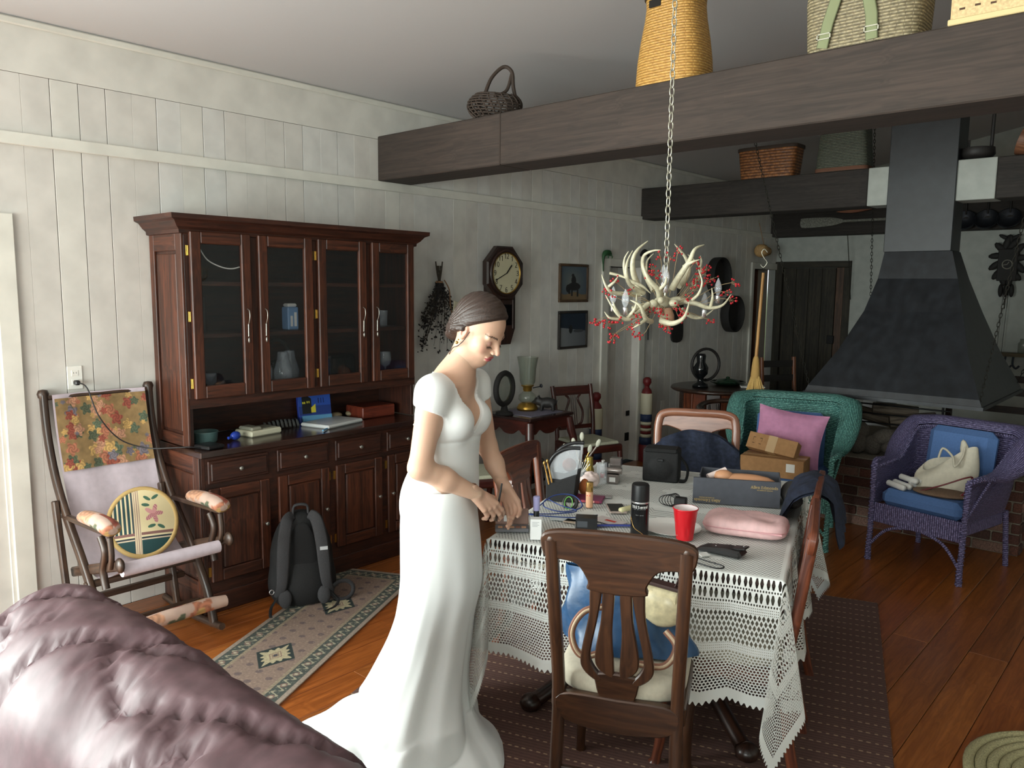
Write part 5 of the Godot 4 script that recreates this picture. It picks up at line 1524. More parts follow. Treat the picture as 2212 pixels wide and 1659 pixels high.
# ---------------------------------------------------------------- things on and along the left wall
func wall_things() -> void:
	var rng := RandomNumberGenerator.new()
	rng.seed = 31
	var dark := wood("clock_wood", C8(30, 18, 14), C8(58, 34, 26), 0.4, 301, 0.8, 0.3)
	var ck := thing("wall_clock", "dark octagonal regulator clock with cream dial hanging on the plank wall behind the woman", "clock", Vector3(0.0, 1.81, -4.475), 90.0)
	var oct := func(r: float) -> PackedVector2Array:
		var q := PackedVector2Array()
		for k in 8:
			var a := TAU * (k + 0.5) / 8
			q.append(Vector2(cos(a), sin(a)) * r)
		return q
	part(ck, "case", mb().prism(PackedVector2Array([Vector2(-0.135, 0.05), Vector2(0.135, 0.05), Vector2(0.135, -0.43), Vector2(0.085, -0.55), Vector2(-0.085, -0.55), Vector2(-0.135, -0.43)]), 0.0, 0.095, 0.006), dark)
	part(ck, "bezel", mb().prism(oct.call(0.222), 0.05, 0.115, 0.012), dark)
	part(ck, "bezel_ring", mb().ring(Vector3(0, 0, 0.115), 0.168, 0.014, Vector3(0, 0, 1), 36, 8), dark)
	var cream := mt("dial_cream", C8(206, 200, 168), 0.6)
	var dial := part(ck, "dial", mb().at(Vector3(0, 0, 0.114), rot(Vector3.RIGHT, 90)).lathe([[0.0, 0.0], [0.16, 0.0], [0.16, 0.003], [0.0, 0.003]], 36), cream)
	var ink := mt("ink_black", C8(26, 24, 22), 0.7)
	for k in 12:
		var a := PI / 2 - TAU * (k + 1) / 12
		var t := text(dial, "numeral", str(k + 1), 0.052, Vector3(cos(a) * 0.128, sin(a) * 0.128, 0.119), Basis(), ink)
		t.set_meta("label", "numeral %d on the dial" % (k + 1))
	for q in [[0.085, 48.0, 0.010], [0.128, 204.0, 0.006]]:
		var a := deg_to_rad(q[1])
		part(ck, "hand", mb().beam(Vector3(0, 0, 0.122), Vector3(cos(a) * q[0], sin(a) * q[0], 0.122), q[2], 0.002, 0.0, Vector3(0, 0, 1)), ink)
	part(ck, "brass_bezel", mb().ring(Vector3(0, 0, 0.120), 0.156, 0.006, Vector3(0, 0, 1), 36, 6), mt("brass"))
	part(ck, "pendulum_window", mb().bx(Vector3(-0.085, -0.40, 0.095), Vector3(0.085, -0.24, 0.098)), mt("dark_glass", C8(16, 16, 17), 0.08))
	for x in [-0.10, 0.10]:
		part(ck, "moulding", mb().bx(Vector3(x - 0.009, -0.43, 0.093), Vector3(x + 0.009, -0.2, 0.106), 0.004), dark)
	part(ck, "pendulum", mb().bx(Vector3(-0.02, -0.36, 0.0985), Vector3(-0.012, -0.26, 0.1)), mt("brass"))

	# bundle of dried herbs tied at the stems
	var hb := thing("dried_herb_bundle", "bundle of dark dried herbs hung upside down on the wall right of the hutch", "herbs", Vector3(0.06, 0, -3.83))
	var hm := mt("dried_stem", C8(62, 54, 44), 0.9)
	var lf := mt("dried_leaf", C8(44, 40, 40), 0.9)
	var st := mb()
	var le := mb()
	for i in 46:
		var a := rng.randf() * TAU
		var e := Vector3(cos(a) * 0.05 + 0.02, 1.20 + 0.32 * rng.randf(), sin(a) * 0.17 + (0.05 * rng.randf()))
		var s := Vector3(0.0, 1.72, 0.0)
		var p := spline([s + Vector3(0, 0.13, rng.randf_range(-0.03, 0.03)), s, s.lerp(e, 0.5) + Vector3(0.03, 0.04, 0.0), e], 4)
		st.tube(p, 0.0016, 4)
		for k in 16:
			var q := p[4 + rng.randi() % (p.size() - 4)] + Vector3(rng.randf_range(-1, 1), rng.randf_range(-1, 1), rng.randf_range(-1, 1)) * 0.022
			le.ell(q, Vector3(0.004, 0.010, 0.007) * rng.randf_range(0.7, 1.3), 4, 6, rot(Vector3(rng.randf(), rng.randf(), rng.randf()), rng.randf() * 180))
	part(hb, "stems", st, hm).set_meta("kind", "stuff")
	part(hb, "leaves", le, lf).set_meta("kind", "stuff")
	for z in [-0.03, 0.035]:
		part(hb, "stalk", mb().tube(spline([Vector3(0, 1.72, 0), Vector3(0, 1.80, z * 0.6), Vector3(0, 1.88, z)], 4), 0.005, 6), hm)
	part(hb, "tie", mb().ring(Vector3(0, 1.735, 0), 0.022, 0.007, Vector3.UP, 16, 6), mt("raffia", C8(150, 112, 80), 0.9))
	part(hb, "ribbon", mb().tube(spline([Vector3(0.03, 1.75, -0.02), Vector3(0.05, 1.68, -0.05), Vector3(0.06, 1.58, -0.05), Vector3(0.06, 1.5, -0.07)], 5), 0.014, 6, true, false, 0.3), mt("raffia"))
	part(hb, "paper_tag", mb().beam(Vector3(0.085, 1.60, -0.085), Vector3(0.085, 1.44, -0.055), 0.042, 0.012, 0.004, Vector3(1, 0, 0)), mt("old_paper", C8(186, 178, 154), 0.9))

	# two framed pictures, one above the other
	var p1 := art(96, 128, func(u: float, v: float) -> Color:
		var k := C8(78, 92, 104).lerp(C8(120, 124, 118), clampf(1.0 - Vector2(u - 0.45, v - 0.45).length() * 2.0, 0, 1))
		if v > 0.80 + 0.04 * sin(u * 9.0): k = C8(120, 100, 74)
		var b := Vector2((u - 0.52) / 0.24, (v - 0.60) / 0.12).length() < 1.0 or (absf(u - 0.34) < 0.035 and v > 0.6 and v < 0.82) or (absf(u - 0.44) < 0.03 and v > 0.6 and v < 0.88) or (absf(u - 0.66) < 0.03 and v > 0.6 and v < 0.9) or (Vector2((u - 0.30) / 0.09, (v - 0.66) / 0.12).length() < 1.0)
		var r := Vector2((u - 0.50) / 0.09, (v - 0.42) / 0.14).length() < 1.0 or Vector2((u - 0.47) / 0.05, (v - 0.27) / 0.05).length() < 1.0
		if b or r: k = C8(36, 34, 36)
		return k)
	var p2 := art(96, 128, func(u: float, v: float) -> Color:
		var k := C8(30, 42, 58)
		if v > 0.42 + 0.12 * u: k = C8(128, 132, 136).lerp(C8(96, 100, 106), u)
		if Vector2((u - 0.42) / 0.07, (v - 0.48) / 0.13).length() < 1.0: k = C8(30, 30, 32)
		if Vector2((u - 0.72) / 0.2, (v - 0.54) / 0.05).length() < 1.0: k = C8(70, 72, 76)
		return k)
	for q in [[1.745, p1, "framed picture of a rider slumped on a horse, upper of the two on the wall", C8(60, 44, 32), C8(110, 86, 60)], [1.34, p2, "framed wintry picture of dark sky over snow, lower of the two on the wall", C8(34, 30, 28), C8(56, 50, 46)]]:
		var f := thing("framed_picture", q[2], "picture", Vector3(0.0, q[0], -5.46), 90.0)
		var hw := 0.205
		var hh := 0.165
		var fm := mb()
		fm.bx(Vector3(-hw, hh - 0.022, 0.002), Vector3(hw, hh, 0.024), 0.004).bx(Vector3(-hw, -hh, 0.002), Vector3(hw, -hh + 0.022, 0.024), 0.004).bx(Vector3(-hw, -hh + 0.022, 0.002), Vector3(-hw + 0.022, hh - 0.022, 0.024), 0.004).bx(Vector3(hw - 0.022, -hh + 0.022, 0.002), Vector3(hw, hh - 0.022, 0.024), 0.004)
		part(f, "frame", fm, wood("frame_%d" % int(q[0] * 100), q[3], q[4], 0.5, 310 + int(q[0] * 10)))
		part(f, "print", plate(mb(), Vector3(-hw + 0.02, -hh + 0.02, 0.012), Vector3(2 * hw - 0.04, 0, 0), Vector3(0, 2 * hh - 0.04, 0)), cloth_pic("print_%d" % int(q[0] * 100), q[1], 0.4))

	# green lizard and black cane on the door casing
	var liz := thing("lizard_figure", "green lizard figure perched on the top left corner of the white door casing", "figurine", Vector3(0.03, 1.975, -5.90))
	var grn := mt("lizard_green", C8(40, 84, 48), 0.5)
	part(liz, "body", mb().tube(spline([Vector3(0, -0.12, 0.03), Vector3(0, -0.06, 0.032), Vector3(0, 0.01, 0.03), Vector3(0, 0.045, 0.0), Vector3(0, 0.05, -0.05), Vector3(0, 0.03, -0.085)], 5), lerps([0.004, 0.007, 0.014, 0.026, 0.026, 0.012], 26), 10), grn)
	for z in [-0.06, 0.0]:
		part(liz, "leg", mb().tube(pv([Vector3(0.01, 0.035, z), Vector3(0.026, 0.015, z - 0.012), Vector3(0.02, 0.002, z - 0.015)]), 0.006, 6), grn)
	solo("walking_cane", mb().tube(spline([Vector3(0.035, 2.02, -6.50), Vector3(0.035, 2.06, -6.54), Vector3(0.035, 2.04, -6.60), Vector3(0.035, 1.95, -6.63), Vector3(0.035, 1.70, -6.64), Vector3(0.035, 1.2, -6.65)], 6), lerps([0.024, 0.024, 0.016, 0.012, 0.011, 0.008], 31), 8), mt("black_plastic"), "black walking cane with curved head hanging at the right side of the white door casing", "cane")
	# dark round sieves and a long dark board
	var iron := mt("sieve_black", C8(34, 32, 31), 0.8)
	for q in [[1.847, -8.04, "upper dark round sieve frame on the wall right of the chandelier"], [1.425, -8.41, "lower dark round sieve frame on the wall right of the chandelier"]]:
		var s := thing("sieve", q[2], "sieve", Vector3(0.0, q[0], q[1]), 90.0)
		part(s, "hoop", mb().at(Vector3(0, 0, 0.005), rot(Vector3.RIGHT, 90)).lathe([[0.19, 0.0], [0.208, 0.0], [0.21, 0.05], [0.208, 0.10], [0.196, 0.10], [0.19, 0.05], [0.19, 0.0]], 36), iron)
		part(s, "mesh", mb().at(Vector3(0, 0, 0.02), rot(Vector3.RIGHT, 90)).lathe([[0.0, 0.0], [0.192, 0.0], [0.192, 0.004], [0.0, 0.004]], 30), mt("sieve_mesh", C8(52, 50, 48), 0.9))
	var pb := thing("bread_peel", "long dark wooden paddle board hanging on the wall behind the chandelier", "paddle", Vector3(0.0, 1.47, -7.24), 90.0)
	part(pb, "blade", mb().prism(spline2([[-0.10, -0.30], [0.10, -0.30], [0.11, -0.1], [0.10, 0.1], [0.03, 0.16], [-0.03, 0.16], [-0.10, 0.1], [-0.11, -0.1]], 4), 0.004, 0.024, 0.004), iron)
	part(pb, "handle", mb().rod(Vector3(0, 0.14, 0.014), Vector3(0, 0.34, 0.014), 0.014), iron)
	var fl := thing("wooden_float", "tan turned wooden float hanging by a cord above the doorway in the corner", "float", Vector3(0.10, 2.165, -9.05))
	part(fl, "body", mb().at(Vector3(0.0, 0, 0.13), rot(Vector3.RIGHT, -90)).lathe([[0.0, 0.0], [0.05, 0.0], [0.075, 0.03], [0.08, 0.10], [0.06, 0.16], [0.05, 0.18], [0.055, 0.20], [0.05, 0.25], [0.0, 0.26]], 18), wood("float_wood", C8(176, 134, 84), C8(206, 168, 116), 0.6, 321))
	part(fl, "cord", mb().rod(Vector3(0, 0.07, 0.0), Vector3(-0.07, 0.33, 0.0), 0.004, -1, 5), mt("raffia"))
	part(fl, "hook", mb().ring(Vector3(-0.075, 0.345, 0), 0.016, 0.004, Vector3(1, 0, 0), 12, 5), mt("chain_steel", C8(176, 172, 150), 0.35, 0.85))
	solo("switch_plate", mb().bx(Vector3(0.0, -0.055, -0.035), Vector3(0.006, 0.055, 0.035), 0.002), mt("outlet_white", C8(238, 236, 228), 0.4), "small white plate low on the wall right of the striped post", "plate", Vector3(0, 0.50, -7.02))

	# striped buoy posts either side of the white door
	for q in [[-5.735, 0.76, "left striped buoy post with red ball finial, behind the lyre chair"], [-6.58, 0.83, "right striped buoy post with red finial beside the white door"]]:
		var b := thing("buoy_post", q[2], "post", Vector3(0.085, 0.0, q[0]), 0, "striped posts by the white door")
		var s: float = q[1] / 0.83
		var red := mt("buoy_red", C8(108, 26, 28), 0.5)
		var wht := mt("buoy_cream", C8(212, 206, 180), 0.6)
		var blu := mt("buoy_blue", C8(38, 54, 88), 0.6)
		part(b, "finial", mb().at(Vector3.ZERO).lathe([[0.052, 0.68 * s], [0.045, 0.71 * s], [0.022, 0.74 * s], [0.024, 0.755 * s], [0.042, 0.785 * s], [0.04, 0.82 * s], [0.02, 0.838 * s], [0.0, 0.84 * s]], 16), red)
		var y := 0.0
		for k in [[0.17, red, 0.068], [0.07, blu, 0.062], [0.035, wht, 0.055], [0.03, red, 0.055], [0.03, wht, 0.055], [0.03, red, 0.055], [0.035, wht, 0.055], [0.075, blu, 0.058], [0.205, wht, 0.062]]:
			part(b, "band", mb().at(Vector3.ZERO).lathe([[0.0, y * s], [k[2], y * s], [k[2], (y + k[0]) * s], [0.0, (y + k[0]) * s]], 8), k[1])
			y += k[0]

	# mahogany side table with cabriole legs and low tray
	var mah := wood("mahogany", C8(52, 20, 16), C8(92, 40, 32), 0.3, 331, 0.7, 0.5)
	var tb := thing("side_table", "small dark mahogany table with scalloped apron and cabriole legs under the wall clock", "table", Vector3(0.285, 0, -4.57))
	part(tb, "tabletop", mb().bx(Vector3(-0.235, 0.715, -0.265), Vector3(0.235, 0.74, 0.265), 0.006), wood("mahogany_top", C8(36, 20, 20), C8(58, 34, 32), 0.2, 332, 0.7, 0.7))
	for k in 4:
		var ap := mb()
		var wid: float = [0.20, 0.23][k % 2]
		ap.xf = Transform3D(rot(Vector3.UP, 90 * k), Vector3.ZERO)
		var off: float = [0.24, 0.21][k % 2]
		ap.prism(spline2([[-wid, 0.715], [wid, 0.715], [wid, 0.63], [wid * 0.72, 0.61], [wid * 0.5, 0.64], [wid * 0.2, 0.605], [-wid * 0.2, 0.605], [-wid * 0.5, 0.64], [-wid * 0.72, 0.61], [-wid, 0.63]], 4), off - 0.015, off, 0.003)
		part(tb, "apron", ap, mah)
	for sx in [-1.0, 1.0]:
		for sz in [-1.0, 1.0]:
			var o := Vector3(sx * 0.205, 0, sz * 0.235)
			var d := Vector3(sx, 0, sz) * 0.7
			part(tb, "leg", mb().tube(spline([o + Vector3(0, 0.70, 0), o + d * 0.02 + Vector3(0, 0.60, 0), o + d * 0.045 + Vector3(0, 0.48, 0), o + d * 0.0 + Vector3(0, 0.25, 0), o - d * 0.01 + Vector3(0, 0.10, 0), o + d * 0.03 + Vector3(0, 0.015, 0)], 5), lerps([0.032, 0.034, 0.028, 0.02, 0.016, 0.024], 26), 10), mah)
	part(tb, "low_shelf", mb().bx(Vector3(-0.2, 0.235, -0.25), Vector3(0.2, 0.255, 0.25), 0.005), mt("black_lacquer", C8(14, 14, 16), 0.15))
	solo("doily", mb().bx(Vector3(-0.17, 0, -0.19), Vector3(0.17, 0.003, 0.19)), mt("grey_cloth", C8(120, 116, 134), 0.9), "grey cloth runner lying on the small mahogany table", "cloth", Vector3(0.29, 0.7405, -4.58))
	var lamp := thing("oil_lamp", "glass oil lamp with tall etched shade and brass base on the mahogany table", "lamp", Vector3(0.22, 0.744, -4.62))
	var eg := mt("etched_glass", Color(0.50, 0.53, 0.47, 0.36), 0.15)
	eg.transparency = BaseMaterial3D.TRANSPARENCY_ALPHA
	part(lamp, "base", mb().lathe([[0.0, 0.0], [0.078, 0.0], [0.085, 0.018], [0.07, 0.045], [0.045, 0.06]], 24), mt("brass"))
	part(lamp, "font", mb().lathe([[0.045, 0.06], [0.072, 0.085], [0.068, 0.12], [0.03, 0.15]], 24), eg)
	part(lamp, "burner", mb().lathe([[0.03, 0.15], [0.036, 0.16], [0.036, 0.185], [0.05, 0.19], [0.05, 0.20]], 20), mt("brass"))
	part(lamp, "shade", mb().lathe([[0.05, 0.20], [0.062, 0.23], [0.068, 0.33], [0.085, 0.42], [0.082, 0.42], [0.065, 0.33], [0.058, 0.23], [0.047, 0.20]], 28), eg)
	part(lamp, "wick_knob", mb().rod(Vector3(0.03, 0.175, -0.03), Vector3(0.06, 0.185, -0.08), 0.004).ell(Vector3(0.065, 0.19, -0.09), Vector3(0.016, 0.016, 0.006), 7, 10), mt("dark_tin", C8(44, 46, 52), 0.5, 0.6))
	var mr := thing("reflector_lens", "round black-rimmed lens on a stand, left on the mahogany table", "lens", Vector3(0.24, 0.741, -4.33), 100.0)
	part(mr, "rim", mb().ring(Vector3(0, 0.20, 0), 0.118, 0.022, Vector3(0, 0, 1), 32, 8, 1.0), mt("sieve_black"))
	part(mr, "lens", mb().ell(Vector3(0, 0.20, 0), Vector3(0.108, 0.108, 0.022), 10, 24), eg)
	part(mr, "stand", mb().lathe([[0.0, 0.0], [0.07, 0.0], [0.065, 0.02], [0.03, 0.03], [0.02, 0.08]], 16), mt("sieve_black"))
	var pig := thing("pig_figurine", "small black pig figurine at the right end of the mahogany table", "figurine", Vector3(0.36, 0.744, -4.70), 30.0)
	part(pig, "body", mb().net(func(p: Vector3) -> float:
		var d := eb(p - Vector3(0, 0.065, 0), Vector3(0.075, 0.042, 0.042))
		d = smin(d, eb(p - Vector3(-0.075, 0.075, 0), Vector3(0.034, 0.032, 0.03)), 0.02)
		d = smin(d, cap(p, Vector3(-0.09, 0.07, 0), Vector3(-0.115, 0.062, 0), 0.016, 0.014), 0.012)
		for s in [-1.0, 1.0]:
			d = smin(d, cap(p, Vector3(-0.07, 0.1, s * 0.02), Vector3(-0.075, 0.122, s * 0.026), 0.01, 0.004), 0.008)
			d = smin(d, cap(p, Vector3(-0.04, 0.05, s * 0.022), Vector3(-0.045, 0.008, s * 0.024), 0.015, 0.011), 0.012)
			d = smin(d, cap(p, Vector3(0.045, 0.05, s * 0.022), Vector3(0.05, 0.008, s * 0.024), 0.017, 0.011), 0.012)
		return smin(d, cap(p, Vector3(0.072, 0.08, 0), Vector3(0.092, 0.10, 0.006), 0.005, 0.003), 0.01), Vector3(-0.14, 0, -0.06), Vector3(0.11, 0.13, 0.06), 0.006), mt("iron_black", C8(34, 31, 30), 0.55))
	var col := thing("colander", "grey metal colander on the low shelf of the mahogany table", "colander", Vector3(0.33, 0.257, -4.50))
	part(col, "bowl", mb().lathe([[0.0, 0.0], [0.055, 0.0], [0.075, 0.02], [0.125, 0.115], [0.13, 0.125], [0.122, 0.122], [0.07, 0.022], [0.0, 0.008]], 26), mt("dull_steel", C8(110, 112, 108), 0.45, 0.7))
	solo("spice_tin", mb().lathe([[0.0, 0.0], [0.02, 0.0], [0.02, 0.13], [0.0, 0.135]], 14), mt("green_tin", C8(120, 176, 150), 0.5), "small pale tin with green lid standing in the colander", "tin", Vector3(0.37, 0.268, -4.52))
	var pan := thing("frying_pan", "black iron frying pan on the low shelf left of the colander", "pan", Vector3(0.28, 0.257, -4.33), -25.0)
	part(pan, "body", mb().lathe([[0.0, 0.0], [0.075, 0.0], [0.09, 0.035], [0.086, 0.035], [0.072, 0.006], [0.0, 0.006]], 22), M["iron_black"])
	part(pan, "handle", mb().tube(pv([Vector3(0, 0.03, 0.085), Vector3(0, 0.045, 0.15), Vector3(0, 0.05, 0.2)]), 0.011, 6), M["iron_black"])

	# lyre-back mahogany chairs with pale seats
	for q in [[Vector3(0.40, 0, -5.19), 72.0, "small mahogany lyre-back chair with pale seat right of the small table"], [Vector3(0.50, 0, -3.72), 60.0, "mahogany chair with pale seat, half hidden behind the woman"]]:
		var ch := thing("lyre_chair", q[2], "chair", q[0], q[1])
		for s in [-1.0, 1.0]:
			part(ch, "stile", mb().tube(spline([Vector3(s * 0.19, 0.0, -0.27), Vector3(s * 0.185, 0.25, -0.2), Vector3(s * 0.185, 0.46, -0.185), Vector3(s * 0.19, 0.7, -0.215), Vector3(s * 0.195, 0.88, -0.26)], 5), 0.019, 8), mah)
			part(ch, "leg", mb().tube(spline([Vector3(s * 0.19, 0.42, 0.18), Vector3(s * 0.195, 0.2, 0.2), Vector3(s * 0.195, 0.0, 0.235)], 5), lerps([0.024, 0.02, 0.015], 11), 8), mah)
			part(ch, "lyre_arm", mb().tube(spline([Vector3(s * 0.075, 0.80, -0.235), Vector3(s * 0.045, 0.76, -0.225), Vector3(s * 0.085, 0.66, -0.207), Vector3(s * 0.07, 0.57, -0.195), Vector3(s * 0.03, 0.545, -0.19)], 6), 0.010, 6), mah)
		for x in [-0.022, 0.0, 0.022]:
			part(ch, "lyre_string", mb().rod(Vector3(x, 0.81, -0.238), Vector3(x, 0.55, -0.19), 0.004, -1, 5), mah)
		part(ch, "crest_rail", mb().box(Vector3(0, 0.835, -0.247), Vector3(0.37, 0.075, 0.02), 0.005, rot(Vector3.RIGHT, -12)), mah)
		part(ch, "back_rail", mb().box(Vector3(0, 0.53, -0.19), Vector3(0.36, 0.035, 0.018), 0.004), mah)
		part(ch, "seat_frame", mb().bx(Vector3(-0.205, 0.375, -0.2), Vector3(0.205, 0.435, 0.21), 0.012), mah)
		part(ch, "seat", mb().box(Vector3(0, 0.442, 0.005), Vector3(0.37, 0.03, 0.37), 0.012), blotch("pale_seat", C8(190, 190, 166), C8(172, 172, 150), 0.9, 0.05, 341, 0.05, 4.0))

	# round drum table with its captain's chair, black lamp, green plate
	var ok := wood("dark_oak", C8(34, 22, 17), C8(66, 42, 30), 0.35, 351, 0.9, 0.4)
	var rt := thing("drum_table", "dark round drum table with reddish staves in the far left corner", "table", Vector3(0.68, 0, -6.88))
	part(rt, "tabletop", mb().lathe([[0.0, 0.74], [0.42, 0.74], [0.44, 0.755], [0.43, 0.775], [0.40, 0.78], [0.0, 0.78]], 32), ok)
	for k in 16:
		var a := TAU * k / 16
		part(rt, "stave", mb().box(Vector3(cos(a) * 0.33, 0.55, sin(a) * 0.33), Vector3(0.125, 0.38, 0.03), 0.004, rot(Vector3.UP, 90 - rad_to_deg(a))), wood("red_stave", C8(76, 34, 20), C8(126, 66, 38), 0.4, 352) if k % 3 else ok)
	part(rt, "pedestal", mb().lathe([[0.2, 0.0], [0.2, 0.03], [0.09, 0.08], [0.09, 0.36], [0.3, 0.37]], 20), ok)
	var cc := thing("captains_chair", "dark round-backed captain's chair drawn up to the drum table", "chair", Vector3(1.18, 0, -6.20), 35.0)
	part(cc, "arm_bow", mb().tube(spline([Vector3(-0.27, 0.68, 0.12), Vector3(-0.27, 0.69, -0.06), Vector3(-0.17, 0.71, -0.22), Vector3(0, 0.72, -0.26), Vector3(0.17, 0.71, -0.22), Vector3(0.27, 0.69, -0.06), Vector3(0.27, 0.68, 0.12)], 6), 0.026, 8, true, false, 0.8), ok)
	part(cc, "seat", mb().box(Vector3(0, 0.44, 0), Vector3(0.46, 0.04, 0.44), 0.015), ok)
	for k in 9:
		var a := PI * (0.04 + 0.92 * k / 8.0)
		part(cc, "spindle", mb().rod(Vector3(cos(a) * 0.21, 0.46, -sin(a) * 0.2 + 0.02), Vector3(cos(a) * 0.26, 0.69, -sin(a) * 0.25), 0.010, -1, 6), ok)
	for s in [[1, 1], [1, -1], [-1, 1], [-1, -1]]:
		part(cc, "leg", mb().rod(Vector3(s[0] * 0.17, 0.43, s[1] * 0.17), Vector3(s[0] * 0.22, 0, s[1] * 0.22), 0.019, 0.015), ok)
	var bl := thing("reflector_lamp", "black oil lamp with a round reflector on the drum table", "lamp", Vector3(0.62, 0.781, -6.66), 50.0)
	part(bl, "reservoir", mb().lathe([[0.0, 0.0], [0.075, 0.0], [0.07, 0.03], [0.03, 0.05], [0.03, 0.09], [0.065, 0.13], [0.07, 0.19], [0.04, 0.24], [0.045, 0.30], [0.035, 0.32], [0.0, 0.32]], 20), mt("black_glass", C8(20, 22, 24), 0.08))
	part(bl, "reflector_ring", mb().ring(Vector3(0.07, 0.21, -0.06), 0.15, 0.014, Vector3(0.2, 0, 1), 30, 6), M["iron_black"])
	part(bl, "arm", mb().rod(Vector3(0.02, 0.06, 0), Vector3(0.07, 0.07, -0.05), 0.01), M["iron_black"])
	var gp := thing("green_dish", "dark green covered dish on the drum table", "dish", Vector3(0.72, 0.781, -7.02))
	part(gp, "dish", mb().lathe([[0.0, 0.0], [0.10, 0.0], [0.17, 0.03], [0.17, 0.036], [0.10, 0.012], [0.0, 0.012]], 24), mt("green_glass", C8(34, 58, 42), 0.12))
	part(gp, "lid", mb().lathe([[0.12, 0.03], [0.09, 0.055], [0.02, 0.065], [0.018, 0.08], [0.0, 0.085]], 24), mt("green_glass"))
	solo("papers", mb().bx(Vector3(-0.11, 0, -0.14), Vector3(0.11, 0.008, 0.14)), mt("paper", C8(236, 234, 228), 0.8), "white papers at the right edge of the drum table", "papers", Vector3(0.92, 0.781, -7.12), 30.0)
	var wc := thing("ladder_chair", "brown wooden ladder-back chair beside the hanging broom", "chair", Vector3(1.05, 0, -7.85), 60.0)
	var wr := wood("chair_russet", C8(96, 52, 30), C8(148, 90, 56), 0.4, 361)
	for s in [-1.0, 1.0]:
		part(wc, "post", mb().rod(Vector3(s * 0.2, 0, -0.2), Vector3(s * 0.2, 1.0, -0.3), 0.022), wr)
		part(wc, "leg", mb().rod(Vector3(s * 0.2, 0.44, 0.2), Vector3(s * 0.21, 0, 0.22), 0.02), wr)
	for y in [0.62, 0.78, 0.93]:
		part(wc, "slat", mb().box(Vector3(0, y, -0.2 - 0.1 * y), Vector3(0.4, 0.07, 0.014), 0.004), mt("iron_black"))
	part(wc, "seat", mb().box(Vector3(0, 0.45, 0), Vector3(0.44, 0.035, 0.42), 0.01), wr)

# a basket lofted through rings; section power 4 makes rounded squares
func basket(b: MB, rings: Array, sq: float, wall := 0.01, segs := 40) -> MB:
	var P := PackedVector3Array()
	var all := rings.duplicate()
	for i in range(rings.size() - 1, -1, -1):
		all.append([rings[i][0], rings[i][1] - wall, rings[i][2] - wall])
	for r in all:
		for j in segs:
			var a := TAU * j / segs
			var k := pow(pow(absf(cos(a)), sq) + pow(absf(sin(a)), sq), -1.0 / sq)
			P.append(Vector3(cos(a) * k * r[1], r[0], sin(a) * k * r[2]))
	b.grid(P, all.size(), segs, false, true)
	var bot := P.slice(0, segs)
	return b.fan(bot, Vector3.DOWN)

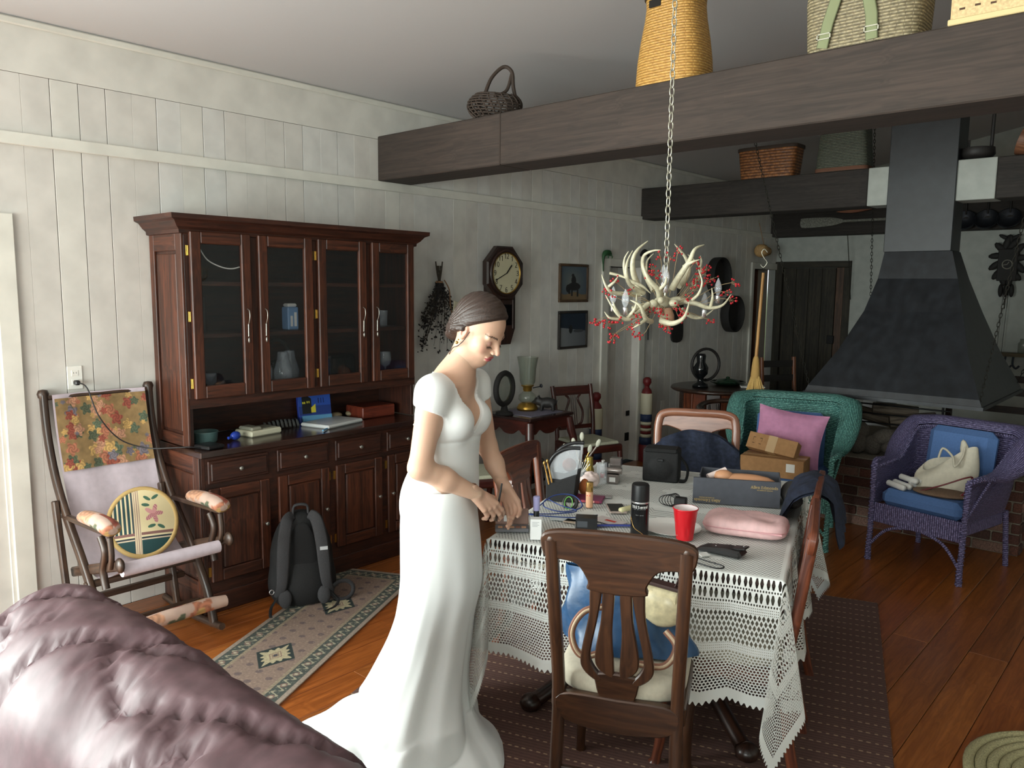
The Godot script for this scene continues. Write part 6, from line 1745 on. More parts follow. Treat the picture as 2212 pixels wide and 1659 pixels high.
func beam_things() -> void:
	var y1 := 2.678
	var wi := mt("twig_dark", C8(58, 46, 38), 0.75)
	var rb := thing("vine_basket", "small dark openwork vine basket with twisted handle at the left end of the beam", "basket", Vector3(0.93, y1, -3.47), 42.0)
	for k in 9:
		var t := k / 8.0
		var r := 0.075 + 0.085 * sin(0.35 + t * 2.2)
		part(rb, "hoop", mb().ring(Vector3(0.02 * (t - 0.5), 0.012 + 0.125 * t, 0), r, 0.0055, Vector3(0.08, 1, 0), 26, 5, 1.0, r * 0.75), wi)
	var ribs := mb()
	for k in 22:
		var a := TAU * k / 22
		var p := []
		for q in 7:
			var t := q / 6.0
			var r := 0.075 + 0.085 * sin(0.35 + t * 2.2)
			p.append(Vector3(cos(a + t * 0.5) * r + 0.02 * (t - 0.5), 0.012 + 0.125 * t, sin(a + t * 0.5) * r * 0.75))
		ribs.tube(spline(p, 3), 0.005, 5)
	part(rb, "weave", ribs, wi).set_meta("kind", "stuff")
	part(rb, "handle", mb().tube(spline([Vector3(-0.06, 0.13, 0.03), Vector3(-0.02, 0.24, 0.0), Vector3(0.05, 0.31, -0.02), Vector3(0.10, 0.28, -0.01), Vector3(0.11, 0.19, 0.0), Vector3(0.145, 0.03, 0.0)], 6), 0.011, 8), wi)
	part(rb, "handle_loop", mb().tube(spline([Vector3(0.10, 0.27, -0.01), Vector3(0.07, 0.17, 0.01), Vector3(0.0, 0.13, 0.04)], 6), 0.010, 8), wi)
	var tan_ := wicker_mat("tan_splint", C8(150, 104, 44), C8(218, 172, 96))
	var tb := thing("creel_basket", "tall tan splint basket with narrow neck and dark rim on the beam behind the chain", "basket", Vector3(2.13, y1, -3.475))
	part(tb, "body", basket(mb(), [[0.0, 0.178, 0.13], [0.02, 0.18, 0.133], [0.12, 0.174, 0.13], [0.22, 0.16, 0.122], [0.31, 0.143, 0.112], [0.37, 0.136, 0.108], [0.42, 0.14, 0.11]], 3.2), tan_)
	part(tb, "rim", basket(mb(), [[0.41, 0.145, 0.115], [0.425, 0.147, 0.117], [0.44, 0.145, 0.115]], 3.2, 0.016), wi)
	part(tb, "slot", mb().bx(Vector3(-0.085, 0.36, 0.105), Vector3(-0.02, 0.395, 0.1125), 0.002), mt("basket_dark", C8(24, 18, 14), 0.9))
	var gy := wicker_mat("grey_splint", C8(84, 76, 58), C8(176, 162, 128))
	var pk := thing("pack_basket", "large grey-tan woven pack basket with canvas straps on the beam", "basket", Vector3(3.035, y1 + 0.004, -3.475))
	part(pk, "body", basket(mb(), [[0.0, 0.22, 0.125], [0.02, 0.222, 0.127], [0.2, 0.232, 0.13], [0.42, 0.215, 0.12]], 5.0), gy)
	var cv := mt("canvas_strap", C8(128, 134, 100), 0.9)
	part(pk, "strap", mb().tube(pv([Vector3(-0.135, 0.006, 0.134), Vector3(-0.115, 0.10, 0.137), Vector3(-0.075, 0.22, 0.142), Vector3(-0.05, 0.34, 0.142)]), 0.024, 8, true, false, 0.12, Vector3(0, 0, 1)), cv)
	part(pk, "strap", mb().tube(pv([Vector3(0.06, 0.006, 0.134), Vector3(0.055, 0.10, 0.137), Vector3(0.03, 0.22, 0.142), Vector3(0.02, 0.34, 0.142)]), 0.024, 8, true, false, 0.12, Vector3(0, 0, 1)), cv)
	for q in [[-0.128, 0.05], [0.058, 0.045]]:
		part(pk, "buckle", mb().bx(Vector3(q[0] - 0.028, q[1] - 0.012, 0.138), Vector3(q[0] + 0.028, q[1] - 0.008, 0.143)).bx(Vector3(q[0] - 0.028, q[1] + 0.008, 0.138), Vector3(q[0] + 0.028, q[1] + 0.012, 0.143)).bx(Vector3(q[0] - 0.028, q[1] - 0.012, 0.138), Vector3(q[0] - 0.024, q[1] + 0.012, 0.143)).bx(Vector3(q[0] + 0.024, q[1] - 0.012, 0.138), Vector3(q[0] + 0.028, q[1] + 0.012, 0.143)), mt("chain_steel"))
	var bb := thing("birch_crate", "pale birch box with dashed stitching at the right end of the beam", "box", Vector3(3.68, y1 + 0.002, -3.45))
	part(bb, "sides", mb().bx(Vector3(-0.31, 0.0, -0.13), Vector3(0.31, 0.30, 0.105), 0.008), blotch("birch", C8(226, 196, 146), C8(206, 168, 112), 0.7, 0.05, 371, 0.05, 4.0))
	part(bb, "base_strip", mb().bx(Vector3(-0.316, 0.0, -0.13), Vector3(0.316, 0.022, 0.111), 0.003), mt("birch_pale", C8(212, 190, 140), 0.7))
	for k in 12:
		part(bb, "stitch", mb().bx(Vector3(-0.28 + 0.05 * k, 0.05 + 0.004 * (k % 2), 0.104), Vector3(-0.262 + 0.05 * k, 0.057 + 0.004 * (k % 2), 0.107)), mt("dark_print", C8(80, 56, 38), 0.8))
	# second beam
	var ch := wicker_mat("brown_check", C8(62, 34, 20), C8(164, 108, 60))
	var m2 := ch.duplicate()
	m2.uv1_scale = Vector3(2.6, 2.6, 1)
	var b2 := thing("splint_basket", "squat brown checkered splint basket on the dark second beam", "basket", Vector3(1.225, 2.654, -6.625))
	part(b2, "body", basket(mb(), [[0.0, 0.235, 0.11], [0.05, 0.24, 0.113], [0.25, 0.262, 0.118]], 6.0), m2)
	part(b2, "rim", basket(mb(), [[0.235, 0.268, 0.124], [0.262, 0.268, 0.124]], 6.0, 0.014), wi)
	var b3 := thing("splint_basket", "tall green-grey splint basket on the dark second beam, left of the flue", "basket", Vector3(1.85, 2.654, -6.625))
	part(b3, "body", basket(mb(), [[0.0, 0.205, 0.11], [0.03, 0.205, 0.11], [0.34, 0.18, 0.105]], 6.0), wicker_mat("green_splint", C8(58, 62, 54), C8(104, 108, 94)))
	part(b3, "base_band", basket(mb(), [[0.001, 0.209, 0.114], [0.03, 0.209, 0.114]], 6.0, 0.01), mt("band_brown", C8(110, 74, 56), 0.8))
	var kt := thing("hanging_kettle", "black iron kettle with tall hook handle on the white block right of the flue", "kettle", Vector3(2.80, 2.655, -6.62))
	part(kt, "bowl", mb().lathe([[0.0, 0.0], [0.085, 0.0], [0.115, 0.04], [0.11, 0.085], [0.1, 0.085], [0.07, 0.03]], 22), M["iron_black"])
	part(kt, "hook", mb().rod(Vector3(0.085, 0.07, 0), Vector3(0.09, 0.62, 0), 0.012), M["iron_black"])
	part(kt, "spout", mb().rod(Vector3(-0.06, 0.07, 0), Vector3(-0.06, 0.15, 0), 0.008), M["iron_black"])
	solo("wooden_bowl", mb().at(Vector3(3.11, 2.655 + 0.11, -6.62), rot(Vector3(0, 0, 1), 70)).lathe([[0.0, -0.10], [0.06, -0.09], [0.11, -0.02], [0.115, 0.04], [0.10, 0.04], [0.05, -0.05], [0.0, -0.06]], 20), wood("bowl_wood", C8(104, 66, 46), C8(150, 104, 76), 0.5, 372), "brown wooden bowl tipped on its side at the right end of the second beam", "bowl")
	# back wall: paddle, small trinkets, pans, cuckoo clock, shelf
	var pd := thing("canoe_paddle", "grey weathered canoe paddle fixed to the dark beam on the back wall", "paddle", Vector3(0.38, 2.505, -9.435))
	part(pd, "blade", mb().prism(spline2([[0.0, 0.03], [0.04, 0.052], [0.35, 0.048], [0.5, 0.016], [0.5, -0.014], [0.35, -0.05], [0.05, -0.062], [0.0, -0.03]], 3), 0.0, 0.018, 0.002), blotch("weathered_grey", C8(150, 150, 140), C8(84, 86, 82), 0.9, 0.05, 373, 0.1, 3.0))
	part(pd, "shaft", mb().rod(Vector3(0.5, 0.0, 0.008), Vector3(1.35, 0.0, 0.008), 0.016), M["weathered_grey"])
	solo("wooden_sled_runner", mb().prism(spline2([[-0.18, 0.0], [0.0, 0.012], [0.2, 0.03], [0.22, 0.01], [0.0, -0.022]], 3), 0.0, 0.05, 0.001), wood("runner_red", C8(120, 70, 44), C8(160, 104, 70), 0.5, 374), "short reddish curved board above the canoe paddle on the back wall beam", "board", Vector3(0.98, 2.612, -9.44))
	for k in 3:
		var pn := thing("hanging_pan", ["dark pan hanging nearest the flue on the back wall beam", "middle dark pan hanging right of the flue", "rightmost dark pan hanging under the back wall beam"][k], "pan", Vector3(2.14 + 0.2 * k, 2.44, -9.40), 0, "pans on the back wall beam")
		part(pn, "bowl", mb().at(Vector3.ZERO, rot(Vector3.RIGHT, 62)).lathe([[0.0, -0.05], [0.07, -0.045], [0.11, 0.0], [0.115, 0.03], [0.105, 0.03], [0.06, -0.03], [0.0, -0.035]], 20), mt("dark_tin"))
		part(pn, "handle", mb().rod(Vector3(0, 0.07, -0.02), Vector3(0.0, 0.19, -0.03), 0.008), M["iron_black"])
	var cu := thing("cuckoo_clock", "black carved cuckoo clock with leaves and a small dial on the back wall", "clock", Vector3(2.53, 1.99, -9.655))
	var blk := mt("carved_black", C8(26, 24, 23), 0.7)
	part(cu, "case", mb().bx(Vector3(-0.09, -0.17, 0), Vector3(0.09, 0.16, 0.10), 0.006), blk)
	var rng := RandomNumberGenerator.new()
	rng.seed = 8
	for k in 12:
		var a := TAU * k / 12 + 0.2
		part(cu, "carved_leaf", mb().ell(Vector3(cos(a) * 0.115, 0.03 + sin(a) * 0.19, 0.08), Vector3(0.075, 0.034, 0.018), 6, 9, rot(Vector3(0, 0, 1), rad_to_deg(a) + rng.randf_range(-40, 40))), blk)
	part(cu, "crest_bird", mb().ell(Vector3(0, 0.25, 0.07), Vector3(0.04, 0.06, 0.02), 7, 10).ell(Vector3(-0.05, 0.28, 0.07), Vector3(0.06, 0.02, 0.012), 6, 8, rot(Vector3(0, 0, 1), -30)).ell(Vector3(0.05, 0.28, 0.07), Vector3(0.06, 0.02, 0.012), 6, 8, rot(Vector3(0, 0, 1), 30)), blk)
	part(cu, "dial", mb().ring(Vector3(0, 0.0, 0.104), 0.045, 0.006, Vector3(0, 0, 1), 24, 6), mt("dial_grey", C8(130, 126, 116), 0.6))
	for q in [[0.03, 60.0], [0.038, 190.0]]:
		part(cu, "hand", mb().beam(Vector3(0, 0, 0.106), Vector3(cos(deg_to_rad(q[1])) * q[0], sin(deg_to_rad(q[1])) * q[0], 0.106), 0.006, 0.002, 0.0, Vector3(0, 0, 1)), mt("dial_grey"))
	for x in [-0.05, 0.0, 0.05]:
		part(cu, "pinecone_weight", mb().ell(Vector3(x, -0.27, 0.05), Vector3(0.024, 0.07, 0.024), 8, 9), blk)
	part(cu, "pendulum_rod", mb().rod(Vector3(0.0, -0.3, 0.05), Vector3(0.0, -0.46, 0.05), 0.004), blk)
	for x in [-0.02, 0.025]:
		part(cu, "weight_chain", mb().rod(Vector3(x, -0.17, 0.05), Vector3(x - 0.02, -0.95, 0.05), 0.0022, -1, 5), blk)
	var sh := thing("wall_shelf", "narrow wooden shelf with dark hooks on the back wall at the right edge", "shelf", Vector3(2.72, 1.04, -9.55))
	part(sh, "board", mb().bx(Vector3(-0.22, 0, -0.10), Vector3(0.5, 0.035, 0.10), 0.004), wood("shelf_wood", C8(74, 62, 44), C8(120, 104, 74), 0.6, 375))
	for x in [-0.12, -0.05]:
		part(sh, "hook", mb().tube(spline([Vector3(x, 0.0, 0.08), Vector3(x, -0.08, 0.09), Vector3(x + 0.03, -0.12, 0.09), Vector3(x + 0.06, -0.09, 0.09)], 5), 0.010, 6), mt("blue_grey_metal", C8(52, 58, 68), 0.5, 0.5))
	solo("glass_jar", mb().lathe([[0.0, 0.0], [0.05, 0.0], [0.052, 0.1], [0.035, 0.12], [0.035, 0.15], [0.0, 0.15]], 16), mt("etched_glass"), "small glass jar on the wall shelf at the right edge", "jar", Vector3(2.74, 1.0765, -9.54))
	var cord := solo("pull_string", mb().tube(spline([Vector3(0.93, 2.36, -9.44), Vector3(0.95, 2.0, -9.50), Vector3(0.955, 1.6, -9.6)], 5), 0.0045, 5), mt("chain_iron"), "thin dark cord hanging down from the back wall beam beside the plank door", "cord")

# ---------------------------------------------------------------- things on the table, the front chair and the hutch
func on_table(called: String, label: String, cat: String, x: float, z: float, deg := 0.0) -> Node3D:
	return thing(called, label, cat, tw(x, 0.766, z), TA + deg)

func table_things() -> void:
	var rng := RandomNumberGenerator.new()
	rng.seed = 61
	var blk := mt("black_plastic", C8(22, 22, 24), 0.4)
	var wht := mt("white_card", C8(240, 240, 238), 0.6)
	var gold := mt("gold_cap", C8(206, 164, 96), 0.25, 0.85)
	var clear := mt("clear_plastic", Color(0.86, 0.88, 0.9, 0.25), 0.1)
	clear.transparency = BaseMaterial3D.TRANSPARENCY_ALPHA
	var silv := mt("silver_socket")
	var grey_ink := mt("grey_ink", C8(150, 150, 152), 0.7)
	var o := on_table("small_carton", "small upright white carton near the table's left front corner", "box", -0.355, 0.655, 20)
	part(o, "carton", mb().bx(Vector3(-0.021, 0, -0.018), Vector3(0.021, 0.078, 0.018), 0.001), wht)
	for k in 4:
		part(o, "print_line", mb().bx(Vector3(-0.014, 0.066 - k * 0.005, 0.018), Vector3(0.012 - 0.006 * (k % 2), 0.0672 - k * 0.005, 0.0184)), grey_ink)
	o = on_table("nail_polish", "tall dark tube with lavender cap standing behind the small white carton", "bottle", -0.385, 0.575)
	part(o, "tube", mb().lathe([[0.0, 0.0], [0.011, 0.0], [0.011, 0.085], [0.0, 0.086]], 14), blk)
	part(o, "cap", mb().lathe([[0.0, 0.083], [0.0125, 0.083], [0.0135, 0.135], [0.012, 0.138], [0.0, 0.138]], 14), mt("lavender", C8(178, 174, 222), 0.4))
	o = on_table("black_carton", "small black box with white label lying near the front chair's crest rail", "box", -0.225, 0.445, 16)
	part(o, "carton", mb().bx(Vector3(-0.042, 0, -0.028), Vector3(0.042, 0.044, 0.028), 0.001), blk)
	part(o, "label", mb().bx(Vector3(-0.0428, 0.006, -0.022), Vector3(-0.042, 0.022, 0.022)), wht)
	part(o, "label", mb().bx(Vector3(-0.036, 0.008, 0.028), Vector3(0.004, 0.032, 0.0285)), mt("dark_label", C8(70, 74, 80), 0.5))
	# hair spray
	o = on_table("spray_can", "tall black hair spray can with lettering standing just behind the front chair", "can", -0.012, 0.46)
	part(o, "can", mb().lathe([[0.0, 0.0], [0.032, 0.0], [0.034, 0.004], [0.034, 0.128], [0.031, 0.134]], 28), mt("can_black", C8(28, 28, 30), 0.22, 0.3))
	part(o, "neck_band", mb().lathe([[0.0335, 0.130], [0.0345, 0.132], [0.0345, 0.135], [0.033, 0.137]], 28), silv)
	part(o, "cap", mb().lathe([[0.0, 0.136], [0.0335, 0.136], [0.034, 0.14], [0.033, 0.196], [0.029, 0.202], [0.0, 0.204]], 28), blk)
	var camdir := rot(Vector3.UP, 18)
	var i := 0
	for q in [["TRESemm\u00e9", 0.0135, 0.118, wht], ["tres two extra hold", 0.0042, 0.110, grey_ink], ["hair spray", 0.0048, 0.088, grey_ink]]:
		# letters wrapped one by one round the can
		var w: String = q[0]
		var adv: float = q[1] * 0.62
		for k in w.length():
			var a: float = (k - (w.length() - 1) * 0.5) * adv / 0.0345 + 0.22
			text(o, "letter", w[k], q[1], Vector3(sin(a) * 0.0342, q[2], cos(a) * 0.0342), rot(Vector3.UP, rad_to_deg(a)), q[3], 0.0008)
	part(o, "gold_swoosh", mb().tube(spline([Vector3(-0.030, 0.075, 0.0165), Vector3(-0.014, 0.04, 0.0312), Vector3(0.01, 0.024, 0.0330), Vector3(0.025, 0.01, 0.0235)], 6), 0.0012, 4), gold)
	# plate, cup
	var pl := mb()
	var P := PackedVector3Array()
	for r in [[0.0, 0.003], [0.07, 0.003], [0.082, 0.008], [0.10, 0.015], [0.114, 0.019], [0.114, 0.0175], [0.098, 0.012], [0.08, 0.004], [0.0, 0.0005]]:
		for k in 96:
			var a := TAU * k / 96
			P.append(Vector3(cos(a) * r[0], r[1] + (0.0016 * sin(a * 48.0) if r[0] > 0.079 else 0.0), sin(a) * r[0]))
	pl.grid(P, 9, 96, false, true, true)
	solo("paper_plate", pl, mt("plate_white", C8(240, 240, 236), 0.6), "white fluted paper plate lying behind the red cup", "plate", tw(0.085, 0.765, 0.345), TA)
	o = on_table("party_cup", "red plastic party cup with white inside standing beside the paper plate", "cup", 0.152, 0.425)
	var red := mt("cup_red", C8(206, 24, 36), 0.28)
	var cp := PackedVector3Array()
	for r in [[0.031, 0.0], [0.032, 0.004], [0.034, 0.03], [0.0345, 0.032], [0.038, 0.065], [0.039, 0.067], [0.0445, 0.112], [0.0475, 0.115], [0.0475, 0.119], [0.0455, 0.120]]:
		for k in 60:
			var a := TAU * k / 60
			var e := 0.0009 * (1.0 if sin(a * 10.0) > 0 else -1.0) if r[1] > 0.02 and r[1] < 0.062 else 0.0
			cp.append(Vector3(cos(a) * (r[0] + e), r[1], sin(a) * (r[0] + e)))
	part(o, "outside", mb().grid(cp, 10, 60, false, true), red)
	part(o, "inside", mb().lathe([[0.0, 0.006], [0.029, 0.006], [0.0365, 0.067], [0.0445, 0.119]], 40), mt("cup_white", C8(240, 226, 226), 0.4))
	# pink pouch bag, black glasses pouch
	o = on_table("pink_bag", "puffy pale pink zip bag lying at the right front of the table", "bag", 0.352, 0.245, 0)
	P = PackedVector3Array()
	for a in 15:
		var th := -PI / 2 + PI * a / 14.0
		for j in 56:
			var b := TAU * j / 56
			var k := pow(pow(absf(cos(b)), 5.0) + pow(absf(sin(b)), 5.0), -0.2)
			var e := pow(maxf(cos(th), 0.0), 0.35)
			var dent := 0.012 * exp(-pow((cos(b) * e - 0.45) * 5.0, 2.0) - pow((sin(b) * e - 0.1) * 4.0, 2.0)) if th > 0 else 0.0
			P.append(Vector3(cos(b) * k * 0.155 * e, 0.034 + 0.034 * signf(sin(th)) * pow(absf(sin(th)), 0.7) - dent + 0.003 * sin(cos(b) * e * 9.0) * maxf(sin(th), 0.0), sin(b) * k * 0.10 * e))
	part(o, "shell", mb().grid(P, 15, 56, false, true), blotch("pink_vinyl", C8(238, 196, 196), C8(232, 186, 188), 0.55, 0.02, 401, 0.03, 4.0))
	var zp := PackedVector3Array()
	for j in 56:
		var b := TAU * j / 56
		var k := pow(pow(absf(cos(b)), 5.0) + pow(absf(sin(b)), 5.0), -0.2)
		zp.append(Vector3(cos(b) * k * 0.1555, 0.034, sin(b) * k * 0.1005))
	part(o, "zip_piping", mb().tube(zp, 0.0022, 5, false, true), mt("pink_edge", C8(214, 160, 164), 0.5))
	part(o, "zip_tab", mb().bx(Vector3(0.06, 0.03, 0.100), Vector3(0.14, 0.037, 0.1035), 0.001), mt("pink_edge"))
	o = on_table("glasses_pouch", "black leather glasses pouch with snap flap in front of the pink bag", "pouch", 0.305, 0.53, -14)
	part(o, "pouch", mb().prism(PackedVector2Array([Vector2(-0.095, 0.0), Vector2(-0.065, 0.016), Vector2(0.02, 0.028), Vector2(0.07, 0.026), Vector2(0.08, 0.012), Vector2(0.07, 0.0)]), -0.034, 0.034, 0.008), mt("black_leather", C8(26, 25, 26), 0.4))
	part(o, "flap", mb().box(Vector3(0.06, 0.028, -0.012), Vector3(0.05, 0.006, 0.045), 0.002, rot(Vector3(0, 0, 1), 8)), mt("black_leather"))
	part(o, "snap", mb().ell(Vector3(0.07, 0.033, -0.02), Vector3(0.004, 0.002, 0.004), 5, 8), silv)
	part(o, "stud", mb().ell(Vector3(-0.02, 0.0255, 0.01), Vector3(0.003, 0.002, 0.003), 5, 8), silv)
	# charger with looped cord, cord at the front edge
	o = on_table("phone_charger", "black charger block with looped thin cord in front of the grey shoe box", "charger", 0.055, 0.0)
	part(o, "block", mb().bx(Vector3(-0.026, 0, -0.02), Vector3(0.026, 0.042, 0.02), 0.005), blk)
	for k in 5:
		part(o, "cord_loop", mb().ring(Vector3(-0.055 + 0.008 * k, 0.024, 0.006 - 0.004 * k), 0.022 + 0.002 * k, 0.0018, Vector3(0.15 + 0.12 * k, 0.25, 1.0).normalized(), 26, 5, 1.0, 0.036 - 0.003 * k), blk)
	var cd := on_table("black_cable", "tangled black cable at the table's front edge, one end hanging down the lace", "cable", 0.18, 0.66)
	part(cd, "cable", mb().tube(spline([Vector3(-0.06, 0.004, -0.02), Vector3(-0.01, 0.02, 0.02), Vector3(0.05, 0.006, 0.02), Vector3(0.13, 0.005, 0.05), Vector3(0.15, 0.005, 0.02), Vector3(0.08, 0.008, -0.005), Vector3(0.0, 0.014, -0.03), Vector3(-0.05, 0.008, 0.01), Vector3(-0.02, 0.012, 0.05), Vector3(0.02, 0.008, 0.055), Vector3(-0.03, 0.008, 0.03), Vector3(-0.045, 0.012, 0.054), Vector3(-0.05, -0.03, 0.075), Vector3(-0.055, -0.12, 0.092), Vector3(-0.045, -0.19, 0.105)], 7), 0.0026, 6), blk)
	for k in 3:
		solo("plastic_wrapper", mb().box(Vector3(0, 0.004, 0), Vector3(0.05 - 0.008 * k, 0.005, 0.028), 0.001, rot(Vector3(1, 0, 0.4), 6)), mt("wrapper_white", C8(214, 214, 210), 0.3), ["small clear wrapper left of the black cable", "small pale wrapper above the black cable", "small pale wrapper right of the cable near the glasses pouch"][k], "wrapper", tw(0.10 + 0.075 * k, 0.766, 0.625 - 0.02 * k), TA + 20 * k)
	# phone, lipstick, foundation, palette, sponge, tissue
	o = on_table("smartphone", "smartphone lying face up left of the spray can", "phone", -0.185, 0.155, 24)
	part(o, "body", mb().bx(Vector3(-0.036, 0, -0.065), Vector3(0.036, 0.009, 0.065), 0.003), mt("phone_rose", C8(196, 180, 172), 0.3, 0.5))
	part(o, "screen", mb().bx(Vector3(-0.033, 0.0088, -0.055), Vector3(0.033, 0.0096, 0.055)), mt("dark_glass", C8(16, 16, 17), 0.08))
	solo("cream_tube", mb().at(Vector3.ZERO, rot(Vector3.RIGHT, 90)).lathe([[0.0, -0.06], [0.011, -0.06], [0.011, 0.02], [0.012, 0.021], [0.012, 0.045], [0.0, 0.046]], 14), mt("cream_cap", C8(230, 224, 176), 0.4), "slim dark tube with cream end leaning beside the smartphone", "tube", tw(-0.135, 0.779, 0.165), TA - 24)
	o = on_table("foundation_bottle", "upright peach foundation bottle with gold cap before the pink palette", "bottle", -0.30, 0.17)
	part(o, "bottle", mb().lathe([[0.0, 0.0], [0.0145, 0.0], [0.0155, 0.003], [0.0155, 0.068], [0.014, 0.07]], 18), mt("peach", C8(222, 170, 134), 0.35))
	part(o, "cap", mb().lathe([[0.0, 0.069], [0.0152, 0.069], [0.0152, 0.108], [0.0145, 0.11], [0.0, 0.11]], 18), gold)
	part(o, "red_print", mb().bx(Vector3(-0.008, 0.052, 0.0128), Vector3(0.008, 0.056, 0.0152)), mt("print_red", C8(206, 70, 60), 0.5))
	o = on_table("eyeshadow_palette", "flat magenta and pink eye-shadow palette behind the foundation bottle", "palette", -0.345, 0.055, 8)
	part(o, "case", mb().bx(Vector3(-0.072, 0, -0.05), Vector3(0.072, 0.010, 0.05), 0.002), mt("magenta", C8(136, 50, 92), 0.4))
	for k in 6:
		part(o, "pan", mb().bx(Vector3(-0.062 + 0.021 * k, 0.0, 0.05), Vector3(-0.044 + 0.021 * k, 0.010, 0.0508)), mt("pan_%d" % (k % 3), [C8(214, 120, 120), C8(226, 160, 150), C8(170, 70, 84)][k % 3], 0.6))
	solo("makeup_sponge", mb().lathe([[0.0, 0.0], [0.018, 0.003], [0.03, 0.022], [0.026, 0.045], [0.012, 0.066], [0.0, 0.072]], 18), blotch("orange_sponge", C8(214, 124, 70), C8(196, 104, 56), 0.95, 0.06, 402, 0.1, 12.0), "orange teardrop makeup sponge left of the foundation bottle", "sponge", tw(-0.385, 0.766, -0.03), 0)
	var tp := mb()
	P = PackedVector3Array()
	var fn := FastNoiseLite.new()
	fn.seed = 3
	fn.frequency = 26.0
	for a in 15:
		var th := PI * a / 14.0
		for j in 24:
			var b := TAU * j / 24
			var d := Vector3(sin(th) * cos(b), -cos(th), sin(th) * sin(b))
			P.append(d * (0.045 + 0.018 * fn.get_noise_3d(d.x * 0.05, d.y * 0.05, d.z * 0.05)) * Vector3(1.0, 0.8, 0.9) + Vector3(0, 0.034, 0))
	solo("crumpled_tissue", tp.grid(P, 15, 24, false, true), mt("tissue", C8(232, 212, 206), 0.9), "crumpled pinkish tissue in front of the gold bottle", "tissue", tw(-0.40, 0.766, -0.16), 0)
	# clear-sided black makeup bag
	o = on_table("makeup_bag", "black makeup bag with arched frame and clear window at the table's left side", "bag", -0.452, 0.10, 10)
	part(o, "base", mb().prism(PackedVector2Array([Vector2(-0.062, 0.0), Vector2(0.062, 0.0), Vector2(0.075, 0.125), Vector2(0.0, 0.095), Vector2(-0.062, 0.10)]), -0.10, 0.04, 0.004), blotch("black_canvas", C8(26, 26, 28), C8(32, 32, 34), 0.8, 0.06, 403, 0.04, 8.0))
	for z in [0.03, -0.09]:
		part(o, "arch", mb().tube(spline([Vector3(-0.058, 0.09, z), Vector3(-0.055, 0.15, z), Vector3(-0.025, 0.205, z), Vector3(0.03, 0.235, z), Vector3(0.085, 0.24, z)], 6), 0.0085, 6), blk)
		var win := mb().prism(PackedVector2Array([Vector2(-0.05, 0.10), Vector2(0.0, 0.096), Vector2(0.073, 0.125), Vector2(0.083, 0.235), Vector2(0.03, 0.23), Vector2(-0.022, 0.2), Vector2(-0.05, 0.15)]), z - 0.001, z + 0.001)
		part(o, "window", win, clear)
	part(o, "pink_puff", mb().ell(Vector3(0.03, 0.15, -0.03), Vector3(0.032, 0.03, 0.03), 8, 12), mt("puff", C8(176, 128, 120), 0.9))
	for k in 2:
		solo("gold_brush", mb().rod(Vector3(0, 0, 0), Vector3(-0.022, 0.085, 0.0), 0.0042, 0.003).ell(Vector3(-0.024, 0.092, 0), Vector3(0.006, 0.010, 0.006), 6, 8), gold, ["gold-handled brush leaning on the left front of the makeup bag", "second gold-handled brush leaning beside the first at the makeup bag"][k], "brush", tw(-0.492 + 0.014 * k, 0.84 + 0.01 * k, 0.148), TA)
	# jar of cotton swabs, brushes, gold bottle, tubes, boxes
	o = on_table("swab_jar", "clear jar of white cotton swabs behind the makeup bag", "jar", -0.475, -0.24)
	part(o, "jar", mb().lathe([[0.0, 0.0], [0.03, 0.0], [0.032, 0.055], [0.03, 0.055], [0.028, 0.004], [0.0, 0.004]], 20), clear)
	for k in 14:
		var a := rng.randf() * TAU
		var t := Vector3(cos(a) * 0.045, 0.082 + 0.02 * rng.randf(), sin(a) * 0.03)
		var sw := part(o, "swab", mb().rod(Vector3(-t.x * 0.4, 0.006, -t.z * 0.4), t, 0.0014, -1, 5).ell(t, Vector3(0.003, 0.0045, 0.003), 5, 6), mt("plate_white"))
	o = on_table("brush_jar", "dark cup holding makeup brushes behind the cotton swabs", "cup", -0.50, -0.335)
	part(o, "cup", mb().lathe([[0.0, 0.0], [0.028, 0.0], [0.03, 0.08], [0.027, 0.08], [0.0, 0.01]], 18), blk)
	for k in 5:
		var t := Vector3(-0.07 + 0.035 * k, 0.155 + 0.03 * ((k * 7) % 3 - 1), 0.02 - 0.01 * k)
		var bs := part(o, "brush_handle", mb().rod(Vector3(t.x * -0.2, 0.03, 0), t, 0.0032, 0.004, 6), [mt("grey_handle", C8(150, 140, 132), 0.4), gold][k % 2])
		part(bs, "brush_tip", mb().ell(t + Vector3(t.x * 0.12, 0.018, 0), Vector3(0.012, 0.022, 0.008), 7, 9, rot(Vector3(0, 0, 1), -t.x * 300)), mt("pale_bristle", C8(176, 176, 160), 0.9))
	o = on_table("gold_bottle", "slender gold bottle with ribbed neck standing behind the tissue", "bottle", -0.455, -0.32)
	part(o, "bottle", mb().lathe([[0.0, 0.0], [0.022, 0.0], [0.024, 0.01], [0.024, 0.045], [0.018, 0.062], [0.019, 0.066], [0.018, 0.105], [0.012, 0.108], [0.0, 0.108]], 20), mt("gold_glass", C8(186, 160, 80), 0.3, 0.7))
	for q in [[-0.40, -0.37, C8(226, 226, 222), "white and red tube standing on its cap behind the gold bottle", 14.0], [-0.345, -0.41, C8(212, 206, 196), "pale squeeze tube standing on its cap at the back of the cosmetics", -8.0], [-0.37, -0.33, C8(52, 46, 56), "short dark bottle among the cosmetics", 0.0]]:
		var tu := on_table("cosmetic_tube", q[3], "tube", q[0], q[1], q[4])
		part(tu, "tube", mb().tube(pv([Vector3(0, 0.018, 0), Vector3(0, 0.05, 0), Vector3(0, 0.085, 0)]), [0.014, 0.014, 0.016], 10, true, false, 0.5), mt("tube_%d" % int(q[2].r8), q[2], 0.4))
